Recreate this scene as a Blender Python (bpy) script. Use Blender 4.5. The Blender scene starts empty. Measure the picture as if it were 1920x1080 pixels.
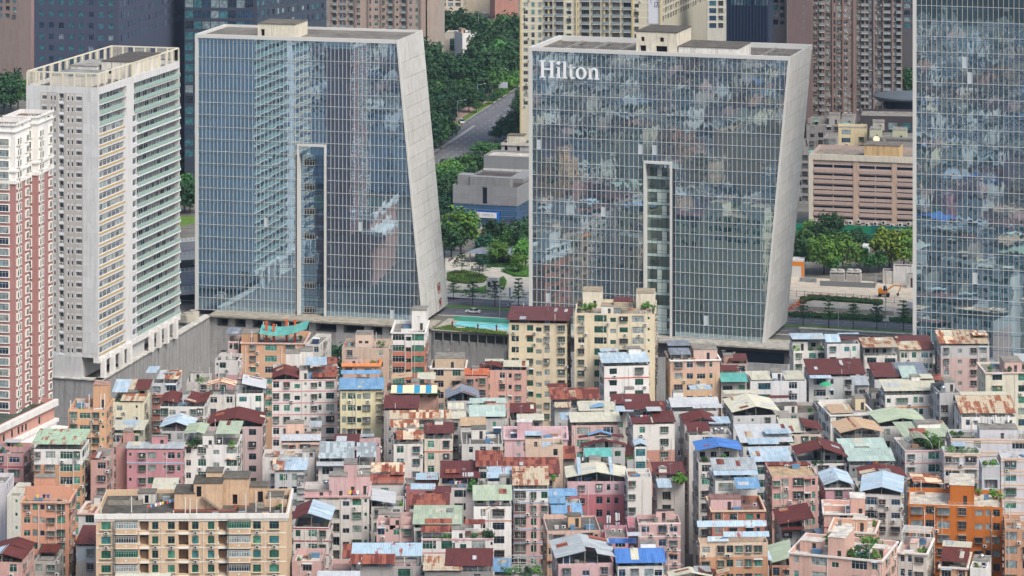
import bpy, bmesh, math, random
from mathutils import Vector, Matrix, noise as mnoise
R = math.radians
sc = bpy.context.scene
# ---------------------------------------------------------------- camera, world, sun, exposure
F, CH, PY0 = 6000.0, 206.0, -633.0          # focal length in photo pixels, camera height, horizon row
cd = bpy.data.cameras.new('camera'); cam = bpy.data.objects.new('camera', cd)
sc.collection.objects.link(cam); sc.camera = cam
cam.location = (0, 0, CH); cam.rotation_euler = (R(90), 0, 0)
cd.sensor_width = 36; cd.lens = 36*F/1920; cd.shift_y = (PY0-540)/1920
cd.clip_start = 5; cd.clip_end = 9000
wd = bpy.data.worlds.new('World'); sc.world = wd; wd.use_nodes = True
wn = wd.node_tree.nodes; wl = wd.node_tree.links
bg = wn['Background']; sky = wn.new('ShaderNodeTexSky'); sky.sky_type = 'NISHITA'; sky.sun_disc = False
SUN_DIR = Vector((0.50, -0.62, 0.95)).normalized()
sky.sun_elevation = math.asin(SUN_DIR.z); sky.sun_rotation = math.atan2(SUN_DIR.x, SUN_DIR.y)
sky.air_density = 1.3; sky.dust_density = 4.5; sky.ozone_density = 1.0
wl.new(sky.outputs[0], bg.inputs[0]); bg.inputs[1].default_value = 0.11
sl = bpy.data.lights.new('sun', 'SUN'); so = bpy.data.objects.new('sun', sl); sc.collection.objects.link(so)
sl.energy = 1.5; sl.angle = R(24); sl.color = (1.0, 0.968, 0.92)
so.rotation_euler = SUN_DIR.to_track_quat('Z', 'Y').to_euler()
sc.view_settings.view_transform = 'Standard'; sc.view_settings.look = 'None'
sc.view_settings.exposure = 0.77; sc.view_settings.gamma = 1; sc.view_settings.use_curve_mapping = False
sc.cycles.max_bounces = 6; sc.cycles.diffuse_bounces = 2; sc.cycles.glossy_bounces = 3
sc.cycles.volume_bounces = 0; sc.cycles.transparent_max_bounces = 8; sc.cycles.volume_step_rate = 5
sc.cycles.use_denoising = True
# ---------------------------------------------------------------- helpers
rng = random.Random(7)
COL = sc.collection
def at(px, py, z):
    Y = F*(CH-z)/(py-PY0)
    return Vector(((px-960)/F*Y, Y, z))
def hexc(h):
    v = [int(h[i:i+2], 16)/255 for i in (0, 2, 4)]
    return tuple(c/12.92 if c <= .04045 else ((c+.055)/1.055)**2.4 for c in v)
def desat(c, k):
    L = .25*c[0]+.6*c[1]+.15*c[2]; return tuple(L+(x-L)*k for x in c)
class MB:
    def __init__(s): s.v = []; s.f = []; s.m = []
    def quad(s, a, b, c, d, m=0):
        n = len(s.v); s.v += [tuple(a), tuple(b), tuple(c), tuple(d)]; s.f.append((n, n+1, n+2, n+3)); s.m.append(m)
    def poly(s, pts, m=0):
        n = len(s.v); s.v += [tuple(p) for p in pts]; s.f.append(tuple(range(n, n+len(pts)))); s.m.append(m)
    def box(s, x0, x1, y0, y1, z0, z1, m=0, mt=None):
        n = len(s.v)
        s.v += [(x0,y0,z0),(x1,y0,z0),(x1,y1,z0),(x0,y1,z0),(x0,y0,z1),(x1,y0,z1),(x1,y1,z1),(x0,y1,z1)]
        for q in ((0,1,5,4),(1,2,6,5),(2,3,7,6),(3,0,4,7),(4,5,6,7),(3,2,1,0)):
            s.f.append(tuple(n+i for i in q)); s.m.append(m)
        if mt is not None: s.m[-2] = mt
    def hexa(s, P, m=0, mt=None):               # bottom 4 ccw, top 4 ccw
        n = len(s.v); s.v += [tuple(p) for p in P]
        for q in ((0,1,5,4),(1,2,6,5),(2,3,7,6),(3,0,4,7),(4,5,6,7),(3,2,1,0)):
            s.f.append(tuple(n+i for i in q)); s.m.append(m)
        if mt is not None: s.m[-2] = mt
    def tube(s, a, b, r, r2=None, n=6, m=0, caps=True):
        a = Vector(a); b = Vector(b); r2 = r if r2 is None else r2
        d = (b-a).normalized(); u = d.orthogonal().normalized(); w = d.cross(u)
        k = len(s.v)
        for p, rr in ((a, r), (b, r2)):
            for i in range(n):
                t = 2*math.pi*i/n; s.v.append(tuple(p+(u*math.cos(t)+w*math.sin(t))*rr))
        for i in range(n):
            j = (i+1) % n; s.f.append((k+i, k+j, k+n+j, k+n+i)); s.m.append(m)
        if caps:
            s.f.append(tuple(k+i for i in range(n))[::-1]); s.m.append(m)
            s.f.append(tuple(k+n+i for i in range(n))); s.m.append(m)
    def lathe(s, prof, n=12, m=0, c=(0, 0, 0)):
        k = len(s.v)
        for r, z in prof:
            for i in range(n):
                t = 2*math.pi*i/n; s.v.append((c[0]+r*math.cos(t), c[1]+r*math.sin(t), c[2]+z))
        for j in range(len(prof)-1):
            for i in range(n):
                i2 = (i+1) % n; s.f.append((k+j*n+i, k+j*n+i2, k+(j+1)*n+i2, k+(j+1)*n+i)); s.m.append(m)
        s.f.append(tuple(k+(len(prof)-1)*n+i for i in range(n))); s.m.append(m)
    def mesh(s, name, mats, smooth=False):
        me = bpy.data.meshes.new(name); me.from_pydata(s.v, [], s.f)
        for mt in (mats if isinstance(mats, (list, tuple)) else [mats]): me.materials.append(mt)
        me.polygons.foreach_set('material_index', s.m)
        if smooth: me.polygons.foreach_set('use_smooth', [True]*len(s.f))
        me.update(); return me
def ob(name, me, parent=None, loc=(0, 0, 0), rz=0.0, rx=0.0, ry=0.0, sc_=None, **pr):
    o = bpy.data.objects.new(name, me); COL.objects.link(o)
    if parent is not None: o.parent = parent
    o.location = loc
    if rz or rx or ry: o.rotation_euler = (rx, ry, rz)
    if sc_: o.scale = sc_
    for k, v in pr.items(): o[k] = v
    return o
def thing(name, label, cat, loc, rz=0.0, group=None, me=None):
    assert 4 <= len(label.split()) <= 16, label
    o = ob(name, me, None, loc, rz); o['label'] = label; o['category'] = cat
    if group: o['group'] = group
    return o
def setting(name, me, loc=(0, 0, 0), rz=0.0):
    o = ob(name, me, None, loc, rz); o['kind'] = 'structure'; return o
def kids(o, idx): return idx.get(o.name, [])
def clone(root, label=None, loc=None, rz=None, scale=None, tree=None):
    c = root.copy(); COL.objects.link(c)
    if label: c['label'] = label
    if loc is not None: c.location = loc
    if rz is not None: c.rotation_euler = (0, 0, rz)
    if scale is not None: c.scale = (scale,)*3 if not isinstance(scale, tuple) else scale
    for ch, gs in tree:
        d = ch.copy(); COL.objects.link(d); d.parent = c
        for g in gs:
            e = g.copy(); COL.objects.link(e); e.parent = d
    return c
# ---------------------------------------------------------------- materials
_m = {}
def nt(name):
    m = bpy.data.materials.new(name); m.use_nodes = True
    return m, m.node_tree.nodes, m.node_tree.links, m.node_tree.nodes['Principled BSDF']
def plain(col, rough=.7, metal=0.0, spec=.3, name='plain'):
    k = ('p', col, rough, metal, spec)
    if k not in _m:
        m, n, l, b = nt(name); b.inputs['Base Color'].default_value = (*hexc(col), 1)
        b.inputs['Roughness'].default_value = rough; b.inputs['Metallic'].default_value = metal
        b.inputs['Specular IOR Level'].default_value = spec; _m[k] = m
    return _m[k]
def mix(n, l, f, a, b, bt='MIX'):
    x = n.new('ShaderNodeMix'); x.data_type = 'RGBA'; x.blend_type = bt
    if isinstance(f, float): x.inputs[0].default_value = f
    else: l.new(f, x.inputs[0])
    for i, c in ((6, a), (7, b)):
        if isinstance(c, tuple): x.inputs[i].default_value = (*c[:3], 1)
        else: l.new(c, x.inputs[i])
    return x.outputs[2]
def math_(n, l, op, a, b=None, c=None, clamp=False):
    x = n.new('ShaderNodeMath'); x.operation = op; x.use_clamp = clamp
    for i, v in enumerate((a, b, c)):
        if v is None: continue
        if isinstance(v, (int, float)): x.inputs[i].default_value = v
        else: l.new(v, x.inputs[i])
    return x.outputs[0]
def tex(n, l, src, scale, ns, detail=4, rough=.55):
    mp = n.new('ShaderNodeMapping'); mp.inputs['Scale'].default_value = scale; l.new(src, mp.inputs[0])
    t = n.new('ShaderNodeTexNoise'); t.inputs['Scale'].default_value = ns; t.inputs['Detail'].default_value = detail
    t.inputs['Roughness'].default_value = rough; l.new(mp.outputs[0], t.inputs['Vector']); return t.outputs[0]
def ramp(n, l, src, p0, p1, v0=0.0, v1=1.0):
    x = n.new('ShaderNodeMapRange'); l.new(src, x.inputs[0])
    x.inputs[1].default_value = p0; x.inputs[2].default_value = p1; x.inputs[3].default_value = v0; x.inputs[4].default_value = v1
    return x.outputs[0]
def wallcol(h):
    if h[0] == '!': return hexc(h[1:])
    c = hexc(h); s = (max(c)-min(c))/max(c)
    if s < .30: return tuple(min(.82, x*1.06) for x in desat(c, .42))
    return tuple(min(.8, x*1.05) for x in desat(c, .60))
def wallm(col, dirt=.5, tile=False, name='painted_wall'):
    k = ('w', col, dirt, tile)
    if k in _m: return _m[k]
    m, n, l, b = nt(name); c = wallcol(col)
    g = n.new('ShaderNodeNewGeometry').outputs['Position']; oi = n.new('ShaderNodeObjectInfo').outputs['Random']
    st = ramp(n, l, tex(n, l, g, (1.3, 1.3, .10), 1.0, 5, .65), .50, .74)
    bl = ramp(n, l, tex(n, l, g, (1, 1, 1), .35, 6, .7), .38, .72)
    fine = ramp(n, l, tex(n, l, g, (1, 1, .6), 3.5, 3), .3, .7, .93, 1.05)
    c2 = mix(n, l, math_(n, l, 'MULTIPLY', bl, dirt*.6), c, (c[0]*.62+.02, c[1]*.60+.018, c[2]*.58+.016))
    c3 = mix(n, l, math_(n, l, 'MULTIPLY', st, dirt*1.0), c2, (c[0]*.42+.015, c[1]*.40+.014, c[2]*.38+.012))
    v = math_(n, l, 'MULTIPLY', fine, ramp(n, l, oi, 0, 1, .94, 1.05))
    hs = n.new('ShaderNodeHueSaturation'); l.new(c3, hs.inputs['Color']); l.new(v, hs.inputs['Value'])
    l.new(hs.outputs[0], b.inputs['Base Color']); b.inputs['Roughness'].default_value = .8
    b.inputs['Specular IOR Level'].default_value = .2; _m[k] = m; return m
def concm(col='7d7972', scale=.5, name='concrete', lo=.55):
    k = ('c', col, scale, lo)
    if k in _m: return _m[k]
    m, n, l, b = nt(name); c = hexc(col); g = n.new('ShaderNodeNewGeometry').outputs['Position']
    a = ramp(n, l, tex(n, l, g, (1, 1, 1), scale, 8, .72), .35, .68)
    f = ramp(n, l, tex(n, l, g, (1, 1, 1), scale*9, 4, .6), .3, .75, .8, 1.1)
    c2 = mix(n, l, a, (c[0]*lo, c[1]*lo, c[2]*lo), (min(1, c[0]*1.25), min(1, c[1]*1.25), min(1, c[2]*1.25)))
    hs = n.new('ShaderNodeHueSaturation'); l.new(c2, hs.inputs['Color']); l.new(f, hs.inputs['Value'])
    l.new(hs.outputs[0], b.inputs['Base Color']); b.inputs['Roughness'].default_value = .88
    b.inputs['Specular IOR Level'].default_value = .15; _m[k] = m; return m
ROOF = {  # base, second colour, threshold of the second colour (share of rust or fading), gloss
 'maroon': ('6e3028', '4e211c', .5, .5), 'rust': ('703026', '9a5236', .50, .6), 'rtan': ('b9a98c', '8e4c28', .46, .7),
 'rorange': ('9a4f28', 'd3bd9a', .50, .7), 'sky': ('94b3c8', 'b9c6ce', .55, .45), 'blue': ('5b94c2', '7ba6c4', .55, .45),
 'cobalt': ('2a6cbc', '3f7fc8', .6, .4), 'mint': ('9cb8ae', 'b4c2b8', .55, .5), 'green': ('98ab8c', 'acb79e', .55, .5),
 'teal': ('3fa59c', '5cb8ad', .55, .5), 'cream': ('c6c4ae', 'a3a18a', .55, .6), 'white': ('b9bec2', '969ea3', .55, .5),
 'grey': ('949ea4', 'b0b7ba', .5, .45), 'slate': ('717b8c', '8b94a2', .5, .5), 'tan': ('b89c7a', 'a67f58', .52, .7),
 'mintr': ('9fc0a0', '9a4f30', .40, .6), 'skyr': ('9ab8ca', '93432c', .36, .5), 'peel': ('b0c0c6', '848f92', .50, .6),
 'tile': ('c4622c', '9a3f1e', .5, .7), 'otile': ('e07f1e', 'c0620f', .5, .6)}
def roofm(key):
    k = ('r', key)
    if k in _m: return _m[k]
    m, n, l, b = nt('sheet_metal_'+key); b1, b2, th, gl = ROOF[key]; c1, c2 = desat(hexc(b1), .78), desat(hexc(b2), .78)
    tc = n.new('ShaderNodeTexCoord').outputs['Object']; oi = n.new('ShaderNodeObjectInfo').outputs['Random']
    sx = n.new('ShaderNodeSeparateXYZ'); l.new(tc, sx.inputs[0])
    off = n.new('ShaderNodeVectorMath'); off.operation = 'ADD'
    cx = n.new('ShaderNodeCombineXYZ'); r50 = math_(n, l, 'MULTIPLY', oi, 57.0)
    l.new(r50, cx.inputs[0]); l.new(r50, cx.inputs[1]); l.new(tc, off.inputs[0]); l.new(cx.outputs[0], off.inputs[1])
    pan = math_(n, l, 'FLOOR', math_(n, l, 'DIVIDE', sx.outputs[0], .82))
    pan2 = math_(n, l, 'FLOOR', math_(n, l, 'DIVIDE', sx.outputs[1], 3.1))
    wn_ = n.new('ShaderNodeTexWhiteNoise'); wn_.noise_dimensions = '3D'; cc = n.new('ShaderNodeCombineXYZ')
    l.new(pan, cc.inputs[0]); l.new(pan2, cc.inputs[1]); l.new(oi, cc.inputs[2]); l.new(cc.outputs[0], wn_.inputs['Vector'])
    rnd = wn_.outputs['Value']
    st = tex(n, l, off.outputs[0], (2.2, .25, 1), 1.0, 5, .7)
    bl = tex(n, l, off.outputs[0], (1, 1, 1), .45, 6, .7)
    rusty = key in ('rtan', 'rorange', 'mintr', 'skyr', 'rust', 'peel')
    amp = .30 if rusty else .12
    s = math_(n, l, 'ADD', math_(n, l, 'ADD', math_(n, l, 'MULTIPLY', st, .5), math_(n, l, 'MULTIPLY', bl, .5)),
              math_(n, l, 'MULTIPLY', math_(n, l, 'SUBTRACT', rnd, .5), amp))
    f = ramp(n, l, s, 1-th-.05 if rusty else .42, 1-th+.05 if rusty else .72)
    col = mix(n, l, f, c1, c2)
    dirt = ramp(n, l, tex(n, l, off.outputs[0], (1.5, .3, 1), 1.4, 5, .7), .5, .78, 0, .5)
    col = mix(n, l, dirt, col, (c1[0]*.45, c1[1]*.43, c1[2]*.4))
    v = math_(n, l, 'MULTIPLY', ramp(n, l, rnd, 0, 1, .90, 1.06), ramp(n, l, oi, 0, 1, .92, 1.06))
    hs = n.new('ShaderNodeHueSaturation'); l.new(col, hs.inputs['Color']); l.new(v, hs.inputs['Value'])
    l.new(hs.outputs[0], b.inputs['Base Color']); b.inputs['Roughness'].default_value = gl
    b.inputs['Specular IOR Level'].default_value = .3; _m[k] = m; return m
def glassm(kind):
    k = ('g', kind)
    if k in _m: return _m[k]
    m, n, l, b = nt('glass_'+kind)
    c = {'dark': '222c36', 'blue': '2e4358', 'green': '2a5046', 'grn2': '4a8272', 'curt': '8d9694', 'pale': '7f9094', 'teal': '3f6f78', 'void': '15181c'}[kind]
    g = n.new('ShaderNodeNewGeometry').outputs['Position']; cc = hexc(c)
    t = ramp(n, l, tex(n, l, g, (1, 1, 1), .9, 3), .35, .65, .55, 1.35)
    hs = n.new('ShaderNodeHueSaturation'); hs.inputs['Color'].default_value = (*cc, 1); l.new(t, hs.inputs['Value'])
    l.new(hs.outputs[0], b.inputs['Base Color']); b.inputs['Roughness'].default_value = .12
    b.inputs['Specular IOR Level'].default_value = .7; _m[k] = m; return m
def mirror(name, tint, body, wav=.012, mixf=.3, sx=(1.5, 1.5, .55)):
    k = ('mir', name)
    if k in _m: return _m[k]
    m, n, l, b = nt(name)
    b.inputs['Base Color'].default_value = (*tint, 1); b.inputs['Metallic'].default_value = 1; b.inputs['Roughness'].default_value = .015
    d = n.new('ShaderNodeBsdfPrincipled'); d.inputs['Roughness'].default_value = .5
    oi = n.new('ShaderNodeObjectInfo').outputs['Random']
    tc = n.new('ShaderNodeTexCoord').outputs['Object']; g = n.new('ShaderNodeNewGeometry').outputs['Position']
    bc = tex(n, l, g, (1, 1, 1), .12, 3); hs = n.new('ShaderNodeHueSaturation'); hs.inputs['Color'].default_value = (*body, 1)
    l.new(ramp(n, l, bc, .3, .7, .6, 1.4), hs.inputs['Value']); l.new(hs.outputs[0], d.inputs['Base Color'])
    w = tex(n, l, g, sx, .55, 1.5, .5)
    bp = n.new('ShaderNodeBump'); bp.inputs['Strength'].default_value = 1; bp.inputs['Distance'].default_value = wav
    l.new(w, bp.inputs['Height']); l.new(bp.outputs[0], b.inputs['Normal'])
    ms = n.new('ShaderNodeMixShader'); ms.inputs[0].default_value = mixf
    l.new(b.outputs[0], ms.inputs[1]); l.new(d.outputs[0], ms.inputs[2])
    l.new(ms.outputs[0], n['Material Output'].inputs[0]); _m[k] = m; return m
WHITE = plain('dcdcd8', .45, name='white_metal'); PIPE = plain('d8d6d0', .5, name='white_plastic_pipe')
DARK = plain('1c1e22', .6, name='dark'); ALU = plain('a9b0b3', .4, .2, name='aluminium'); STEEL = plain('b8bdc0', .28, .85, name='stainless')
# ---------------------------------------------------------------- openings in walls
def wall_shell(w, d, h, ops, slabz=None, rim=.18, zsplit=None, base=0.0):
    """walls with real openings; slots: 0 wall, 1 recess back, 2 roof slab, 3 wall below zsplit"""
    mb = MB()
    fr = (((0, 0), (1, 0), (0, 1), w), ((w, 0), (0, 1), (-1, 0), d), ((w, d), (-1, 0), (0, -1), w), ((0, d), (0, -1), (1, 0), d))
    for s, (o, a, n_, L) in enumerate(fr):
        def p(u, z, dp=0.0): return (o[0]+a[0]*u+n_[0]*dp, o[1]+a[1]*u+n_[1]*dp, z)
        O = [q for q in ops.get(s, []) if q[0] > .02 and q[2] < L-.02]
        us = sorted({0.0, float(L), *[q[0] for q in O], *[q[2] for q in O]})
        # vertical strips between u breaks; merge z
        for ua, ub in zip(us[:-1], us[1:]):
            if ub-ua < 1e-4: continue
            uc = (ua+ub)/2; zs = sorted((q[1], q[3]) for q in O if q[0] < uc < q[2])
            z = base
            segs = []
            for za, zb in zs:
                if za > z: segs.append((z, za))
                z = max(z, zb)
            if z < h: segs.append((z, h))
            for za, zb in segs:
                if zsplit and za < zsplit < zb:
                    mb.quad(p(ua, za), p(ub, za), p(ub, zsplit), p(ua, zsplit), 3); mb.quad(p(ua, zsplit), p(ub, zsplit), p(ub, zb), p(ua, zb), 0)
                else: mb.quad(p(ua, za), p(ub, za), p(ub, zb), p(ua, zb), 3 if zsplit and zb <= zsplit else 0)
        for q in O:
            u0, z0, u1, z1, dp = q[:5]
            mb.quad(p(u0, z0), p(u0, z0, dp), p(u0, z1, dp), p(u0, z1), 0); mb.quad(p(u1, z0, dp), p(u1, z0), p(u1, z1), p(u1, z1, dp), 0)
            mb.quad(p(u0, z0, dp), p(u0, z0), p(u1, z0), p(u1, z0, dp), 0); mb.quad(p(u0, z1), p(u0, z1, dp), p(u1, z1, dp), p(u1, z1), 0)
            mb.quad(p(u0, z0, dp), p(u1, z0, dp), p(u1, z1, dp), p(u0, z1, dp), 1)
    sz = h if slabz is None else slabz
    if sz < h:
        r = rim
        for a, b_, c, e in (((0,0),(w,0),(w-r,r),(r,r)), ((w,0),(w,d),(w-r,d-r),(w-r,r)), ((w,d),(0,d),(r,d-r),(w-r,d-r)), ((0,d),(0,0),(r,r),(r,d-r))):
            mb.quad((*a, h), (*b_, h), (*c, h), (*e, h), 0); mb.quad((*e, h), (*c, h), (*c, sz), (*e, sz), 0)
        mb.quad((r, r, sz), (w-r, r, sz), (w-r, d-r, sz), (r, d-r, sz), 2)
    else: mb.quad((0, 0, h), (w, 0, h), (w, d, h), (0, d, h), 2)
    return mb
_wm = {}
def window_mesh(w, h, glass='dark', frame='a9b0b3', sash=None, transom=True):
    k = (round(w, 2), round(h, 2), glass, frame, sash, transom)
    if k in _wm: return _wm[k]
    mb = MB(); t = .06 if w < 3 else .08
    mb.quad((0, 0, 0), (w, 0, 0), (w, 0, h), (0, 0, h), 1)
    mb.box(0, w, -.05, .02, 0, t); mb.box(0, w, -.05, .02, h-t, h); mb.box(0, t, -.05, .02, t, h-t); mb.box(w-t, w, -.05, .02, t, h-t)
    ns = sash or max(1, round(w/.75))
    for i in range(1, ns): mb.box(w*i/ns-.03, w*i/ns+.03, -.04, .02, t, h-t)
    if transom and h > 1.2: mb.box(t, w-t, -.035, .02, h*.72-.025, h*.72+.025)
    _wm[k] = mb.mesh('window', [plain(frame, .5, name='window_frame'), glassm(glass)]); return _wm[k]
def grille_mesh(w, h, dp=.4, col='8b8580'):
    k = ('gr', round(w, 2), round(h, 2), dp, col)
    if k in _wm: return _wm[k]
    mb = MB(); t = .022
    for z in (0, h*.5, h): mb.box(0, w, -dp-t, -dp+t, z-t, z+t)
    for z in (0, h):
        for x in (0, w): mb.box(x-t, x+t, -dp, 0, z-t, z+t)
    ns = max(3, int(w/.3))
    for i in range(ns+1): mb.box(w*i/ns-t*.8, w*i/ns+t*.8, -dp-t, -dp+t, 0, h)
    for x in (0, w):
        for y in (-dp*.5,): mb.box(x-t, x+t, y-t, y+t, 0, h)
    mb.box(0, w, -dp, 0, -.05, -.02); mb.box(-.06, w+.06, -dp-.1, 0, h+.02, h+.06)
    _wm[k] = mb.mesh('grille', plain(col, .6, .3, name='grille_steel')); return _wm[k]
def ac_mesh():
    if 'ac' in _wm: return _wm['ac']
    mb = MB(); mb.box(0, .85, -.42, -.08, 0, .58, 0)
    mb.tube((.33, -.415, .3), (.33, -.44, .3), .23, n=12, m=1); mb.box(.05, .1, -.4, 0, -.12, 0, 1); mb.box(.75, .8, -.4, 0, -.12, 0, 1)
    mb.box(.64, .8, -.425, -.42, .1, .5, 2)
    _wm['ac'] = mb.mesh('ac_unit', [plain('cfd0cb', .5, name='ac_casing'), DARK, ALU]); return _wm['ac']
def awning_mesh(w, col):
    k = ('aw', round(w, 1), col)
    if k in _wm: return _wm[k]
    mb = MB(); mb.hexa([(-.15,-.5,0),(w+.15,-.5,0),(w+.15,0,.18),(-.15,0,.18),(-.15,-.5,.04),(w+.15,-.5,.04),(w+.15,0,.22),(-.15,0,.22)])
    _wm[k] = mb.mesh('awning', roofm(col)); return _wm[k]
def pipe_mesh(L, step=3.0, off=0.0, r=.075, forks=True):
    k = ('pi', round(L, 1), step, off, forks)
    if k in _wm: return _wm[k]
    mb = MB(); mb.tube((0, -.12, 0), (0, -.12, L), r, n=6)
    if forks:
        z = L-off
        while z > .5:
            s = 1 if int(z/step) % 2 else -1
            mb.tube((0, -.12, z-.5), (s*.5, -.12, z), r*.7, n=5); z -= step
    _wm[k] = mb.mesh('downpipe', PIPE); return _wm[k]
def sheet_mesh(W, L, pitch=.36, amp=.045, ends=True):
    """corrugated sheet: x across the ribs 0..W, y up the slope 0..L"""
    k = ('sh', round(W, 2), round(L, 2), pitch)
    mb = MB(); n = max(2, int(round(W/pitch)))*2
    for i in range(n):
        xa, xb = W*i/n, W*(i+1)/n; za, zb = (amp if i % 2 else 0), (0 if i % 2 else amp)
        mb.quad((xa, 0, za), (xb, 0, zb), (xb, L, zb), (xa, L, za)); mb.quad((xa, 0, za-.06), (xb, 0, zb-.06), (xb, 0, zb), (xa, 0, za))
    mb.quad((0, 0, -.02), (0, L, -.02), (W, L, -.02), (W, 0, -.02)); mb.box(-.04, 0, 0, L, -.06, amp); mb.box(W, W+.04, 0, L, -.06, amp)
    return mb
# ---------------------------------------------------------------- foliage
def leafm(kind):
    k = ('leaf', kind)
    if k in _m: return _m[k]
    c = {'dark': ('203c24', '345631'), 'mid': ('2e5230', '4d7838'), 'lite': ('3f6a2e', '6b953e'), 'yel': ('4f6e26', '7d9236'), 'flow': ('8c4a35', 'd9795a'), 'blue': ('1c3c2c', '2f5a3c'), 'grass': ('41622a', '6b8a3c')}[kind]
    m, n, l, b = nt('leaves_'+kind); g = n.new('ShaderNodeNewGeometry').outputs['Position']; oi = n.new('ShaderNodeObjectInfo').outputs['Random']
    f = ramp(n, l, tex(n, l, g, (1, 1, 1), 1.1, 4, .7), .33, .67)
    c2 = mix(n, l, f, hexc(c[0]), hexc(c[1])); hs = n.new('ShaderNodeHueSaturation'); l.new(c2, hs.inputs['Color'])
    l.new(ramp(n, l, oi, 0, 1, .8, 1.25), hs.inputs['Value']); l.new(ramp(n, l, oi, 0, 1, .485, .515), hs.inputs['Hue'])
    l.new(hs.outputs[0], b.inputs['Base Color']); b.inputs['Roughness'].default_value = .7; b.inputs['Specular IOR Level'].default_value = .25
    _m[k] = m; return m
def leaf_blob(mb, c, r, n, size, rg, flat=1.0, up=.35):
    for _ in range(n):
        v = Vector((rg.gauss(0, 1), rg.gauss(0, 1), rg.gauss(0, 1))).normalized()
        p = Vector(c)+Vector((v.x*r[0], v.y*r[1], v.z*r[2]))*(rg.random()**.33)
        nn = (v+Vector((rg.uniform(-1, 1), rg.uniform(-1, 1), rg.uniform(-.4, 1)))*.9+Vector((0, 0, up))).normalized()
        a = nn.orthogonal().normalized(); a.rotate(Matrix.Rotation(rg.random()*6.28, 3, nn)); b_ = nn.cross(a)
        s = size*rg.uniform(.6, 1.3)
        mb.quad(p-a*s-b_*s*.5, p+a*s-b_*s*.6, p+a*s*.9+b_*s*.5, p-a*s*.8+b_*s*.6)
def crown_mesh(seed, R_, H_, nclump, per, size, kind, shape='round', z0=0.0):
    rg = random.Random(seed); mb = MB()
    for i in range(nclump):
        v = Vector((rg.gauss(0, 1), rg.gauss(0, 1), rg.gauss(0, 1)*.9+.15)).normalized()
        k = rg.uniform(.55, .92)
        c = Vector((v.x*R_*k, v.y*R_*k, z0+H_*.5+v.z*H_*.5*k)); rr = R_*rg.uniform(.22, .40)
        leaf_blob(mb, c, (rr, rr, rr*.75*H_/R_*.6+rr*.2), per, size, rg)
    leaf_blob(mb, (0, 0, z0+H_*.45), (R_*.6, R_*.6, H_*.33), per*3, size*1.2, rg)
    return mb.mesh('crown', leafm(kind))
BARK = concm('5d5145', 1.5, 'bark')
def trunk_mesh(seed, h, r, spread, H_=4):
    rg = random.Random(seed); mb = MB(); mb.tube((0, 0, -.3), (0, 0, h), r, r*.7, 7)
    for i in range(6):
        t = rg.random()*6.28; q = rg.uniform(.5, 1)
        mb.tube((0, 0, h*rg.uniform(.7, 1)), (math.cos(t)*spread*q, math.sin(t)*spread*q, h+H_*rg.uniform(.25, .7)), r*.45, r*.12, 5)
    return mb.mesh('trunk', BARK)
_bush = {}
def bush_mesh(i, kind='mid'):
    k = (i, kind)
    if k not in _bush:
        rg = random.Random(i*7+3); mb = MB()
        for j in range(7):
            c = (rg.uniform(-.6, .6), rg.uniform(-.5, .5), rg.uniform(.2, .95)); r = rg.uniform(.3, .5)
            leaf_blob(mb, c, (r, r, r), 34, .11, rg)
        _bush[k] = mb.mesh('foliage', leafm(kind))
    return _bush[k]
def pot_mesh():
    if 'pot' not in _bush:
        mb = MB(); mb.lathe([(.22, 0), (.32, .38), (.34, .42)], 10); _bush['pot'] = mb.mesh('pot', plain('8a5a44', .8, name='clay'))
    return _bush['pot']
# ---------------------------------------------------------------- village houses
PAT = {'W': (2.6, 1.6, .9), 'w': (1.7, 1.5, .9), 'n': (1.05, 1.4, .95), 's': (.6, .75, 1.5), 'S': (1.5, 1.1, 2.2), 'D': (3.3, 1.75, .75),
       'B': (3.0, 2.05, .85), 'b': (2.0, 2.05, .85), 'C': (2.6, 1.6, .85), 'G': (1.6, 1.5, .9), '.': (.7, 0, 0), '-': (2.0, 0, 0), '|': (.01, 0, 0)}
GL = {'g': ['green', 'grn2', 'green', 'dark', 'curt'], 'm': ['dark', 'green', 'curt', 'dark', 'grn2', 'blue'], 'b': ['blue', 'dark', 'blue', 'pale'], 'k': ['dark', 'dark', 'curt', 'pale'], 't': ['teal', 'grn2', 'teal', 'green']}
FR = {'g': ['b9c0bc', '4a6f60'], 'm': ['c5cacb', 'a5aaab', '5a8070'], 'b': ['8a97a5', 'b5babb'], 'k': ['b5babb', '6d7275'], 't': ['c5cccc', '7ba39c']}
HS = []; BASE = -11.0
def H(x0, x1, y, n, d, yaw, wall, pat, roof, label, **kw):
    HS.append(dict(x0=x0, x1=x1, y=y, n=n, d=d, yaw=R(yaw), wall=wall, pat=pat, roof=roof, label=label, kw=kw))
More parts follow.
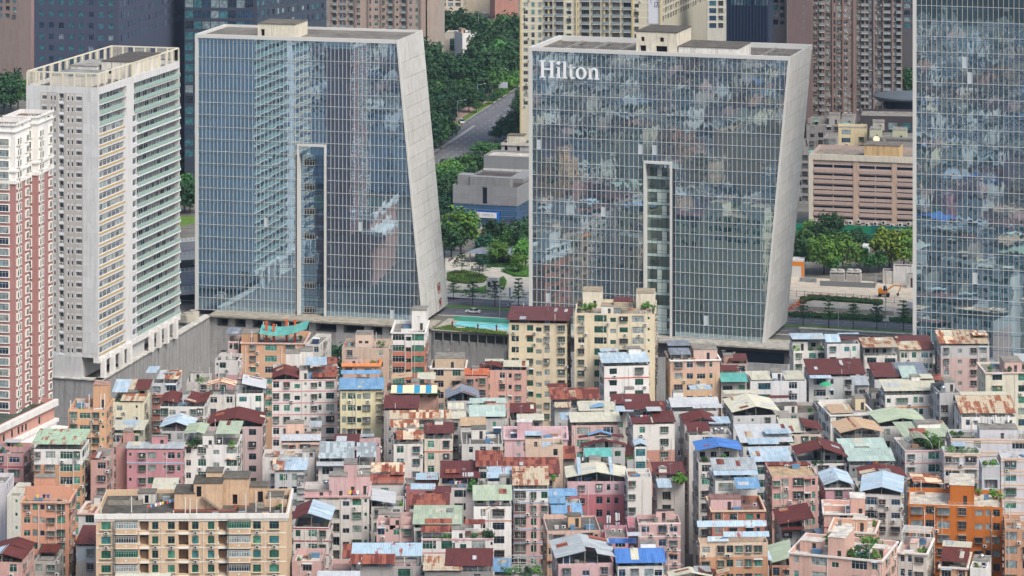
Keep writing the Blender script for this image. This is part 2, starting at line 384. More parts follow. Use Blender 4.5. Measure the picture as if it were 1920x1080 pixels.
def layout():
    for h in HS:
        fh = h['kw'].get('fh', 3.0); z = h['n']*fh + h['kw'].get('dz', 0); h['fh'] = fh; h['h'] = z
        p = at(h['x0'], h['y'], z); c, s = math.cos(h['yaw']), math.sin(h['yaw']); a = (h['x1']-960)/F
        h['p'] = p; h['w'] = (a*p.y-p.x)/(c-a*s); h['u'] = Vector((c, s)); h['v'] = Vector((-s, c))
    def rect(h, d): 
        o = Vector((h['p'].x, h['p'].y)); return [o, o+h['u']*h['w'], o+h['u']*h['w']+h['v']*d, o+h['v']*d]
    def hit(A, B):
        for P, Q in ((A, B), (B, A)):
            for i in range(4):
                e = P[(i+1) % 4]-P[i]; nn = Vector((-e.y, e.x))
                a = [nn.dot(q) for q in P]; b_ = [nn.dot(q) for q in Q]
                if max(a) <= min(b_)+.02*e.length or max(b_) <= min(a)+.02*e.length: return False
        return True
    blockers = [r for r in BLOCK]
    bad = []
    order = sorted(HS, key=lambda h: h['p'].y)
    for i, h in enumerate(order):
        h['d0'] = h['d']
        near = [g for g in order if g is not h and abs(g['p'].y-h['p'].y) < 45 and abs(g['p'].x-h['p'].x) < 60]
        def clash(d): 
            r = rect(h, d); return [g for g in near if g['p'].y >= h['p'].y-1e-6 and hit(r, rect(g, 1.0))] + [b_ for b_ in blockers if hit(r, b_)]
        while h['d'] > 3.5 and clash(h['d']): h['d'] -= .5
        if clash(h['d']): bad.append((h['label'], [g['label'] if isinstance(g, dict) else 'BLOCK' for g in clash(h['d'])]))
    # side overlaps between neighbours
    for i, h in enumerate(order):
        for g in order[i+1:i+40]:
            if hit(rect(h, h['d']), rect(g, g['d'])):
                # shave the far one's depth cannot help: report
                k = h['d']
                while h['d'] > 3.5 and hit(rect(h, h['d']), rect(g, g['d'])): h['d'] -= .5
                if hit(rect(h, h['d']), rect(g, g['d'])): bad.append((h['label'], g['label'], 'x'))
    return bad
PRG = random.Random(77)
def spot(u, v): return ('front ' if v < .15 else 'middle ' if v < .5 else 'back ')+('left' if u < .3 else 'centre left' if u < .5 else 'centre right' if u < .72 else 'right')
def place_sheet(root, key, O, ex, ey, W, L, name='metal_roof'):
    mb = sheet_mesh(W, L); me = mb.mesh(name, roofm(key)); o = ob(name, me, root)
    nn = ex.cross(ey); M = Matrix((ex, ey, nn)).transposed().to_4x4(); M.translation = O; o.matrix_basis = M
    for q in range(int(W*L/50+PRG.random()*.9)):
        w2, l2 = PRG.choice((.8, .8, 1.6, 2.4)), min(L*.95, PRG.uniform(1.2, 4.5)); kk = PRG.choice(('rust', 'white', 'rtan', 'grey', 'cream', key, key, key, key))
        if W < w2+.2: continue
        p_ = ob('patch_sheet', sheet_mesh(w2, l2).mesh('patch_sheet', roofm(kk)), o, (PRG.uniform(0, W-w2), PRG.uniform(0, max(.01, L-l2)), .06))
    return o
def post(root, x, y, z0, z1):
    L = max(.3, z1-z0); k = ('post', round(L, 1))
    if k not in _wm:
        mb = MB(); mb.box(-.05, .05, -.05, .05, 0, round(L, 1)); _wm[k] = mb.mesh('roof_post', plain('9b9a94', .5, name='post_steel'))
    ob('roof_post', _wm[k], root, (x, y, z0))
_tm = {}
def tank_mesh():
    if 'tk' not in _tm:
        mb = MB(); mb.lathe([(.02, .5), (.55, .5), (.6, .6), (.6, 1.7), (.5, 1.85), (.15, 1.98), (.12, 2.05)], 14)
        for t in range(4): mb.tube((.45*math.cos(t*1.57), .45*math.sin(t*1.57), 0), (.45*math.cos(t*1.57), .45*math.sin(t*1.57), .55), .04, n=5)
        _tm['tk'] = mb.mesh('water_tank', STEEL)
    return _tm['tk']
def solar_meshes():
    if 'so' not in _tm:
        a = MB(); a.hexa([(0,0,.25),(1.9,0,.25),(1.9,1.3,1.15),(0,1.3,1.15),(0,0,.31),(1.9,0,.31),(1.9,1.3,1.21),(0,1.3,1.21)])
        b_ = MB(); b_.tube((-.1, 1.4, 1.3), (2.0, 1.4, 1.3), .24, n=12)
        c = MB()
        for x in (.1, 1.8): c.box(x-.03, x+.03, 1.3, 1.36, 0, 1.2); c.box(x-.03, x+.03, 0, .06, 0, .25)
        _tm['so'] = (a.mesh('collector', plain('27364c', .15, name='collector_glass')), b_.mesh('tank', plain('dfe2e2', .3, name='tank_white')), c.mesh('stand', ALU))
    return _tm['so']
def cloth_meshes():
    if 'cl' not in _tm:
        L = []
        for i, c in enumerate(('c8453f', 'e6e2da', '3f5f97', '2c2c33', 'd58ea0', '7fa7b8', 'e2c24a', 'ffffff')):
            mb = MB(); mb.poly([(0,0,0),(0,0,-.75),(.25,.03,-.8),(.5,0,-.75),(.5,0,0)]); mb.box(-.12, .62, -.01, .02, -.25, -.02)
            L.append(mb.mesh('garment', plain(c, .9, name='cloth')))
        _tm['cl'] = L
    return _tm['cl']
def antenna_meshes():
    if 'an' not in _tm:
        m1 = MB(); m1.tube((0, 0, 0), (0, 0, 5), .06, .04, 6); m1.tube((.5, .2, 0), (0, 0, 2.2), .03, n=4); m1.tube((-.5, .2, 0), (0, 0, 2.2), .03, n=4)
        m2 = MB(); m2.box(-.17, .17, -.12, .06, 0, 1.5); m3 = MB(); m3.box(-.16, .16, -.2, .05, 0, .4)
        _tm['an'] = (m1.mesh('pole', plain('9ba0a2', .4, .5, name='galv')), m2.mesh('antenna_panel', plain('d9dcdc', .4, name='radome')), m3.mesh('radio_box', plain('aeb4b6', .5, name='radio')))
    return _tm['an']
def build_house(h, seed):
    rg = random.Random(seed); kw = h['kw']; w, d, hh, fh, n = h['w'], h['d'], h['h'], h['fh'], h['n']
    root = thing('village_house' if n < 9 else 'apartment_building', h['label'], 'house' if n < 9 else 'building', (h['p'].x, h['p'].y, 0), h['yaw'])
    short = h['label']; wc = h['wall']; st = kw.get('gl', 'm'); par = kw.get('par', .9)
    sheets = any(t.strip()[:1] in 'SXGR' for t in h['roof'].split(';'))
    fmin = n-kw.get('vis', 7); ops = {0: [], 1: [], 2: [], 3: []}; todo = []
    def lay(side, L, pat, floors, top0=0):
        tot = sum(PAT[c][0] for c in pat); cnt = len([c for c in pat if c != '|']); avail = L-tot
        sc1 = 1.0
        if avail < .25*(cnt+1): sc1 = max(.35, (L-.25*(cnt+1))/max(tot, .1)); avail = L-tot*sc1
        g = avail/(cnt+1); u = g
        for c in pat:
            cw, ch, sill = PAT[c]; cw *= sc1
            if c in 'wWnG' and not h.get('bg'): cw = round(cw*rg.choice((.85, 1, 1, 1.15)), 2); ch = round(ch*rg.choice((.85, 1, 1, 1.1)), 2)
            if c == '|':
                if side == 0: todo.append(('pipe', side, u-g*.5, 0, 0, 0)); 
                continue
            if ch:
                gi = rg.choice(GL[st]); fri = rg.choice(FR[st]); cage = rg.random() < (.42 if c in 'wWCG' else .12)
                for f in floors:
                    z0 = (n-1-f)*fh + sill + kw.get('dz', 0)
                    if c == 'S': z0 -= fh*.5 if True else 0
                    if z0 < -9.5 or z0+ch > hh-(.25 if c != 'S' else .3): continue
                    dp = .95 if c in 'Bb' else .16
                    ops[side].append((round(u, 3), z0, round(u+cw, 3), z0+ch, dp))
                    gl = gi if rg.random() < .6 else rg.choice(GL[st])
                    todo.append((c, side, u, z0, cw, ch, gl, fri, cage if rg.random() < .75 else not cage))
            u += cw+g
    fl = list(range(0, n-fmin))
    if h['pat']: lay(0, w, h['pat'], fl)
    X = h['p'].x + w*.5
    # which side wall faces the camera
    ang = math.atan2(X, h['p'].y); vis = 1 if (h['yaw'] + ang) < 0 else 3
    nside = max(1, int(d/2.7))
    sp = kw.get('side', ''.join(rg.choice('wnnsG') for _ in range(nside)))
    if sp: lay(vis, d, sp if kw.get('side') is None or len(sp) >= d/3.2 else sp+'n', fl[:7])
    if kw.get('back', True): lay(2, w, ''.join(rg.choice('wwnW') for _ in range(max(2, int(w/3.2)))), fl[:3])
    wm = wallm(wc, kw.get('dirt', .5)); inner = plain('6a655e', .9, name='recess') if 'B' not in (h['pat'] or '') else wallm(wc, .8)
    sm = kw.get('slab'); slabm = concm(sm, .6, 'slab') if sm else concm('8b8881', .45, 'roof_slab')
    lc = kw.get('lc'); zs = None
    mats = [wm, inner, slabm]
    if lc: zs = hh - lc[1]*fh; mats.append(wallm(lc[0], .5))
    ob('wall', wall_shell(w, d, hh, ops, hh-par, zsplit=zs, base=BASE).mesh('wall', mats), root)
    fr = {0: lambda u, dp: (u, dp, 0.0), 1: lambda u, dp: (w-dp, u, R(90)), 2: lambda u, dp: (w-u, d-dp, R(180)), 3: lambda u, dp: (dp, d-u, R(-90))}
    acn = 0
    for t in todo:
        if t[0] == 'pipe':
            ob('downpipe', pipe_mesh(round(hh-1, 0)+10, fh, .6, forks=rg.random() < .5), root, (t[2], 0, -10)); continue
        c, side, u, z0, cw, ch, gl, fri, cage = t
        dp = .95 if c in 'Bb' else .12
        x, y, rz = fr[side](u, dp)
        if kw.get('proj') and c in 'Bbo' and side == 0:
            k_ = ('pb', round(cw, 1))
            if k_ not in _wm:
                mb = MB(); mb.box(-.1, cw+.1, -1.1, -.01, -.25, -.02, 0); mb.box(-.1, cw+.1, -1.1, -1.03, 0, .95, 1); [mb.box(x_, x_+.07, -1.1, -.01, 0, .95, 1) for x_ in (-.1, cw+.03)]; _wm[k_] = mb.mesh('balcony', [plain('b9b4ac', .7, name='balcony_slab'), plain('7c8a90', .4, name='balcony_rail')])
            ob('balcony', _wm[k_], root, (u, 0, z0-.55))
        if c in 'Bb':
            ob('window', window_mesh(cw, ch, rg.choice(['dark', 'curt', gl]), fri), root, (x, y, z0), rz)
            if rg.random() < .7:
                x2, y2, _ = fr[side](u, .02); ob('grille', grille_mesh(cw, ch, .02), root, (x2, y2, z0), rz)
            continue
        ob('window', window_mesh(cw, ch, gl, fri), root, (x, y, z0), rz)
        x2, y2, _ = fr[side](u, 0)
        if side == 2: continue
        if cage and c in 'wWCG':
            gr_ = ob('grille', grille_mesh(cw, ch, rg.choice((.3, .4, .55)), rg.choice(('8b8580', '6d6a66', 'a5a29c'))), root, (x2, y2, z0), rz)
            if rg.random() < .22 and not h.get('bg'):
                for _ in range(rg.randrange(1, 3)): ob('laundry', rg.choice(cloth_meshes()), gr_, (cw*rg.uniform(.05, .7), -.3, ch*.75), sc_=(.6, .6, .7))
        elif c in 'wWn' and rg.random() < kw.get('aw', .12):
            x3, y3, _ = fr[side](u, 0); ob('awning', awning_mesh(cw, rg.choice(['maroon', 'white', 'rtan', 'sky'])), root, (x3, y3, z0+ch+.05), rz)
        if c in 'wWDC' and rg.random() < kw.get('ac', .3):
            au = u+cw*rg.choice([.05, .5, 1.0]); x3, y3, _ = fr[side](au, 0); ob('ac_unit', ac_mesh(), root, (x3, y3, z0-.85), rz)
    if kw.get('band'):
        for f in range(0, n-fmin):
            z = (n-f)*fh + kw.get('dz', 0) - .15 - (0 if f else .25)
            if z > hh-.1: z = hh-.25
            mb = MB(); t = .05; mb.box(-t, w+t, -t, 0, 0, .24); mb.box(-t, 0, 0, d, 0, .24); mb.box(w, w+t, 0, d, 0, .24)
            ob('band', mb.mesh('band', plain(kw['band'], .7, name='band_paint')), root, (0, 0, z))
    if kw.get('cornice'):
        mb = MB(); t = .3; mb.box(-t, w+t, -t, 0, 0, .35); mb.box(-t, 0, 0, d, 0, .35); mb.box(w, w+t, 0, d, 0, .35); mb.box(-t, w+t, d, d+t, 0, .35)
        ob('cornice', mb.mesh('cornice', wallm(kw['cornice'], .4)), root, (0, 0, hh-.33))
    zr = hh-par
    hascover = False
    for tok in [t.split() for t in h['roof'].split(';') if t.strip()]:
        k = tok[0]
        a = [float(q) for q in tok[2:]] if k in 'SXGRHK' else [float(q) for q in tok[1:]]
        if k in 'SXGR':
            key = tok[1]; u0, u1, v0, v1, za, zb = a[:6]; xa, xb, ya, yb = u0*w, u1*w, v0*d, v1*d; za += hh; zb += hh
            if k == 'S':
                ey = Vector((0, yb-ya, zb-za)); L = ey.length; place_sheet(root, key, Vector((xa, ya, za)), Vector((1, 0, 0)), ey/L, xb-xa, L)
                if v0 < .2 and za-hh > .7:
                    for q in ([.03, .97] if xb-xa < 6 else [.03, .35, .68, .97]): post(root, xa+(xb-xa)*q, max(ya+.15, .15), zr, za)
            elif k == 'X':
                ey = Vector((xb-xa, 0, zb-za)); L = ey.length; place_sheet(root, key, Vector((xa, yb, za)), Vector((0, -1, 0)), ey/L, yb-ya, L)
                for q in (.03, .97): post(root, xa+(xb-xa)*q, max(ya+.15, .15), zr, za+(zb-za)*q)
            elif k == 'G':
                um = (a[6] if len(a) > 6 else .5)*(xb-xa)+xa; k1, k2 = (key.split('/')+[key])[:2]
                for X0, X1, Z0, Z1, kk in ((xa, um, za, zb, k1), (um, xb, zb, za, k2)):
                    ey = Vector((X1-X0, 0, Z1-Z0)); L = ey.length; place_sheet(root, kk, Vector((X0, yb, Z0)), Vector((0, -1, 0)), ey/L, yb-ya, L)
                for q in (.02, .5, .98): post(root, xa+(xb-xa)*q, max(ya+.15, .15), zr, za if q != .5 else zb)
            elif k == 'R':
                ym = (ya+yb)/2; k1, k2 = (key.split('/')+[key])[:2]
                for Y0, Y1, Z0, Z1, kk in ((ya, ym, za, zb, k1), (ym, yb, zb, za, k2)):
                    ey = Vector((0, Y1-Y0, Z1-Z0)); L = ey.length; place_sheet(root, kk, Vector((xa, Y0, Z0)), Vector((1, 0, 0)), ey/L, xb-xa, L)
                for q in (.02, .35, .68, .98): post(root, xa+(xb-xa)*q, max(ya+.15, .15), zr, za)
            if v1-v0 > .5 and u1-u0 > .35 and min(za, zb)-hh > .9 and not kw.get('noroom'):
                # the room behind the terrace
                r0, r1 = xa+.4, xb-.4; q0 = max(ya, 0)+ (yb-ya)*.38; q1 = min(yb, d)-.3; rh = min(za, zb)-zr-.15
                if q1-q0 > 1 and r1-r0 > 2 and r0 > 0 and r1 < w+.1:
                    r0 = max(r0, .25); r1 = min(r1, w-.25)
                    o_ = []; uu = .6
                    while uu+1.3 < r1-r0: o_.append((uu, .8, uu+1.3, min(2.0, rh-.3), .1)); uu += rg.uniform(2.2, 3.2)
                    rm = wall_shell(r1-r0, q1-q0, rh, {0: o_}); me = rm.mesh('terrace_room', [wallm(rg.choice([wc, 'c9c7c0', '9aa3a8']), .8), glassm('dark'), slabm])
                    ob('terrace_room', me, root, (r0, q0, zr+.002))
        elif k in 'HK':
            cc = wc if tok[1] == '.' else tok[1]; u0, u1, v0, v1, hz = a[:5]; W_, D_ = (u1-u0)*w, (v1-v0)*d; z0 = zr+.002
            rm = wall_shell(W_, D_, hz, {0: [(W_*.55, .05, W_*.55+.8, min(2.0, hz-.3), .15)] if k == 'H' and W_ > 1.9 else ([(W_*.2, hz*.3, W_*.42, hz*.5, .12), (W_*.58, hz*.3, W_*.8, hz*.5, .12)] if k == 'K' else [])})
            o2 = ob('stair_hut', rm.mesh('stair_hut', [wallm(cc, .6), plain('3a3a3c', .8, name='doorway'), slabm]), root, (u0*w, v0*d, z0))
            mb = MB(); t = .1; mb.box(-t, W_+t, -t, D_+t, 0, .1); ob('hut_slab', mb.mesh('hut_slab', slabm), o2, (0, 0, hz+.002))
        elif k == 'A':
            ob('ac_unit', ac_mesh(), root, (a[0]*w, a[1]*d, zr+.02), rz=rg.uniform(-.3, .3))
        elif k == 'M':
            kk = ('mast', a[2])
            if kk not in _wm:
                mb = MB(); mb.tube((0, 0, 0), (0, 0, a[2]), .11, n=8); mb.tube((0, 0, a[2]), (0, 0, a[2]+.12), .15, n=8); _wm[kk] = mb.mesh('vent_pipe', PIPE)
            ob('vent_pipe', _wm[kk], root, (a[0]*w, a[1]*d, zr))
        elif k == 'Z':   # low roof wall: u0 u1 v h
            mb = MB(); mb.box(a[0]*w, a[1]*w, a[2]*d, a[2]*d+.15, 0, a[3]); ob('roof_partition', mb.mesh('roof_partition', wallm(wc, .6)), root, (0, 0, zr))
        else:
            M_ = Matrix.Translation((h['p'].x, h['p'].y, 0)) @ Matrix.Rotation(h['yaw'], 4, 'Z'); loc = M_ @ Vector((a[0]*w, a[1]*d, zr))
            if k == 'T': thing('water_tank', 'steel tank, %s, on the roof of %s' % (spot(a[0], a[1]), short), 'water tank', loc, h['yaw'], me=tank_mesh(), group='rooftop water tanks')
            elif k == 'W':
                o = thing('solar_water_heater', 'solar heater, %s, on the roof of %s' % (spot(a[0], a[1]), short), 'solar heater', loc, h['yaw'], 'rooftop solar heaters')
                for nm, me in zip(('collector', 'tank', 'stand'), solar_meshes()): ob(nm, me, o)
            elif k == 'V':
                s = a[2]; kd = ['mid', 'lite', 'dark'][int(rg.random()*3)]
                o = thing('rooftop_shrub', 'green shrub, %s, on the roof of %s' % (spot(a[0], a[1]), short), 'plant', loc, rg.random()*6, 'rooftop greenery')
                ob('foliage', bush_mesh(rg.randrange(4), kd), o, (0, 0, .35), sc_=(s, s, s)); ob('pot', pot_mesh(), o, (0, 0, 0), sc_=(1+s*.3, 1+s*.3, 1))
            elif k == 'L':
                o = thing('laundry_line', 'line of drying laundry on the roof of '+short, 'laundry', loc, h['yaw'], 'drying laundry')
                L = a[2]; mb = MB(); mb.tube((0, 0, 1.9), (L, 0, 1.9), .02, n=4); mb.tube((0, 0, 0), (0, 0, 1.95), .03, n=5); mb.tube((L, 0, 0), (L, 0, 1.95), .03, n=5)
                ob('line', mb.mesh('line', ALU), o); x = .4
                while x < L-.6: ob('garment', rg.choice(cloth_meshes()), o, (x, 0, 1.88)); x += rg.uniform(.65, 1.0)
            elif k == 'N':
                o = thing('antenna_mast', 'white antenna mast, %s, on the roof of %s' % (spot(a[0], a[1]), short), 'antenna', loc, rg.random()*6, 'rooftop antennas')
                A = antenna_meshes(); ob('pole', A[0], o)
                for i in range(3):
                    t = i*2.09; ob('antenna_panel', A[1], o, (math.sin(t)*.35, -math.cos(t)*.35, 3.3), rz=t); ob('radio_box', A[2], o, (math.sin(t)*.3, -math.cos(t)*.3, 2.4), rz=t)
    if not h.get('bg') and w > 5 and d > 5:
        for q in range(rg.randrange(2, 6)):
            L_, D_, H_ = rg.uniform(.6, 2.2), rg.uniform(.5, 1.4), rg.uniform(.35, 1.1); k_ = ('box', rg.randrange(14))
            if k_ not in _wm: mb = MB(); mb.box(0, L_, 0, D_, 0, H_); mb.box(-.05, L_+.05, -.05, D_+.05, H_, H_+.06); _wm[k_] = mb.mesh('roof_box', rg.choice((concm('8d8a84', .9, 'box_conc'), wallm('c9c5bc', .9), wallm('a9764e', .9), plain('5c7f9c', .6), wallm('b8aca0', 1))))
            ob('roof_box', _wm[k_], root, (rg.uniform(.4, w-2.8), rg.uniform(.3, d-1.8), zr+.003), rz=rg.choice((0, 0, .2)))
        if rg.random() < .5 and not any(q_ in h['roof'] for q_ in ('H ', 'K ')):
            sw, sd, sh = rg.uniform(2.2, 3.6), rg.uniform(2.0, 3.0), rg.uniform(1.9, 2.5); sx, sy = rg.uniform(.3, max(.4, w-sw-.4)), max(.3, d-sd-rg.uniform(.4, 2.5))
            rm = wall_shell(sw, sd, sh, {0: [(.4, .05, 1.15, 1.8, .12), (1.4, .9, 1.9, 1.5, .1)]}); o2 = ob('roof_shed', rm.mesh('roof_shed', [wallm(rg.choice((wc, 'b9b4aa', '9fa6aa', 'a88a72')), 1.0), DARK, slabm]), root, (sx, sy, zr+.003))
            mb = sheet_mesh(sw+.5, sd+.7); o3 = ob('shed_roof', mb.mesh('shed_roof', roofm(rg.choice(('rust', 'white', 'grey', 'sky', 'rtan', 'slate')))), o2, (-.25, -.4, sh+.1)); o3.rotation_euler = (R(rg.uniform(-6, 7)), 0, 0)
        if rg.random() < .45:
            k_ = ('rrail', round(w, 0))
            if k_ not in _wm:
                L_ = round(w, 0)-.2; mb = MB(); [mb.box(0, L_, -.02, .02, z_, z_+.035) for z_ in (.35, .7)]; [mb.box(i*1.1, i*1.1+.035, -.02, .02, 0, .72) for i in range(int(L_/1.1)+1)]; _wm[k_] = mb.mesh('roof_rail', plain('a9aaa8', .5, name='rail_grey'))
            ob('roof_rail', _wm[k_], root, (.1, .1, hh+.002))
        if rg.random() < .55:
            if 'aer' not in _wm:
                mb = MB(); mb.tube((0, 0, 0), (0, 0, 4.2), .035, n=5); [mb.box(-.5+i*.05, .5-i*.05, -.6+i*.25, -.57+i*.25, 3.9, 3.93) for i in range(6)]; mb.box(-.02, .02, -.6, .7, 3.88, 3.92); mb.tube((0, 0, 2.2), (.9, .9, .0), .015, n=3); mb.tube((0, 0, 2.2), (-.9, .9, .0), .015, n=3); _wm['aer'] = mb.mesh('aerial', plain('b5b8ba', .4, .5, name='aerial_metal'))
            ob('aerial', _wm['aer'], root, (rg.uniform(.5, w-.8), rg.uniform(.5, d-1), zr), rz=rg.uniform(-1, 1))
        for q in range(rg.randrange(0, 3)):
            k_ = ('mast', 1.6)
            if k_ not in _wm: mb = MB(); mb.tube((0, 0, 0), (0, 0, 2.6), .07, n=6); mb.tube((0, 0, 2.6), (0, 0, 2.7), .11, n=6); _wm[k_] = mb.mesh('vent_pipe', PIPE)
            ob('vent_pipe', _wm[k_], root, (rg.uniform(.3, w-.3), rg.choice((.25, d-.4)), zr))
        for q in range(rg.randrange(1, 3)):
            xx = rg.uniform(.2, w-.2); L_ = float(rg.choice((7, 10, 14, 18))); ob('downpipe', pipe_mesh(L_, fh, .6, r=.055, forks=rg.random() < .6), root, (xx, 0, hh-.5-L_-rg.choice((0, 0, 3))))
    if kw.get('proj'):
        mb = MB(); mb.box(-.35, .35, -.7, -.005, BASE, hh); me = mb.mesh('pier', wallm(kw['proj'], .3)); k_ = kw.get('npier', 6)
        for q in range(k_+1): ob('pier', me, root, (.35+(w-.7)*q/k_, 0, 0))
    return root
# ---------------------------------------------------------------- the urban village, far rows first
# H(left px, right px, facade top row, storeys, depth, yaw, wall, window pattern, roof pieces, label)
H(403,446,675,6,12,-4,'cfc8c2','s|wW','H . .2 .4 .3 .5 2.6;M .6 .5 2','low house with flat black roof',lc=('c98f96',1.3),slab='3a3a3e',side='wnw')
H(428,448,640,7,8,0,'d0a79c','WD','S slate -.2 1 0 .9 2.0 2.3','pale pink house behind a slate awning',gl='g')
H(452,570,642,7,14,-3,'d9975c','|wD|W','H c98d52 0 .25 .1 .5 3;M .16 .1 3.5;M .3 .5 5;M .7 .5 5;M .5 .6 4;Z 0 1 .9 1.5;V .1 .8 1;V .9 .5 1','orange house with curved teal canopy',lc=('d8a06e',1.0),gl='g',ac=.8,teal=1,cornice='dca9a0')
H(572,599,645,7,14,-10,'cdc7bb','Cw','W .2 .3','narrow grey house beside the orange one',side='GwG')
H(641,729,652,7,12,-3,'c9a98e','w-.n','K d7b59b .25 .6 .4 .8 3.6;V .8 .3 1.4;L .02 .1 3;A .15 .1;Z .6 1 .5 1.4','beige house with water hut',side='ww')
H(643,711,685,6,9,0,'dca377','ws.ws','H d8a79c .08 .4 .1 .4 2.6;V .85 .3 1.2','house with orange tiled parapet',par=1.0,tiles=1,gl='g')
H(734,797,623,7,16,-2,'dcdad4','D|S|D','H . .55 1 .45 .85 5.5;Z .25 .75 .3 .9;A .9 .3','white topped orange tower house',lc=('d06c42',1.35),gl='g',band=None,side='wGwG',cornice='d6d4ce',vis=7,dz=.0)
H(808,872,690,6,10,-2,'d9b58a','W.W','H c9ab84 .1 .95 .25 .95 3.0;A .6 .1','tan house with set back top storey',cornice='dcd6cb',side='nn')
H(872,914,705,6,10,-2,'c98a72','wsG','R tile -.03 1.05 0 1 .3 1.3;H d49f8d .3 .6 .3 .6 2.6','house with brick red tiled roof',aw=.5)
H(900,987,694,6,12,-1,'dc9c86','w.wnG','G maroon -.02 .5 0 .8 .6 1.6;S cream .5 1.05 .1 1 .8 1.4;S cream .1 .5 .7 1 1.5 1.7','salmon house under maroon and cream sheets',ac=.5)
H(954,1063,605,10,15,-5,'d8c494','w.wSw.w','S maroon -.04 1.05 -.05 1 .9 1.5','tall cream house with flat red roof',fh=2.95,gl='g',side='wwww',vis=9,par=.3,noroom=1,dz=-.2)
H(1077,1228,587,11,19,-4,'d9c596','w.D|S|WD|s','H d8cdb2 .08 .32 .6 .95 4.5;H e0dcd2 .33 .48 .05 .3 2.6;S maroon .48 .72 .1 .4 2.7 3.0;H d8cdb2 .75 .98 .6 .95 4.2;V .2 .3 1.9;V .12 .4 1.5;V .05 .2 1.2;V .86 .55 1.7;A .55 .06;A .6 .06;A .78 .3;A .85 .3;V .95 .4 1.2;M .02 .05 3;M .98 .9 4','tall cream block with rooftop garden',fh=2.95,gl='g',side='wGwGw',vis=9,band=None,slab='a39883',ac=.5,garden=1)
H(1133,1217,687,7,12,6,'e2e0da','w-W','S sky -.06 1.02 -.05 .75 1.0 2.0;S skyr 0 .4 .75 1 2.3 2.6;H d0cfca .62 .9 .6 .95 4.0','white house under pale blue sheet roof',gl='g',band=None,side='wnw',stripe='c4553a')
H(1257,1350,675,7,11,4,'dba888','WwWn','S slate 0 .42 0 .5 1.4 2.0;S slate 0 .45 .5 1 2.6 2.9;H d9b0a0 .5 .98 .3 .95 2.8;V .02 .2 1.1','peach house with two slate sheets',lc=('dcaa72',1.3),gl='m',cornice='e0dbd2',ac=.2)
H(1352,1400,718,5,8,2,'b7a99a','W.w','S teal -.02 1.02 -.2 .5 .6 1.8;S maroon .1 .8 .6 1.1 2.2 2.8;V .75 .6 1.4;V .1 .4 1','shack covered with a turquoise tarp')
H(1353,1402,682,5,7,0,'b59a90','w.w','S maroon .3 1 0 1 .8 1.3;H c58d80 .1 .45 .3 .8 2.6','brick shack below the dark podium')
H(1407,1512,715,5,12,3,'c9ccd0','D.W','S cream .02 .38 0 .7 .3 .9;S cream .62 .97 0 .7 .3 .9;H c6ced6 .42 .6 .3 .7 2.4','flat white house with two cream sheets')
H(1488,1548,658,5,10,2,'d9d5c8','w.w|w','S sky 0 1.04 .3 1 2.6 2.8;H dad8d0 .02 .5 .4 .9 2.6;V .1 .1 1.5;V .55 .08 1.2;V .85 .1 1.6','cream house with planted front terrace',gl='t',lc=('d2cec4',2))
H(1551,1612,645,6,11,2,'d3d4d2','w.w|n','S sky -.03 .42 0 .9 .5 1.8;S maroon .42 .98 .45 .95 .8 1.0;S sky .4 1.04 .9 1 1.8 2.0;A .6 .1','grey white house with blue sheet corner',lc=('d9d2c3',1.1),gl='t',ac=.6)
H(1620,1682,667,5,10,2,'d8d2c2','|W.W|','S rtan -.03 1.03 -.05 .95 2.4 3.1','cream house under peeling cream sheets',dirt=.9)
H(1687,1749,657,5,11,1,'dad6cc','w.n.wn','S rtan -.02 .66 -.05 .5 .3 1.4;S maroon .66 1.04 -.05 .5 .3 1.4;S maroon -.02 1.04 .5 1 1.4 1.9','rust stained white house',gl='t',dirt=1.0,ac=.6)
H(1764,1855,648,6,12,0,'b9babb','w.n.w|w','S rtan .34 1.0 -.03 .9 .6 2.0;S rorange -.02 .34 -.03 .9 .6 2.0;S rorange .7 1.01 .3 .7 2.1 2.3','pink and grey house with rusty roof',lc=('cfa8a0',1.1),gl='k',side='GwG')
H(1848,1945,698,6,12,2,'cfc9ae','W.D','H d9a99c .38 .72 .1 .7 2.9;V .1 .1 1.2;V .45 .06 1.4;V .8 .06 1.2;S white .7 1 .3 1 2 2.3','cream terrace house with pink hut',par=.5,cornice='ddb8ac')
H(1517,1606,706,5,12,1,'bfc6c8','Dn.w','S maroon -.02 1.2 -.05 1 .7 2.2;S sky 0 .45 -.25 -.02 .2 .5','house with long maroon roof',noroom=1)
H(1608,1628,724,5,7,1,'a3a8ad','w','S grey -.4 1.1 -.1 1 .4 1.2','small grey house with grey sheet roof')
H(1640,1742,712,5,12,1,'b9bec2','wn.w','S maroon -.02 .45 0 1 .7 2.0;S slate .42 1.0 .1 1 .8 2.0;S mint .48 .78 -.2 .5 1.0 2.4','house with maroon and slate roofs',noroom=1,ac=.5)
H(1442,1540,775,5,12,3,'a8a39b','w.w.w','H d2cfc7 .33 .58 .3 .6 2.0;A .1 .1;Z 0 .4 .2 1;V .8 .15 1.2;S maroon .1 .5 .85 1 1.5 1.8','wide house with bare concrete roof',slab='67635d')
H(1632,1658,748,5,10,2,'a09a92','w','H b2aca4 .2 .8 .3 .7 2','dim concrete house in a narrow gap',slab='67635d')
H(1557,1640,778,6,14,7,'d8d2c6','|D|.w','S tan .02 .55 .05 .5 .2 1.0;H d6bd88 .72 .95 .55 .85 3;Z .55 1 .1 1.0;Z 0 1 .95 1.6;A .3 .8','white terrace house with tan sheets',side='GwwG',cornice='d9d4ca')
H(1660,1760,741,6,14,4,'d9d6ce','n.W.nn.W','S cream -.02 1.0 -.03 .9 1.1 2.4;H dddad4 .58 .75 .75 1.1 4;S cream .75 1 .7 1.2 2.8 3.0','long white house with cream roof',gl='g',band=None,stripe='cf8a58',par=.9,side='wnwn')
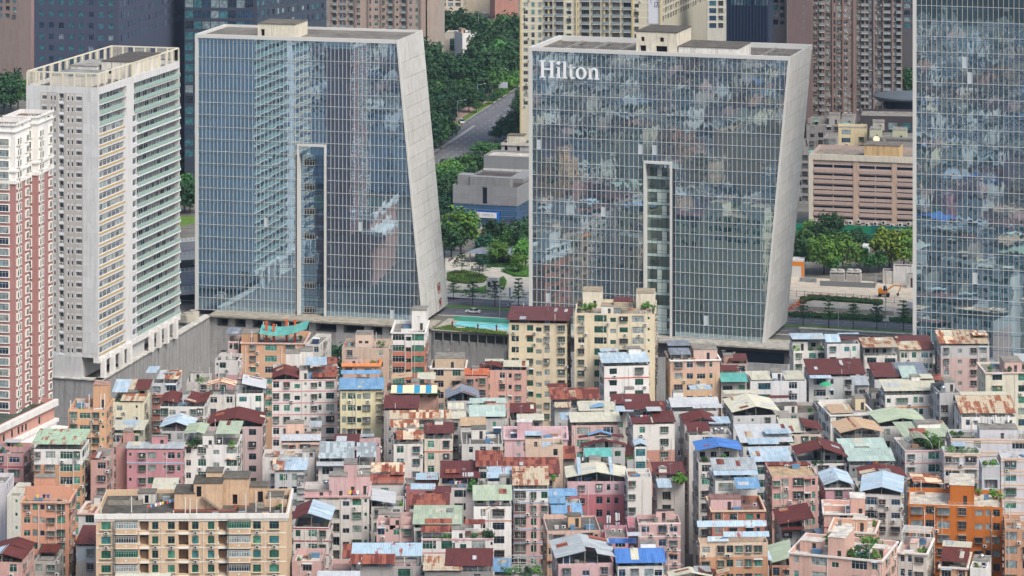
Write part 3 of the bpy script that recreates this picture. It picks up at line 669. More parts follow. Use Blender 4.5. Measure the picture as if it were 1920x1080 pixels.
H(1762,1801,737,7,12,4,'b4b5b6','b.w','T .3 .3;H b9b9b8 .4 .9 .4 .9 2.6;S rust 0 .4 .5 .9 2.0 2.4','grey house beside the long white house',gl='b',cage=1)
H(1803,1905,782,6,12,1,'d9d5cc','n|n.n.w','S rtan -.02 1.02 .05 .8 .8 3.2;S cream .1 .98 .8 1.0 3.3 3.6','white house under rust striped roof',dirt=.6,gl='b')
H(1262,1346,772,6,13,5,'c2c6c8','n|w.G','R white -.05 1.04 -.03 .65 1.2 2.6;H dcdad4 .12 .35 .75 .95 3.5;S sky .5 1 .7 1 3.4 3.6','house under arched blue grey roof',side='wnGw')
H(1375,1455,780,6,14,6,'bcbfc1','s.s.w','G cream -.04 1.1 -.03 1 1.0 2.4;S cream 0 .9 .98 1.2 2.4 2.6','house under wide cream gable roof',side='wnwn')
H(1284,1365,800,6,10,4,'b9b3ae','G.D','G maroon -.03 .75 0 .9 .9 2.2 .6;S sky .55 1.05 -.1 .4 .9 1.4;S white .3 1 .9 1.2 2.4 2.7;H c28f96 0 .22 .05 .4 1.6','maroon roofed house with blue corner sheet')
H(1292,1372,816,6,6,4,'c9c6bf','.W-','S maroon -.02 .5 0 .9 .9 2.0;T .65 .5;T .8 .5','cream house with half maroon roof',noroom=1)
H(1393,1484,838,6,12,5,'c3c2be','w.n.W','S white -.05 1.05 0 1 1.0 2.8;S sky .5 1.05 .2 .5 2.5 2.9','house with broad weathered white roof',side='nwnw')
H(1310,1392,868,6,12,3,'c9c2b8','W.w|w','G cobalt -.03 1.03 .15 .9 2.4 3.4;V .15 .1 1.3;V .6 .12 1.8;V .85 .1 1.3;V .45 .15 1','terrace house under bright blue gable tarp',gl='m',side='wGnw',par=.7)
H(1412,1484,872,6,9,3,'bfc9cb','D.w','S sky -.03 1.02 -.1 .9 1.0 2.2;S sky 0 .8 .9 1.3 2.9 3.4','house with two pale blue awnings')
H(1650,1735,800,6,12,7,'c5c2ba','w.w-','G green -.04 1.05 0 1 .9 2.0','house with yellow green gable roof',side='wwnn')
H(1580,1652,822,6,11,6,'c9c6c0','D.n','G tan -.08 1.08 -.03 1 1.4 2.6;X rust .34 .4 0 1 2.3 2.4','house under tan sheets with rust strip',side='wwww',par=1.1)
H(1468,1540,815,6,9,3,'c9b19f','W.ww','S cream -.02 .6 0 1 .5 1.8;X maroon .55 1.05 0 1 2.0 1.0','tan house with cream and maroon roof')
H(1712,1775,822,6,10,8,'c4c0b8','w.ww','S green -.3 1.2 -.1 1 .4 1.7;H dfddd6 .3 .98 .5 .95 3','house with flat green roof and white box',side='nwnw')
H(1697,1766,845,7,13,5,'d6cfcc','w-W','V .75 .2 2.3;V .9 .4 2.5;V .65 .5 2.2;V .95 .15 1.8;V .8 .6 2.4;V .55 .7 1.8','pink white house with arched trellis',gl='t',band='c68f92',side='wGnw',arch=1,par=.6)
H(1583,1664,852,6,9,3,'c6ccca','D.w','S mint -.05 1.05 .3 1 .8 1.6;H d5d6cf .3 .62 .1 .4 1.8;V .15 .1 1.1;V .72 .1 1.3;V .9 .1 1.3;V .45 .05 .9','mint roofed house with planter row',cornice='bcd2c8')
H(1592,1676,872,6,9,2,'8d9296','s.D.s','S mint -.03 1.03 -.05 .8 1.0 2.2;L .4 -.02 3','grey house with laundry under mint roof',lc=('c5c4c0',1.0))
H(1500,1588,870,6,13,3,'d2cecb','w.W.w','X maroon -.06 .5 .15 .8 1.6 3.3;X maroon .5 1.03 -.02 .9 3.6 1.6;V .3 .05 1.5;V .45 .05 1.4;V .1 .05 1.2;V .8 .05 1','house under two sloping maroon sheets',gl='b',par=1.2)
# centre rows
H(350,391,716,5,10,0,'bdb7ae','b.w','H cbc8c0 .1 .6 .4 .8 2.4;V .6 .1 1.6','flat grey house below the concrete wall')
H(285,331,718,6,10,-2,'b9c3cc','w.W','S sky -.3 .15 .2 .8 2.2 2.6;S white .15 .45 .1 .9 .8 1.4;S rorange .42 1.08 .1 .9 .8 1.4','pale blue house with rusty roof',stripe='c4623e',lc=('b0664a',1.1),gl='b',aw=.4)
H(209,270,754,6,11,-2,'d8cfa4','w.s','S sky -.05 .42 .3 1 1.8 3.4;S rtan .3 .6 .5 1.1 2.0 3.2;S maroon .6 1.05 .5 1.1 2.0 3.2;S rtan .28 1.0 -.03 .4 .4 1.2;V .2 .1 1.1','pale yellow house with patchwork roofs',side='wGn')
H(128,199,768,9,12,-1,'dc9c5c','wW|ws','H d99c5e .55 .95 .55 .9 5.5;M .05 .05 3;M .45 .5 3.2;M .8 .3 4;M .9 .3 4;V .3 .1 .8','orange tan block with tall roof hut',gl='g',ac=.9,slab='b08d80',par=1.1,side='GnGw')
H(209,262,812,5,9,-2,'c7c0a8','D.w','S cream -.05 1.15 -.05 .9 .9 1.4;V .9 .1 1.2;L .3 .03 3','low house under long cream awning')
H(388,440,740,6,11,-1,'d8d2c6','G.|G','G rorange -.03 1.03 -.03 .95 2.3 3.3;V .1 .1 1.1;A .6 .4','cream house with orange rusted gable',dirt=.8,side='wnw',par=.8,noroom=1)
H(443,494,738,6,12,3,'dadbd8','w.G','X white .2 1.1 0 .9 2.6 1.2;H aab4bd .0 .35 .2 .6 2.6;S maroon 0 .2 .5 .8 1.2 1.6','white house with folded white roof',gl='t',side='Gnw')
H(510,632,712,7,18,3,'d8cfc8','w.w.S.s.wn.W','G maroon .0 .42 -.03 .6 .5 1.6 .45;S rust .62 1.0 -.02 .5 .6 1.3;H d6d2ca .20 .42 .62 .9 5.2;H d6d2ca .42 .62 .7 .98 5.4;H cfcac2 .42 .55 .12 .4 2.8;H 5aa7dc .55 .80 .2 .45 1.9;S sky .52 .84 .12 .5 3.2 3.8;S rust .8 1 .6 1 1.5 1.8','big white block with maroon sheets',gl='g',band='c98e90',side='nwGw',vis=7)
H(638,717,733,7,13,2,'d9cd8c','nw|nw.G','S blue -.03 1.04 -.05 .75 .5 1.2;S blue -.0 .95 .85 1.0 1.8 2.4','yellow house under bright blue roof',gl='g',side='nwnw',lc=('d9cd8c',6),top='b9c4d4')
H(300,383,762,6,12,-2,'d6d1c8','ww.S.ww','G maroon -.04 .42 -.03 .9 .9 1.6 .4;G maroon .58 1.06 -.03 .9 1.6 .9 .5;K bcc7d0 .45 .6 .4 .7 3','white house with twin maroon roofs',gl='g',stripe='c98a84',side='wGw')
H(303,345,808,5,9,-2,'b6b9bb','w.w','G sky -.1 1.4 -.05 1 1.0 2.4;H c0697a .55 .9 .2 .5 1.8','house with light blue gable roof')
H(392,492,800,6,12,0,'c9a9a8','w.G|G','G maroon -.05 1.02 0 1 .6 2.2 .5','pink grey house with big maroon gable',gl='k',noroom=1,side='www')
H(345,445,834,6,11,-1,'d8d6cf','n.w.S.W','G green -.02 .38 .1 1 2.4 2.9 .6;S green .58 1.03 .1 1 2.4 3.2;H d6d5ce .35 .55 .0 .4 3.2;V .22 .02 2.0;V .9 .02 1.4;V .08 .05 1;L .6 .1 2','white house with pale green roof',gl='g',side='wnw',ac=.5,noroom=1)
H(238,342,843,6,14,-1,'cf7f8b','s.w|w.s|wn','S grey -.02 1.02 -.03 .9 .3 .9;H c97a84 .42 .7 .6 .9 2.8;A .8 .5','bright pink house with grey sheet roof',gl='g',par=.3,band=None,stripe='9db6cf',side='w')
H(217,238,838,6,13,-2,'c58379','.','H c98a80 .2 .9 .6 .9 2.6','narrow dark pink house beside the alley',side='')
H(64,154,842,7,10,-2,'d4d2cd','w.W.D|w','S mintr -.05 1.02 -.06 1.1 1.3 2.2','house with rust patched green roof',lc=('d58f4c',1.2),gl='g',ac=.5,side='DwG',noroom=1)
H(170,200,862,6,12,-2,'c98e82','.w','S rust 0 .6 -.02 .4 .4 .8;H bdb9b2 .0 .95 .4 .95 .8;A .8 .2','salmon house squeezed beside the alley',side='wwG')
H(-25,44,850,6,11,-4,'cf8f90','wW.W','Z 0 1 .5 1.2;V .3 .3 1.2;V .7 .6 1;A .5 .2','pink house with cluttered flat roof',gl='m',stripe='9c4a50',side='wwww',slab='75706a')
H(40,129,940,9,10,-1,'dd8b5c','wn|nw|w','K db8a5e .18 .62 .55 .85 4.6;Z 0 1 .45 3.0;L .25 .2 3.5;A .85 .25;V .8 .08 .9;V .1 .1 .8','tall orange block with recessed top terrace',fh=2.8,gl='g',side='wGwG',vis=8,cornice='dd9a72',ac=.4)
H(-22,11,905,6,9,-3,'cdc6d4','w.','A .5 .3','pale lilac house at the frame edge',side='nn')
H(13,38,930,6,12,-3,'d3cfb4','.s','Z 0 1 .5 1.2','narrow cream house with long side wall',side='nsn',gl='g')
H(-20,41,1053,6,12,-4,'d3978a','w.w','X sky -.05 .4 -.05 .5 1.0 2.0;X maroon .35 1.05 -.05 .5 2.0 .8;X maroon -.05 .5 .45 1 1.0 2.0;X maroon .5 1.05 .5 1 2.0 .8','pink house with maroon and sky blue roof',side='GwG')
H(64,104,1052,5,12,-3,'a7a099','w.w','S maroon 0 .9 .5 1.0 .6 1.2;H a5a09a .2 .8 .1 .4 .8;A .9 .2','grey house below the orange block')
H(143,178,1024,5,11,-2,'a9c2d4','-w','S maroon -.05 1.1 -.05 .9 .6 1.9','light blue house with maroon roof',lc=('bdb9b2',1.1))
H(147,178,962,6,10,-3,'c9cbcc','.w','S rtan 0 1 .1 1 -.5 -.4;H c9c6c0 .5 1.2 .9 1 2','house with salmon terrace behind tan block',par=.8,cornice='d9a08e',side='')
H(256,352,936,7,10,0,'d2a877','','H bdb9b0 .0 .3 .1 .5 1.0;S cream .25 .75 .2 1 .8 2.2;H c9a478 .35 .45 .2 .5 1;A .8 .5;H a9a59d .75 1 .3 .7 1.2','house with pale sheet behind tan block')
H(528,600,830,6,11,2,'dba98c','ww.WW','R white -.03 1.02 -.03 .6 .5 1.2;H dba98c .08 .55 .65 .95 3.8;S grey .7 1.02 .6 1 2.2 2.6','salmon house under light grey roof',gl='k',noroom=1)
H(492,590,860,6,9,1,'d0c5bb','w.w','Z 0 1 .1 1.0;S rtan .2 .6 .2 .6 .3 .5;H cbc8c2 .75 1 .4 .8 1.6','pinkish cream house with roof terrace')
H(515,570,884,6,9,1,'b3b8bc','.w.nw','S rorange -.1 .35 -.05 .7 .4 1.6;S sky .3 1.1 -.05 .7 .4 1.6;M 1.0 .5 4','grey house with rust and blue sheets')
H(626,712,838,6,9,1,'cf9ea2','.w.','S maroon 0 .55 .1 .8 .8 1.4;Z .5 1 .6 1.6','pink house with small maroon sheet')
H(597,705,873,6,12,2,'c9c5be','W.w.W','S peel 0 .62 .1 .9 1.4 3.0;S peel .66 1.0 .1 .8 1.6 3.0;S white -.03 .5 -.1 .1 .2 .6;X maroon .55 .72 .1 .7 1.0 1.8','house under flaking pale blue sheets',gl='k',noroom=1)
H(571,692,930,7,12,1,'cfc8bc','-.B|Sw|s','H d39a9c .0 .42 .0 .1 2.0;H cfa0a0 .38 .66 .0 .35 5.2;H cf9ea0 .6 .8 .3 .7 7;H d0a0a2 .78 1.0 .35 .8 4.2;W .25 .5;T .3 .8;N .85 .5;A .4 .85;A .25 .85;L .66 .06 3;Z 0 1 .4 2.2','pink crowned house with roof clutter',gl='m',cornice='d39a9c',side='wGw')
H(722,820,738,6,12,0,'c98e76','.w-','X tan .1 .5 .5 1 2.4 3.0;S cream .6 .95 .5 1 2.4 2.8;S mint .12 1.0 -.2 .1 .6 1.5;H cc9480 .5 .65 .1 .5 3.4;V .25 -.02 1.6;V .4 -.02 1.6;V .55 -.02 1.7;V .7 -.02 1.6;V .85 -.02 1.6;V .97 -.02 1.5','salmon house with striped awning and hedge',awn=1,side='w')
H(720,784,770,6,10,0,'a9a29a','w.w','S maroon -.02 1.02 -.02 1 .6 1.6','house with plain maroon roof',noroom=1)
H(839,895,752,6,9,3,'b8b6b2','w.n','G slate -.05 1.08 -.05 1 .8 2.4 .45','small grey shed roofed house')
H(733,846,796,6,12,1,'b5b0a8','w.w.w','S rtan -.03 1.0 -.03 .85 1.4 2.5;S rorange .3 .9 .0 .8 1.5 2.6','long house with orange streaked roof',dirt=.9,noroom=1)
H(842,878,786,6,9,2,'b9b8ae','w.','S cream -.05 .9 -.05 .45 .2 1.0;S cream -.05 .8 .55 1 1.4 2.0','house with two yellowish sheets')
H(882,952,785,6,11,2,'bcbab4','w.n.','S mint -.03 .95 -.05 .6 .6 1.9;S mint .0 1.0 .65 1 2.2 2.6;S rust .4 .7 .6 .7 2.4 2.5','house with mint green metal roof')
H(957,1018,788,6,10,1,'a49c92','G.w','S maroon 0 .8 .3 .9 1.2 2.2;S cream .2 1.03 -.1 .3 .2 .9;A .2 .1','shabby house with maroon and cream sheets')
H(738,793,833,6,12,3,'d6cfc2','w.w','S rorange .1 1.03 -.03 .5 1.2 2.0;S rorange -.1 .9 .55 1.0 2.4 3.0;H dcd9d2 .5 .75 .4 .6 3.6','white house with orange rust sheets',gl='t',side='nnwn',dirt=.7)
H(796,849,823,6,10,1,'d9cdb8','G.G','S maroon -.03 1.05 -.03 .8 1.4 2.2;H dcd9d2 .35 .65 .6 .8 3.8','cream house with flat dark red roof',stripe='b85a40',dirt=.8)
H(866,943,833,6,14,2,'c8c4ba','.n.w.w','H d8d2c6 .25 .6 .45 .75 2.4;W .8 .8;A .7 .1;M .2 .05 1.5','wide house with flat grey concrete roof',slab='6f6d68',par=.4)
H(863,909,802,6,5,2,'b5b2aa','.','S tan 0 1.05 0 1 .4 1.4;A .1 .8','small house with tan sheet roof')
H(946,1064,822,6,12,0,'d3a5ab','n|w.','H d49ca6 .2 .44 .3 .6 4.2;Z 0 1 .6 1.7;W .1 .3','pink parapet house with white terrace',slab='d2cdcb',par=1.2,cornice='d6a9b0')
H(985,1056,838,7,8,1,'d9b596','-.n','S sky .3 .68 .1 .5 -.1 .2;H d9b596 0 .42 .05 .5 2.8;Z .6 1 .1 1.2;V .9 .3 1;S sky .0 .45 .05 .5 2.6 2.8','cream block with sky blue patches')
H(1040,1128,766,6,12,4,'b5b8b6','s-.w.','S rust -.06 1.0 .25 .85 1.6 2.8;S rust -.08 .35 .85 1.05 3.0 3.5;S rtan 0 .35 -.1 .15 .5 1.2;S cream .5 1.05 -.1 .15 .5 1.4;H cfcdc6 .3 .55 1.0 1.1 3','grey house under long rust red roof',side='wnw',noroom=1)
H(1072,1160,798,6,12,4,'cfa49c','|D.W','S cream -.03 1.05 -.03 .5 .9 1.9;X blue .45 .75 .6 .9 2.6 3.0;S cream .2 1.0 .5 1.0 2.2 3.0;H d8a588 .08 .28 .55 .8 2.6;S sky -.2 0 .2 .8 .9 1.0','pink house with overlapping cream sheets',side='wnw')
H(1150,1222,764,6,10,3,'c3bfb6','w.w.','S maroon -.02 1.0 .1 .8 .6 1.6;H e0ddd6 .38 .62 .8 1.1 3.6;S sky -.02 .5 -.35 .05 -.2 .3','house with maroon roof and white hut')
H(1094,1172,840,6,13,3,'aeb2b3','.w.w','G maroon -.06 1.03 -.05 .5 .5 1.8;G maroon -.1 1.0 .55 1 1.8 2.6;G blue .12 .7 .35 .75 2.6 3.5;H b9c2c8 .3 .72 .4 .7 2.8','house with blue dormer on maroon roof',side='Gnw')
H(1100,1149,878,6,9,3,'c9cbc8','-.w','H 45a79c .04 1.0 .02 .6 1.6;S teal -.05 .98 .0 .5 2.6 3.6;H 9da3a6 0 .95 .5 .9 2.2','house with teal sheet walls',side='nw')
H(1187,1265,796,7,13,4,'d8d3c8','w.w','S maroon -.02 .55 -.02 .35 .3 .8;S maroon .5 1.03 -.02 .6 .5 1.4;S maroon -.1 .9 .6 1 1.8 2.6;S white .4 .75 .4 .7 2.0 2.1;L .1 .4 4','white and salmon block with maroon roofs',lc=('d0886a',2.1),gl='g',side='Gnwn',ac=.5)
H(1176,1188,862,5,8,10,'a9adb0','-','X maroon -.2 1.1 0 .8 .6 2.6;V .3 .1 1','shed with sloping maroon roof')
H(1190,1212,838,6,5,3,'cfd8d4','D','G sky -.05 1.05 -.05 .9 .4 1.0','tall narrow white annex',gl='t',lc=('c8b9a8',1.2))
H(1057,1078,862,5,8,2,'7d7a78','b','S rust -.1 1.1 -.1 .9 .4 1.6','little red roofed shed in the alley')
H(968,1050,895,6,11,1,'c9a58a','w.w','S rust -.04 1.0 0 1 .8 1.9;V .85 0 1','house with flat rust brown roof',noroom=1)
H(963,1028,917,7,11,1,'d2d0cb','W.w.w','S rtan -.03 1.03 -.02 .9 .9 2.6;S maroon 0 .3 .6 .7 2.1 2.2','pink house with blue bands',lc=('d6a09c',1.0),band='86acc8',gl='g',ac=.8,side='wnw',dz=.0)
H(1064,1174,903,6,13,1,'d5a3ae','.w.wnn','G cream -.03 1.03 -.03 .8 1.0 2.3;S sky .18 .24 0 .8 1.6 3.2;H a9a49b .4 .6 .75 1 3.8;S sky .73 .78 0 .8 1.7 3.3','pink house with pale patched gable',gl='k',side='wnw',noroom=1,lc=('c9606e',1.0))
H(1177,1222,895,7,10,2,'cdc9bf','w--','A .8 .3;Z .5 1 .5 1','blank beige tiled house',dirt=.3,side='ww',tile=1)
H(1232,1284,897,6,10,3,'c9bdae','b.','S maroon -.1 1.05 .1 .9 .7 1.6;S sky -.05 .45 -.6 -.05 -.6 .0;V .75 -.15 2.2;V .85 -.2 1.8;H d4d0c8 .1 .38 .2 .4 2.6','cream house with terrace tree',side='ww')
H(1033,1092,962,5,12,2,'bfc3c6','w.','S blue -.02 .5 .3 .9 1.2 2.2;S blue .02 1.0 -.05 .4 .0 1.0;S blue -.02 .9 .65 1 1.8 2.4','house with three blue sheets',noroom=1)
H(828,897,915,6,12,1,'cbb9b5','.W.','S maroon -.04 1.06 .15 .95 1.8 3.4;S rust .1 .5 .3 .5 2.5 2.8;V .85 0 2.2;L .2 .2 3;Z 0 1 .3 1','house under large dark red canopy')
H(898,962,880,7,8,1,'b9b2a8','w.W.w','S rust -.1 .7 .0 1 .6 2.4;S rust .6 1.05 0 .7 .4 1.4','house with two step rust roof',noroom=1)
H(914,960,903,7,8,1,'c5c6c4','n.-','S skyr -.02 1.0 0 .7 .8 2.0;H b9b7a8 .5 .98 -.02 .3 2.0','house with light blue patched sheet')
H(694,758,908,6,10,1,'c9c6be','.wb','S rorange 0 1.0 .55 .95 1.4 2.6;S rust -.02 .98 -.03 .45 .2 1.2;S rust .6 1 .3 .5 1.4 1.5','white house with rusty double roof',gl='t')
H(696,757,950,6,9,1,'c6c3ba','w.w','X white -.02 .75 -.1 1 1.8 .9;H b8b4aa .1 .5 .0 .2 .6;V .9 .2 1','house with tilted plain white roof')
H(761,820,915,6,9,0,'b5656a','b.w','S skyr .3 1.02 .3 .8 1.2 1.6;S maroon .32 1.04 .3 .6 .6 1.0;H b9616a 0 .32 .2 .7 1.2','crimson house with blue edged awning')
H(768,843,955,6,11,0,'b9b4ac','w.w','S rust -.02 1.0 -.02 .6 1.0 1.9;S skyr .0 .62 .65 .9 2.6 3.2;S maroon .6 1.02 .6 1 2.0 2.4','house with long red brown sheets')
H(888,959,950,7,12,1,'dad8d2','n|W','S green -.02 1.02 -.02 .7 1.4 2.6;L .3 .05 4','white house with green sheet roof',gl='k',band=None,stripe='b58a78',side='Gnww',ped=1)
H(776,866,990,6,12,0,'bfbdb5','w.w.w','S green -.03 1.0 0 1 .8 1.8;H 9fb0a8 .1 .4 .2 .5 1.6;H 5fa0d0 .68 .8 .6 .8 2.6','house with wide pale green roof',noroom=1)
H(706,775,985,6,11,0,'d3a19a','ws.w|sw','H d49f98 .36 .64 0 .3 2.6;Z 0 .35 .4 1.4;H d6b9b0 .02 .33 .5 .9 1.8;A .9 .5;Z .65 1 .4 1.6','pink house with central roof tower',lc=('cbc5ba',1.2),ac=.4)
H(790,926,1010,6,13,1,'d6d2ca','D.D.S.D.s','S rust .0 .42 .1 .45 1.2 1.8;S rust .05 .42 .5 .8 2.2 2.6;H dcd8d2 .42 .6 .0 .35 2.8;S rust .6 .88 .4 .7 2.2 2.6;V .3 .08 1.1;V .38 .08 1;V .72 .08 1.2;V .95 .1 1.8;V .9 .1 1.6;V .18 .08 .8','long white house with pink bands',gl='g',band='c98e98',side='ww')
H(550,616,988,6,11,-2,'d6d0c8','n.w|w','G maroon/sky -.06 1.08 -.03 1 1.6 3.2 .42','white house with red and blue gable',gl='g',band='98404a',side='wnw',ac=.4)
H(1197,1276,980,7,14,2,'d29c98','|w.w|w','H d9a39a .45 .7 .55 .75 2.4;H cfa29a .7 .9 .85 1 2;A .6 .06;A .75 .06;A .1 .2;Z .5 1 .9 1','dusty pink block with blue windows',gl='b',band='ddd5cf',slab='4e4d4b',side='GwGw',ac=.7)
H(1135,1178,1008,6,10,0,'d28596','s.W','Z 0 1 .95 1;N .15 .3;N .55 .5;A .3 .8;A .6 .8','hot pink house carrying antenna masts',side='w')
H(1178,1200,990,6,9,0,'d4788e','.','Z 0 1 .5 1','hot pink annex without windows',side='')
H(1026,1126,996,6,12,4,'d6a894','nW.S.Wn','H d9a266 .42 .66 .3 .55 2.4;A .3 .3;Z 0 .4 .9 1.0','pink and tan house with flat dark roof',slab='6a6762',par=.3,gl='m',side='GwwG',lc=('cf9a66',.9))
H(1047,1150,1060,6,13,5,'d3a2a6','w.S.w','X grey -.06 .5 -.03 1 1.6 3.0;X grey .5 1.06 .25 1 3.0 1.6;X grey .7 1.06 -.03 .3 2.4 1.6;Z 0 1 .02 1.1','pink corner house with grey gable',gl='b',side='GGwG')
H(1158,1244,1062,6,11,3,'cfcfcb','w.w.w|w','R cobalt -.04 1.05 -.05 .8 .8 2.6;H f0efec .55 .88 .45 .7 4.2;S cobalt -.1 .5 .8 1.0 2.4 2.8;S white .3 .6 .7 .9 4.2 4.4','white house with cobalt blue roof',gl='b',dirt=.6)
H(660,790,1062,6,11,0,'a39e98','-.W','S skyr -.02 1.0 .25 .7 1.4 2.8;S rust -.15 .18 .2 .7 1.2 2.6;S rust -.02 .62 -.1 .2 .8 2.0;H c98e96 .62 .92 .1 .3 1.4;T .1 -.05;A .7 .3','low house with blue and rust sheets',noroom=1)
H(796,924,1072,6,10,0,'8b8883','w.w','S rtan -.02 .55 -.05 .6 .4 1.8;S maroon .3 1.0 .1 .9 .9 2.4','low house with cream and maroon roof',noroom=1)
H(548,602,1052,5,10,-2,'cf9d98','w','Z .1 1 .8 1.2;V .2 .2 .8','small pink house with white terrace floor',slab='cfcac4')
H(620,656,1068,5,8,0,'cb9a94','w','Z 0 1 .5 1','small pink house beside rusty sheets')
H(928,1016,1078,5,8,1,'a9a69c','w','S blue -.1 .35 -.1 .9 .9 1.5;V .3 .0 1.8;V .7 0 2.0;V .9 .1 1.8;V .5 .2 1.6','low house with dome trellis garden',dome=1)
H(1341,1420,902,7,12,3,'c6c5bf','D.W','S grey -.03 1.03 .15 .7 2.0 3.2;S sky -.03 1.02 -.03 .15 1.4 1.9;A .55 -.02;A .8 -.02;Z 0 1 .12 1.2','grey house with corrugated canopy',gl='g',side='Gwwn',par=1.0)
H(1335,1434,957,6,12,2,'c0673f','w.w.wn','H d3a3a2 0 .58 .25 .6 2.6;S blue .52 .98 .5 1 3.2 4.2;A .85 .6','brick orange house with pink terrace room',cornice='d9b98c',side='www',slab='8a6c66')
H(1312,1440,1018,7,13,2,'d6b28c','w.wwGww','S skyr .35 1.02 -.03 .3 1.2 2.0;S skyr -.02 1.0 .5 .8 2.8 3.8;S sky .12 .42 -.1 .15 .4 1.2;L .15 .02 3.5','tan block with red blue striped sheets',lc=('cc8a4e',1.0),gl='m',ac=.4,side='wGw')
H(1374,1442,1060,5,11,2,'cfd0cc','-.w','X skyr -.08 .55 -.05 1 1.0 2.2;X sky .55 1.1 -.05 1 2.2 1.0','white house with striped sky blue gable',noroom=1)
H(1262,1345,1088,5,10,2,'c4bba8','w','G cream -.1 .9 0 .7 .6 1.6;X maroon .6 1 .2 .7 1.6 1.0;X rtan .95 1.3 0 .7 .6 1.4','low house with cream patched roof')
H(1448,1534,894,7,13,3,'d8998c','w|w.W|wn','S rust .0 .95 .85 1.0 -.2 .1;A .4 .8;A .9 .7','rose pink block with tan flat roof',gl='g',slab='b9a080',side='GwGwG',par=.5,band=None)
H(1548,1598,915,6,11,2,'cf8d9a','.w.','G sky -.08 1.08 -.05 1 .8 2.0','pink house with small blue gable',cornice='cfd0cc',side='nw',gl='g')
H(1464,1510,992,5,12,2,'aeaeaa','W.W','X maroon -.1 1.35 -.05 1 1.2 2.6;S maroon 0 .9 -.15 0 .3 .5','shed house with slanted maroon roof',gl='k')
H(1512,1540,1004,5,9,2,'8e8c88','w','H 9a9893 .1 .7 .2 .7 1.2;S sky .6 1.1 -.2 .4 .8 1.0','tiny grey house with striped blue awning')
H(1618,1700,902,6,9,2,'bdb6aa','w.w','G maroon -.05 1.02 0 1 .8 1.9;H cfccc4 .4 .65 .0 .35 2.8','house with maroon roof and cream chimney')
H(1610,1665,916,6,7,2,'b9b6ad','w.w','W .15 .2;W .5 .2;V .8 .2 1.5;V .95 .1 1.4;V .05 .1 1.2','house with two blue solar panels')
H(1616,1690,927,7,14,-8,'c9c6bd','Dw.wA'.replace('A',''),'G sky -.05 1.05 -.04 1 .8 2.0;Z 0 1 .03 1','grey white house with pale blue gable',gl='b',side='wwGwG',ac=.7,lc=('c9c6bd',1))
H(1714,1766,914,6,8,0,'5f5b56','w','X rorange -.05 1.05 -.05 1 1.4 .9','dark house under rust streaked sheet')
H(1545,1618,962,7,11,-4,'da9a82','.w.','H dd9f86 .68 1.06 .0 .45 4.2;Z 0 .6 .45 1.2;H d8d4cc .0 .18 .5 .7 1.0','salmon house with white tiled terrace',slab='d8d3ca',stripe='a8434a',cornice='dcd6cc')
H(1555,1640,994,7,10,-12,'dc9b6f','.w.wn','H da9a6c .48 .78 .3 .6 2.6;V .9 .8 1','tan house with railed square terrace',slab='d6cdbf',cornice='dcd0bc',side='wb')
H(1480,1653,1035,8,15,-19,'dda58e','n.DS.Dn|','H dba088 .06 .3 .3 .5 2.2;H dda68e .42 .60 .02 .6 4.6;H d6a090 .85 .98 .3 .5 2.0;V .25 .7 1.5;V .3 .8 1.5;V .75 .1 2.2;V .82 .12 2.0;V .68 .1 1.4;V .9 .2 1.6;V .62 .2 1.4;V .7 .8 1.6;V .76 .8 1.6;V .82 .8 1.6','large salmon block with planted white terraces',fh=3.0,gl='g',slab='d2cdc4',side='nwnwn',cornice='d9d2c8',vis=4)
H(1683,1738,1034,7,12,-14,'cfc4b4','nn|G','H cfc3b0 .35 .6 .3 .6 1.8;V .75 .1 1;V .85 .3 1','pinkish house with white slatted pergola',slab='c9aaa0',side='wGwn',perg=1,cornice='d8d2c8')
H(1762,1813,1062,6,12,-12,'d79c62','w.w','S maroon .0 1 .1 .8 .8 1.8;S cream -.03 1.05 .75 1 1.8 2.2','tan house with maroon roof and cream edge',side='wwG',cornice='d6d0c6')
H(1819,1850,1064,6,10,-14,'dcdcd8','.','H dadad6 0 1 .5 .9 1.0;V .3 .3 .8;A .7 .3;T .5 .7','small bright white house',side='')
H(1703,1880,945,9,14,-8,'!b86c33','C|wC.w.wn||w','H !b86c33 .44 .70 .3 1.0 4.2;A .5 .06;A .55 .06;M .16 .02 1.8;M .19 .02 1.8;Z .42 .44 .3 1;V .93 .7 2;V .75 .9 1','large bright orange apartment block',fh=2.9,gl='k',slab='c9c2b4',side='GCGw',vis=8,ac=.3,orange=1)
H(1884,1940,992,8,12,-8,'cf8a55','C.C','A .4 .3;Z 0 1 .5 1','orange block at the right edge',gl='k',slab='a89a8a',side='')
H(1447,1482,1060,5,10,-3,'cf8a68','w.w','X green -.1 1.1 0 1.4 .4 1.8','orange house with dull green roof')

H(1770,1838,849,8,6,-2,'c3c6d4','Gw.C','V .2 .2 1.6;V .45 .2 1.5;V .7 .2 1.5;V .9 .2 1.2','lilac block with planted step terrace',fh=3.1,gl='k',band='d3ab82',vis=8,par=1.0,lil=1)
H(1841,1875,872,8,6,-2,'b9bccb','B','V .3 .1 1.5;V .7 .1 1.4','lilac block middle bay',fh=3.1,gl='k',band='b3c9bf',vis=8)
H(1877,1945,858,8,6,-2,'c3c6d4','C.w','V .8 .3 1.2;Z 0 1 .5 1.2','lilac block right wing',fh=3.1,gl='t',band='d3ab82',vis=8,lil=1)
H(1783,1935,822,9,9,-2,'c0c4d2','G.G--D','H c3c6d4 .36 .83 .1 .7 2.9;H 6b6258 .02 .3 .3 .8 .6;V .1 .3 1.6;V .05 .5 1.2;N .42 .6;N .5 .5;N .58 .7;N .66 .5;N .74 .7','lilac rear block carrying antennas',fh=3.1,dz=-1.4,band='d3ab82',vis=3,gl='k',lil=1)
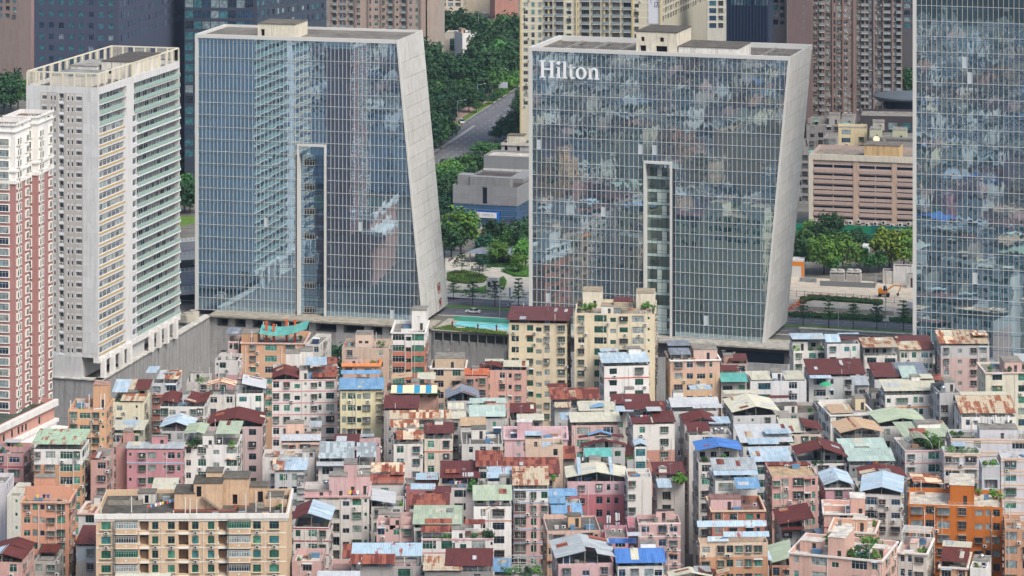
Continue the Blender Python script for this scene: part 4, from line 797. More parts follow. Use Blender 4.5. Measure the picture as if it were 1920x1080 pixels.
# ---------------------------------------------------------------- ground sheets and podium
GZ = 7.0; YAW = R(-15.5)
def fr2(yaw): c, s = math.cos(yaw), math.sin(yaw); return Vector((c, s, 0)), Vector((-s, c, 0))
U, V = fr2(YAW)
asph = concm('5a5a5e', .25, 'asphalt', .8); conc_w = wallm('9a9c9c', .9)
mb = MB(); mb.quad((-1500, -50, -11), (1500, -50, -11), (1500, 1100, -11), (-1500, 1100, -11)); setting('ground', mb.mesh('ground', concm('66625c', .2, 'alley_concrete')))
W0 = at(190, 714, 8); W1 = at(395, 592, 8); W2 = at(810, 615, 8); W3 = at(1488, 654, 8); W4 = at(1500, 616, 8); W5 = at(1713, 628, 8)
W6 = at(1706, 680, 8); W7 = W6 + U*140; WL = W0 - U*26
poly = [WL + V*2.0 + U*.1, W0+V*2, W1+V*1.2+U*.5, W2, W3, W4, W5, W6, W7]
gp = [WL - V*400 - U*600, WL - V*0 - U*600]  # city ground behind the wall line
mb = MB(); pts = [Vector((-2500, 930, GZ))] + [Vector((p.x, p.y, GZ)) for p in (WL+V*1.5, W0+V*1.5-U*.5, W1+V*1.5, W2+V*1.5, W3+V*1.5, W4+V*1.5, W5+V*1.5, W6+V*1.5, W7)] + [Vector((2500, 700, GZ)), Vector((2500, 6500, GZ)), Vector((-2500, 6500, GZ))]
mb.poly(pts[::-1]); setting('city_ground', mb.mesh('city_ground', concm('77766f', .15, 'paving_ground')))
def wall_run(name, label, A, B, ztop, depth, ops, mats, joints=3.2, rim=None, cat='wall', z0=-11.0):
    d = (B-A); d.z = 0; L = d.length; yaw = math.atan2(d.y, d.x)
    t = thing(name, label, cat, (A.x, A.y, 0), yaw)
    ob('wall', wall_shell(L, depth, ztop, {0: ops}, base=z0).mesh('wall', mats), t)
    me = MB(); me.box(0, .07, -.05, .0, z0, ztop-.2); me = me.mesh('rib', plain('85878a', .8, name='rib'))
    x = joints
    if joints:
        while x < L-.3:
            if not any(o[0]-.1 < x < o[2]+.1 for o in ops): ob('joint_rib', me, t, (x, 0, 0))
            x += joints
    hj = MB(); hj.box(0, L, -.03, -.001, 0, .06); hj = hj.mesh('panel_joint', plain('808284', .7, name='rib'))
    for z_ in (-7, -3, 1):
        ob('panel_joint', hj, t, (0, 0, z_))
    if rim:
        m2 = MB(); m2.box(-.3, L+.3, -.35-rim[1], depth+.1, ztop+.003, ztop+rim[0]); ob('coping', m2.mesh('coping', concm(rim[2], .5, 'coping')), t)
    return t, L
CM = [conc_w, plain('16181c', .9, name='dark_void'), concm('85837c', .4, 'deck')]
wall_run('retaining_wall', 'long grey concrete retaining wall under the white residential tower', W0, W1, 8, 2, [], CM, 3.0, (.3, .1, 'c9c7bf'))
wall_run('retaining_wall', 'short grey concrete wall below the grey panel face of white tower', WL, W0, 8, 2, [], CM, 3.0, (.3, .1, 'c9c7bf'))
A = W1; L1 = (W2-W1).length; o = []; x = 2.0
while x < L1-9: w_ = 3.5 if int(x) % 3 else 6.5; o.append((x, 5.0, x+w_, 7.4, 5.0)); x += w_+2.2
wall_run('podium_wall', 'concrete podium wall with dark openings below the left glass tower', W1, W2-U*.2, 8, 9, o, CM, 4.0, (.5, 1.2, 'a39d90'))
L2 = (W3-W2).length; W2b = W2.lerp(W3, (958-810)/(1488-810))
wall_run('podium_wall', 'ribbed concrete wall below the turquoise swimming pool', W2, W2b, 7.4, 2, [(.5, 4.3, (W2b-W2).length-.5, 6.7, 1.2)], [wallm('8a8c8a', 1.0), wallm('3f4a44', 1.0), CM[2]], 3.4, (.25, .2, 'b9b6aa'))
mb = MB(); mb.box(.6, .8, -.3, .3, 3.8, 7.3); rib = mb.mesh('rib', concm('8c8e8c', .7, 'rib_concrete'))
t = thing('rib_row', 'row of upright concrete ribs on the pool retaining wall', 'ribs', W2, math.atan2((W2b-W2).y, (W2b-W2).x)); t.location.z = 0
for i in range(9): ob('rib', rib, t, (i*2.7, -.05, 0))
wall_run('podium_wall', 'grey panelled podium wall below the right leaning glass tower', W2b+U*.2, W3, 8, 9, [((W3-W2b).length-20, 3.2, (W3-W2b).length-3, 6.6, .8)], [wallm('5a5b5e', .8), plain('273240', .3, name='dark_glazing'), CM[2]], 3.0, (.45, 2.2, 'a8a59c'))
mb = MB(); L3 = (W3-W2b).length; mb.box(0, L3, -.9, -.05, -11, 3.4); ob_ = thing('lower_wall', 'pale grey lower wall in front of the panelled podium', 'wall', (W2b.x, W2b.y, 0), math.atan2((W3-W2b).y, (W3-W2b).x), me=mb.mesh('lower_wall', wallm('a3a5a6', .8)))
wall_run('parapet_wall', 'long pale parapet wall along the street edge', W4, W5, 8.0, 1.2, [], [wallm('b5b6b1', .6), CM[1], CM[2]], 3.0, (.25, .2, 'c2c0b6'))
mb = MB(); q = [at(1488, 655, 6.5), at(1712, 668, 6.5), at(1712, 632, 6.5), at(1502, 620, 6.5)]
mb.hexa([Vector((p.x, p.y, 0)) for p in q]+q); thing('lower_deck', 'dark low deck roof between the two right glass towers', 'roof deck', (0, 0, 0), me=mb.mesh('deck', concm('5b5955', .4, 'dark_deck')))
wall_run('podium_wall', 'podium wall under the cropped glass tower at right edge', W6, W7, 8, 40, [], CM, 4.0, (.4, .8, 'a8a59c'))
BLOCK = [[Vector((p.x, p.y)) for p in (W0+Vector((0,0,0)), W1, W1-U*60, W0-U*60)], [Vector((p.x, p.y)) for p in (W1, W2, W2+V*60, W1+V*60)],
         [Vector((p.x, p.y)) for p in (W2, W3, W3+V*60, W2+V*60)], [Vector((p.x, p.y)) for p in (q[0], q[1], q[2]+V*60, q[3]+V*60)], [Vector((p.x, p.y)) for p in (W6, W7, W7+V*60, W6+V*60)]]
# ---------------------------------------------------------------- curtain wall towers
MIR = mirror('tower_glass', (.64, .80, .88), hexc('44697f'), .0075, .26)
MIRL = mirror('tower_glass_left', (.58, .77, .90), hexc('40688a'), .0055, .26)
SPAN = mirror('spandrel_glass', (.58, .74, .86), hexc('567f9a'), .004, .34)
MUL = plain('bdbbb4', .5, name='mullion'); TRN = plain('b5b3ad', .5, name='transom'); CLAD = wallm('bdbdb7', .7); RIM = plain('c9c9c6', .5, name='white_frame')
def curtain(label, p0, yaw, z0, zs, wt, wb, dep, cw, glass, slot=None, roof='slab', ycut=None, side=True, sidecols=3, clad=CLAD):
    t = thing('glass_tower', label, 'tower', (p0.x, p0.y, 0), yaw); z1 = zs[-1]; rg = random.Random(hash(round(wt)) % 99+int(z1))
    ztop = z1+1.1
    xr = lambda z: wb+(wt-wb)*(z-z0)/(ztop-z0)
    # solid core behind the glass, with the slot cut out
    def core(x0f, x1f, za, zb, ya=.3, y1=None, m=None):
        mb = MB(); y1 = dep if y1 is None else y1
        mb.hexa([(x0f(za), ya, za), (x1f(za), ya, za), (x1f(za), y1, za), (x0f(za), y1, za), (x0f(zb), ya, zb), (x1f(zb), ya, zb), (x1f(zb), y1, zb), (x0f(zb), y1, zb)]); return mb
    cm = plain('3a4450', .6, name='tower_body')
    topz = z1-(4.0 if roof == 'open' else 0)
    if slot:
        s0, s1, sz = slot
        for a in (core(lambda z: .3, lambda z: s0, z0, sz), core(lambda z: s1, lambda z: xr(z)-.3, z0, sz), core(lambda z: .3, lambda z: xr(z)-.3, sz, topz), core(lambda z: s0, lambda z: s1, z0, sz, 2.45)):
            ob('core_wall', a.mesh('core_wall', cm), t)
    else: ob('core_wall', core(lambda z: .3, lambda z: xr(z)-.3, z0, topz).mesh('core_wall', cm), t)
    pane = {}; stuff = MB(); cnt = 0; blind = plain('b9c4ca', .5, name='blind'); blindd = plain('2c3a3a', .5, name='open_vent')
    for i, (za, zb) in reversed(list(enumerate(zip(zs[:-1], zs[1:])))):
        fh = zb-za; k = round(fh, 2)
        if k not in pane:
            mb = MB(); a, b_ = .03, cw-.03; sp = fh*.76
            mb.quad((a, 0, .05), (b_, 0, .05), (b_, 0, sp-.04), (a, 0, sp-.04), 0); mb.quad((a, 0, sp+.04), (b_, 0, sp+.04), (b_, 0, fh-.05), (a, 0, fh-.05), 1)
            mb.box(a, b_, -.02, .03, sp-.04, sp+.04, 2); pane[k] = mb.mesh('pane', [glass, SPAN, plain('2b3138', .5, name='gasket')])
            mb2 = MB(); mb2.v, mb2.f, mb2.m = mb.v, mb.f, mb.m; pane[(k, 'b')] = mb2.mesh('pane', [blind, SPAN, MUL])
        j = 0
        while j*cw+.9 < min(xr(za), xr(zb))-.4 or j*cw < max(xr(za), xr(zb))-.6:
            x = .9+j*cw; j += 1
            if slot and x+cw*.6 > slot[0] and x < slot[1]-.1 and zb < slot[2]+.5: continue
            tilt = (rg.gauss(0, .0006), rg.gauss(0, .0006))
            xe = min(x+cw, min(xr(za), xr(zb))-.5)
            if xe <= x+.1: continue
            full = xe == x+cw
            if full and cnt < 296 and rg.random() < 2:
                cnt += 1
                ob('pane', pane[(k, 'b')] if rg.random() < .006 and za < 70 else pane[k], t, (x, .12, za), rz=tilt[0], rx=tilt[1])
            else:
                sp = fh*.76; dx = tilt[0]*(xe-x); dz = tilt[1]*fh
                def q(xa, xb, a, b_, m): stuff.quad((xa, .12, za+a), (xb, .12+dx, za+a), (xb, .12+dx+dz, za+b_), (xa, .12+dz, za+b_), m)
                q(x+.03, xe-.03, .05, sp-.04, 3 if rg.random() < .005 else 0); q(x+.03, xe-.03, sp+.04, fh-.05, 1); q(x, xe, sp-.05, sp+.05, 2)
    if stuff.v:
        o = ob('panes', stuff.mesh('panes', [glass, SPAN, plain('2b3138', .5, name='gasket'), blind]), t); o['kind'] = 'stuff'
    j = 0
    mull = {}
    while .9+j*cw < max(wt, wb)-.5:
        x = .9+j*cw; j += 1
        za, zb = z0+.1, z1
        if slot and slot[0]-.3 < x < slot[1]+.3: za = slot[2]+.6
        if wt > wb and x > wb-.5: za = z0+(x+.6-wb)/(wt-wb)*(ztop-z0)
        if wb > wt and x > wt-.5: zb = z0+(x+.6-wb)/(wt-wb)*(ztop-z0)
        if zb-za < 1: continue
        mb = MB(); mb.box(-.036, .036, -.09, .1, za, zb); ob('mullion', mb.mesh('mullion', MUL), t, (x, 0, 0))
    for z in zs[:-1]:
        segs = [(.9, xr(z)-.4)]
        if slot and z < slot[2]-.5: segs = [(.9, slot[0]-.4), (slot[1]+.4, xr(z)-.4)]
        for a, b_ in segs:
            mb = MB(); mb.box(a, b_, -.09, .1, z-.05, z+.05); ob('transom', mb.mesh('transom', TRN), t)
    # white frame round the front
    mb = MB(); mb.box(-.05, .9, -.35, dep, z0, ztop); ob('frame', mb.mesh('frame', RIM), t)
    mb = MB(); mb.box(.9, wt-.55, -.35, .5, z1-.02, ztop-.002); ob('frame', mb.mesh('frame', RIM), t)
    mb = MB(); mb.hexa([(xr(z0)-.55, -.35, z0), (xr(z0), -.35, z0), (xr(z0), .6, z0), (xr(z0)-.55, .6, z0), (wt-.55, -.35, ztop), (wt, -.35, ztop), (wt, .6, ztop), (wt-.55, .6, ztop)]); ob('frame', mb.mesh('frame', RIM), t)
    mb = MB(); mb.box(.9, wt, dep-.6, dep, z1-.4, ztop); ob('frame', mb.mesh('frame', RIM), t)
    # side cladding in separate slabs
    if side:
        zz = [z0]+[z for z in zs[1:-1]]+[ztop]; nc = sidecols
        for za, zb in zip(zz[:-1], zz[1:]):
            for c in range(nc):
                ya, yb = .6+(dep-.6)*c/nc, .6+(dep-.6)*(c+1)/nc; g = .05; mb = MB()
                e = rg.uniform(0, .025)
                mb.hexa([(xr(za+g)-.3, ya+g*.5, za+g), (xr(za+g)+e, ya+g*.5, za+g), (xr(za+g)+e, yb-g*.5, za+g), (xr(za+g)-.3, yb-g*.5, za+g),
                         (xr(zb-g)-.3, ya+g*.5, zb-g), (xr(zb-g)+e, ya+g*.5, zb-g), (xr(zb-g)+e, yb-g*.5, zb-g), (xr(zb-g)-.3, yb-g*.5, zb-g)])
                ob('cladding_panel', mb.mesh('cladding_panel', clad), t)
    rf = concm('7a766f', .12, 'tower_roof', .6)
    if roof == 'slab':
        mb = MB(); mb.quad((.8, .4, z1+.35), (wt-.3, .4, z1+.35), (wt-.3, dep-.4, z1+.35), (.8, dep-.4, z1+.35)); ob('roof', mb.mesh('roof', rf), t)
    elif roof == 'open':
        mb = MB(); mb.quad((.9, .4, topz+.01), (wt-.5, .4, topz+.01), (wt-.5, dep-.4, topz+.01), (.9, dep-.4, topz+.01)); ob('roof', mb.mesh('roof', rf), t)
        inner = wallm('8a857c', 1.0)
        mb = MB(); mb.box(.9, wt-.6, .5, .8, topz, z1-.03); mb.box(.9, wt-.6, dep-1.2, dep-.65, topz, z1-.5); mb.box(.91, 1.3, .8, dep-1.2, topz, z1-.03)
        mb.box(wt-1.2, wt-.62, .8, dep-1.2, topz, z1-.05); ob('parapet', mb.mesh('parapet', inner), t)
        for x in [8, 16.5, 25, 33.5, 52, 60, 68]:
            if x < wt-3: mb = MB(); mb.box(x-.3, x+.3, .8, dep-1.2, z1-.75, z1-.06); ob('roof_beam', mb.mesh('roof_beam', inner), t)
        mb = MB(); mb.box(1.3, wt-1.2, dep*.55, dep*.55+.6, z1-.8, z1-.08); ob('roof_beam', mb.mesh('roof_beam', inner), t)
        for x in range(3, int(wt)-4, 5):
            ob('window', window_mesh(2.6, 1.7, 'pale', 'dcdad4', 3), t, (x, dep-1.25, topz+.6))
    if slot:
        s0, s1, sz = slot; mb = MB(); mb.box(s0, s0+.6, -.4, 2.4, z0, sz); ob('slot_frame', mb.mesh('slot_frame', RIM), t)
        mb = MB(); mb.box(s1-.6, s1, -.4, 2.4, z0, sz); ob('slot_frame', mb.mesh('slot_frame', RIM), t)
        mb = MB(); mb.box(s0, s1, -.42, 2.41, sz, sz+.7); ob('slot_frame', mb.mesh('slot_frame', RIM), t)
    return t, xr
ztH = 91.8; pH = at(992, 617, 8)
nfl = [8.6+3.78*i for i in range(17)]; zsH = nfl + [nfl[-1]+4.35*(i+1) for i in range(5)]; zsH[-1] = 90.7
pHt = at(992.5, 88, ztH)
HT, xrH = curtain('broad glass tower leaning outward to the right with white hotel letters', pHt, R(-17.2), 8.4, zsH, 79.0, 71.3, 31, 1.415, MIR, (35.1, 43.7, 58.9), 'open')
ztL = 92.6; pLt = at(366.5, 63.5, ztL)
nfl = [8.6+3.72*i for i in range(19)]; zsL = nfl + [nfl[-1]+5.0*(i+1) for i in range(3)]; zsL[-1] = 91.5
LT, xrL = curtain('left glass tower whose pale concrete side leans out at the foot', pLt, R(-14.2), 8.4, zsL, 64.4, 72.5, 27, 1.245, MIRL, (32.6, 41.8, 59.6), 'slab')
pR = at(1712, 674, 8); zsR = [8.6+4.35*i for i in range(29)]
RT, xrR = curtain('huge glass tower cropped by the right edge of the photo', pR, R(-16.5), 8.4, zsR, 120, 120, 30, 1.455, MIR, None, 'slab', side=False)
# slot glazing
def slotglass(t, s0, s1, zt, cols, style):
    x0, x1 = s0+.6, s1-.6; n = cols; w_ = (x1-x0)/n; z = 8.6; fh = 3.78 if style else 3.72
    gm = mirror('slot_glass' if style else 'slot_glass_b', (.35, .44, .46) if style else (.45, .62, .76), hexc('52645f') if style else hexc('33587a'), .006, .5 if style else .25); lm = plain('a9bdba', .35, name='pale_band'); dk = plain('20262b', .5, name='slot_bar'); bl = plain('b5c2be', .5, name='curtain')
    A = MB(); A.quad((.03, 0, 1.0), (w_-.03, 0, 1.0), (w_-.03, 0, fh-.05), (.03, 0, fh-.05), 0); A.box(.03, w_-.03, -.03, .02, 1.75, 1.82, 1); A.box(-.03, .03, -.06, .02, 0, fh, 1); A.box(0, w_, -.03, .02, .92, 1.0, 1); A.box(0, w_, -.03, .02, 0, .07, 1)
    pa = A.mesh('slot_pane', [gm, dk]); pb = A.mesh('slot_pane', [bl, dk])
    B = MB(); B.quad((.03, 0, .05), (w_-.03, 0, .05), (w_-.03, 0, .95), (.03, 0, .95)); sp = B.mesh('slot_band', lm if style else SPAN)
    rg = random.Random(3); f = 0
    win = window_mesh(w_*2.6, 1.9, 'dark', 'c9c7bf', 4)
    while z+fh < zt+.6:
        for i in range(n):
            ob('slot_pane', pb if style and i in (2, 3) and f % 3 != 2 and rg.random() < .8 else (pa), t, (x0+i*w_, 2.1, z)); ob('slot_band', sp, t, (x0+i*w_, 2.1, z))
        if not style and f % 2 == 0: ob('window', win, t, (x0+w_*.8, 1.6, z+.3))
        z += fh; f += 1
slotglass(HT, 35.1, 43.7, 58.9, 5, True); slotglass(LT, 32.6, 41.8, 59.6, 6, False)
# roof huts of the two leaning towers
def hut(parent, x, y, w_, d_, z, h_, col, holes, name='stair_tower', slab='6f6b63'):
    o = ob(name, wall_shell(w_, d_, h_, {0: holes}).mesh(name, [wallm(col, 1.0), plain('141518', .9, name='dark_void'), concm(slab, .4, 'hut_roof')]), parent, (x, y, z))
    mb = MB(); mb.box(-.15, w_+.15, -.15, d_+.15, 0, .2); ob('roof_slab', mb.mesh('roof_slab', concm(slab, .4, 'hut_roof')), o, (0, 0, h_+.003)); return o
hut(LT, 19.6, 1.2, 11.9, 12.5, 91.9, 4.2, 'ddd5b8', [(1.0, .1, 2.2, 2.6, 1.0)])
hut(HT, 32.6, .8, 12.4, 17, 88.0, 9.4, 'd8cfb4', [(1.2, 3.6, 3.0, 5.4, 1.0), (6.0, 3.6, 9.4, 5.4, 1.0), (1.5, 6.6, 2.5, 7.9, .6), (7.2, 6.6, 8.4, 7.9, .6)], slab='5f5b55')
hut(HT, 45.4, .9, 18, 16, 88.0, 5.4, 'd6d4cc', [], slab='66625b')
# letters on the right leaning tower: H i l t o n in a heavy serif
def sec(cx, cz, R1, R2, r1, r2, n=20, a0=0, a1=2*math.pi):
    return [((cx+R1*math.cos(a0+(a1-a0)*i/n), cz+R2*math.sin(a0+(a1-a0)*i/n)), (cx+r1*math.cos(a0+(a1-a0)*i/n), cz+r2*math.sin(a0+(a1-a0)*i/n))) for i in range(n+1)]
def letter(boxes, arcs=(), polys=()):
    mb = MB(); D = .35
    for x0, x1, z0, z1 in boxes: mb.box(x0, x1, -D, 0, z0, z1)
    for a in arcs:
        for (o1, i1), (o2, i2) in zip(a[:-1], a[1:]):
            mb.hexa([(o1[0], -D, o1[1]), (o2[0], -D, o2[1]), (o2[0], 0, o2[1]), (o1[0], 0, o1[1]), (i1[0], -D, i1[1]), (i2[0], -D, i2[1]), (i2[0], 0, i2[1]), (i1[0], 0, i1[1])])
    for p in polys:
        n = len(p); k = len(mb.v); mb.v += [(x, -D, z) for x, z in p]+[(x, 0, z) for x, z in p]
        mb.f.append(tuple(range(k, k+n))); mb.m.append(0); mb.f.append(tuple(range(k+n, k+2*n))[::-1]); mb.m.append(0)
        for i in range(n): j = (i+1) % n; mb.f.append((k+i, k+n+i, k+n+j, k+j)); mb.m.append(0)
    return mb
LET = {
 'H': (letter([(.5,1.3,.2,4.6),(3.0,3.8,.2,4.6),(1.3,3.0,2.2,2.6),(.1,1.7,0,.25),(2.6,4.2,0,.25),(.1,1.7,4.55,4.8),(2.6,4.2,4.55,4.8)]), 0),
 'i': (letter([(.45,1.15,.2,3.2),(.1,1.5,0,.25),(.1,1.15,2.95,3.2)], [sec(.75, 4.25, .5, .5, .02, .02, 14)]), 4.45),
 'l': (letter([(.45,1.15,.2,4.7),(.1,1.5,0,.25),(.1,1.15,4.5,4.75)]), 6.1),
 't': (letter([(.5,1.2,.5,3.9),(.05,2.0,2.95,3.2)], [sec(1.35, .75, .85, .85, .2, .35, 8, math.pi, math.pi*1.75)], [[(.05,3.0),(1.2,3.0),(1.2,4.0)]]), 7.75),
 'o': (letter([], [sec(1.45, 1.6, 1.45, 1.7, .72, 1.35, 28)]), 9.85),
 'n': (letter([(.4,1.1,.2,3.2),(.05,1.45,0,.25),(.05,1.1,2.95,3.2),(2.15,2.85,.2,2.2),(1.85,3.2,0,.25)], [sec(1.75, 2.0, 1.1, 1.25, .42, .8, 12, 0, math.pi*.92)]), 13.0)}
sg = plain('e9ebee', .35, name='sign_letter')
sign = ob('letter_sign', LET['H'][0].mesh('letter', sg), HT, (3.3, -.55, 83.0), sc_=(1.14, 1, 1.05))
for k_, (mb, x) in LET.items():
    if k_ != 'H': ob('letter', mb.mesh('letter', sg), sign, (x, 0, 0))
# red characters panel at the foot of the left tower
def strokes(L, s=1.0, d=.08):
    mb = MB()
    for x0, z0, x1, z1 in L:
        v = Vector((x1-x0, 0, z1-z0)); n_ = Vector((-v.z, 0, v.x)).normalized()*.09
        a, b_ = Vector((x0, 0, z0)), Vector((x1, 0, z1)); P = [a-n_, b_-n_, b_+n_, a+n_]
        mb.hexa([(p+Vector((0, -d, 0)))*s for p in P]+[(p)*s for p in P])
    return mb
ch1 = [(0,0,0,2),(0,2,1.6,2),(1.6,2,1.6,0),(0,0,1.6,0),(.5,.5,.5,1.4),(.5,1.4,1.1,1.4),(1.1,1.4,1.1,.5),(.5,.5,1.1,.5)]
ch2 = [(.1,1.9,.6,.9),(.6,.9,.1,0),(0,1.3,.8,1.4),(.9,1.9,1.6,1.9),(1.6,1.9,1.25,1.3),(1.25,1.3,1.25,.1),(.8,1.1,1.7,1.1)]
sd = ob('sign_board', None, LT)
xb = xrL(12); mb = MB(); mb.hexa([(xrL(8.5)+.1, 14.0, 8.5), (xrL(8.5)+.25, 14.0, 8.5), (xrL(8.5)+.25, 24.5, 8.5), (xrL(8.5)+.1, 24.5, 8.5), (xrL(18)+.1, 14.0, 18), (xrL(18)+.25, 14.0, 18), (xrL(18)+.25, 24.5, 20), (xrL(18)+.1, 24.5, 20)])
sd.data = None; bpy.data.objects.remove(sd)
sd = ob('sign_board', mb.mesh('sign_board', wallm('b7beb2', .5)), LT)
for i, cset in enumerate((ch1, ch2)):
    o = ob('red_character', strokes(cset, 1.5).mesh('red_character', plain('96494a', .5, name='red_paint')), sd, (xrL(14.3-i*4.6)+.3, 16.4, 13.6-i*4.6), rz=R(90)); o.rotation_euler = (0, R(-4.6), R(90))
# ---------------------------------------------------------------- white residential tower
pw = at(49, 159, 88.7); yw = R(-15.3); w_w, d_w = 21.6, 61.5
WT = thing('residential_tower', 'tall white residential tower with green balcony glass and a rooftop frame', 'tower', (pw.x, pw.y, 0), yw)
fhw = 3.03; zf = [14.2+fhw*i for i in range(24)]; zt = 88.7
opsA = []; opsB = []; todo = []
for z in zf:
    for u0, u1, a, b_, k_ in ((.22, .285, 1.0, 2.1, 'W'), (.335, .36, .9, 2.1, 's'), (.385, .41, .9, 2.1, 's'), (.57, .595, .9, 2.1, 's'), (.625, .65, .9, 2.1, 's'), (.69, .77, 1.0, 2.1, 'W')):
        opsA.append((u0*w_w, z+a, u1*w_w, z+b_, .2)); todo.append((0, u0*w_w, z+a, (u1-u0)*w_w, b_-a, k_))
    opsA.append((.455*w_w, z+.55, .52*w_w, z+2.8, 1.6))
    fi = round((z-14.2)/fhw)
    if fi < 21:
        opsB.append((.6, z+.85, .30*d_w, z+2.65, .35)); opsB.append((.405*d_w, z+.9, .45*d_w, z+2.6, .3)); opsB.append((.455*d_w, z+.15, .995*d_w, z+2.75, 1.5))
        todo += [(1, .405*d_w, z+.9, .045*d_w, 1.7, 'k')]
    else:
        opsB.append((.6, z+.15, .33*d_w, z+2.75, 1.3)); opsB.append((.42*d_w, z+.15, .995*d_w, z+2.75, 1.5))
lightp = wallm('c9ced2', .35); 
ob('wall', wall_shell(w_w, d_w, zt, {0: opsA, 1: opsB}, zt-1.2, base=14.0).mesh('wall', [wallm('cfd2d4', .4), plain('8d9294', .8, name='recess_wall'), concm('77736c', .4, 'roof_slab_w')]), WT)
# beige tile field and panel joints on the front
def inset(x0, x1, z0, z1, mat, nm, y=-.03):
    pass
gp_ = plain('dfe3e6', .5, name='joint_white'); jt = plain('8f918f', .7, name='joint')
mbt = MB()
tile = wallm('b7b0a6', .5); rg = random.Random(5)
us = [(.20, .215), (.29, .33), (.365, .38), (.415, .45), (.525, .565), (.60, .62), (.655, .685), (.775, .785)]
for z in zf:
    mbt.box(.2*w_w, .452*w_w, -.03, 0, z+2.82, z+3.85 if z < zf[-1] else z+3.0); mbt.box(.523*w_w, .785*w_w, -.03, 0, z+2.82, z+3.85 if z < zf[-1] else z+3.0)
    for a, b_ in us: mbt.box(a*w_w, b_*w_w, -.03, 0, z+.8, z+2.815)
ob('tile_cladding', mbt.mesh('tile_cladding', tile), WT)
pm = {}
for z in zf:
    for (a, b_) in ((0, .195), (.79, 1.0)):
        n_ = 4; 
        for i in range(n_):
            x0 = (a+(b_-a)*i/n_)*w_w; ww = (b_-a)*w_w/n_-.06
            if ('p', round(ww, 2)) not in pm: m1 = MB(); m1.box(.03, ww, -.05, 0, .05, fhw-.05); pm[('p', round(ww, 2))] = m1.mesh('cladding_panel', lightp)
            ob('cladding_panel', pm[('p', round(ww, 2))], WT, (x0, 0, z+.8))
    mb = None
for s_, u, z, ww, hh_, k_ in todo:
    if s_ == 0: ob('window', window_mesh(ww, hh_, 'dark', 'b9bab8', 4 if k_ == 'W' else 1), WT, (u, .16, z))
    else: ob('window', window_mesh(ww, hh_, 'blue', 'c5cbd0', 3), WT, (w_w-.26, u, z), rz=R(90))
acb = MB(); acb.box(0, 1.35, 0, .12, 0, .75); acs = acb.mesh('balcony_front', gp_)
lb = .30*d_w-.6; nb = .54*d_w; nt_ = .575*d_w
railm = plain('93b3a8', .25, name='green_rail_glass'); ym = plain('b9a06c', .7, name='yellow_band')
def rail(L):
    k_ = ('rail', round(L, 1))
    if k_ not in _wm:
        mb = MB(); n_ = max(1, round(L/1.35)); q_ = L/n_
        for i in range(n_): mb.quad((i*q_+.05, 0, .12), ((i+1)*q_-.05, 0, .12), ((i+1)*q_-.05, 0, 1.15), (i*q_+.05, 0, 1.15), 0)
        mb.box(0, L, -.03, .03, 1.15, 1.2, 1)
        for i in range(n_+1): mb.box(i*q_-.03, i*q_+.03, -.03, .03, 0, 1.15, 1)
        _wm[k_] = mb.mesh('balcony_rail', [railm, plain('c8d2cd', .5, name='rail_metal')])
    return _wm[k_]
mb = MB(); mb.box(0, lb+1.2, -.06, .0, 0, .5); yb_ = mb.mesh('yellow_band', ym)
mb = MB(); mb.box(0, nb+1.2, -.2, .0, 0, .5); wb_ = mb.mesh('slab_edge', gp_)
ww_ = [window_mesh(2.6, 1.75, g_, 'dfe2e3', 3) for g_ in ('blue', 'dark', 'curt', 'blue', 'dark', 'pale')]
wd_ = [window_mesh(q_, 2.3, g_, 'dfe2e3', 2) for q_ in (2.0, 3.2) for g_ in ('blue', 'curt', 'dark', 'pale')]
for fi, z in enumerate(zf):
    ob('balcony_front', acs, WT, (.455*w_w, -.08, z+.0))
    ob('ac_unit', ac_mesh(), WT, (.47*w_w, .5, z+.9))
    if fi < 21:
        u = .8
        while u+2.6 < .30*d_w: ob('window', rg.choice(ww_), WT, (w_w-.3, u, z+.87), rz=R(90)); u += 2.95 if rg.random() < .6 else 3.3
        ob('yellow_band', yb_, WT, (w_w, .3, z+.25), rz=R(90)); u = .46*d_w+1
        ob('slab_edge', wb_, WT, (w_w, .45*d_w, z-.12), rz=R(90)); ob('balcony_rail', rail(nb), WT, (w_w+.2, .46*d_w, z+.15), rz=R(90))
    else:
        ob('balcony_rail', rail(lb), WT, (w_w+.1, .8, z+.15), rz=R(90)); ob('balcony_rail', rail(nt_), WT, (w_w+.2, .425*d_w, z+.15), rz=R(90)); u = .43*d_w+1
        u2 = 1.2
        while u2+2 < .32*d_w: ob('window', rg.choice(wd_[:4]), WT, (w_w-1.28, u2, z+.2), rz=R(90)); u2 += rg.choice((2.2, 3.4))
    while u+3.4 < .99*d_w:
        k_ = rg.randrange(8); ob('window', wd_[k_], WT, (w_w-1.46, u, z+.2), rz=R(90)); u += rg.choice((2.4, 3.8, 5.2)) + (1.2 if k_ > 3 else 0)
# base columns and white lower hall
bm_ = wallm('dedcd6', .4)
mb = MB(); mb.box(0, w_w-5, .0, d_w, 8, 13.99); mb.box(w_w-5, w_w-.8, d_w*.33, d_w*.58, 8, 13.99); ob('ground_floor', mb.mesh('ground_floor', wallm('b9bcbd', .5)), WT)
mb = MB(); mb.box(0, 1.5, -1.2, 0, 8, 13.98); cb_ = mb.mesh('column', bm_)
for u in (1.5, 8, 14.5, 20.5, 37, 43, 49, 56): ob('column', cb_, WT, (w_w-.05, u, 0), rz=R(90))
mb = MB(); mb.box(w_w-1.5, w_w+.25, -.05, d_w, 12.6, 13.97); ob('beam', mb.mesh('beam', bm_), WT)
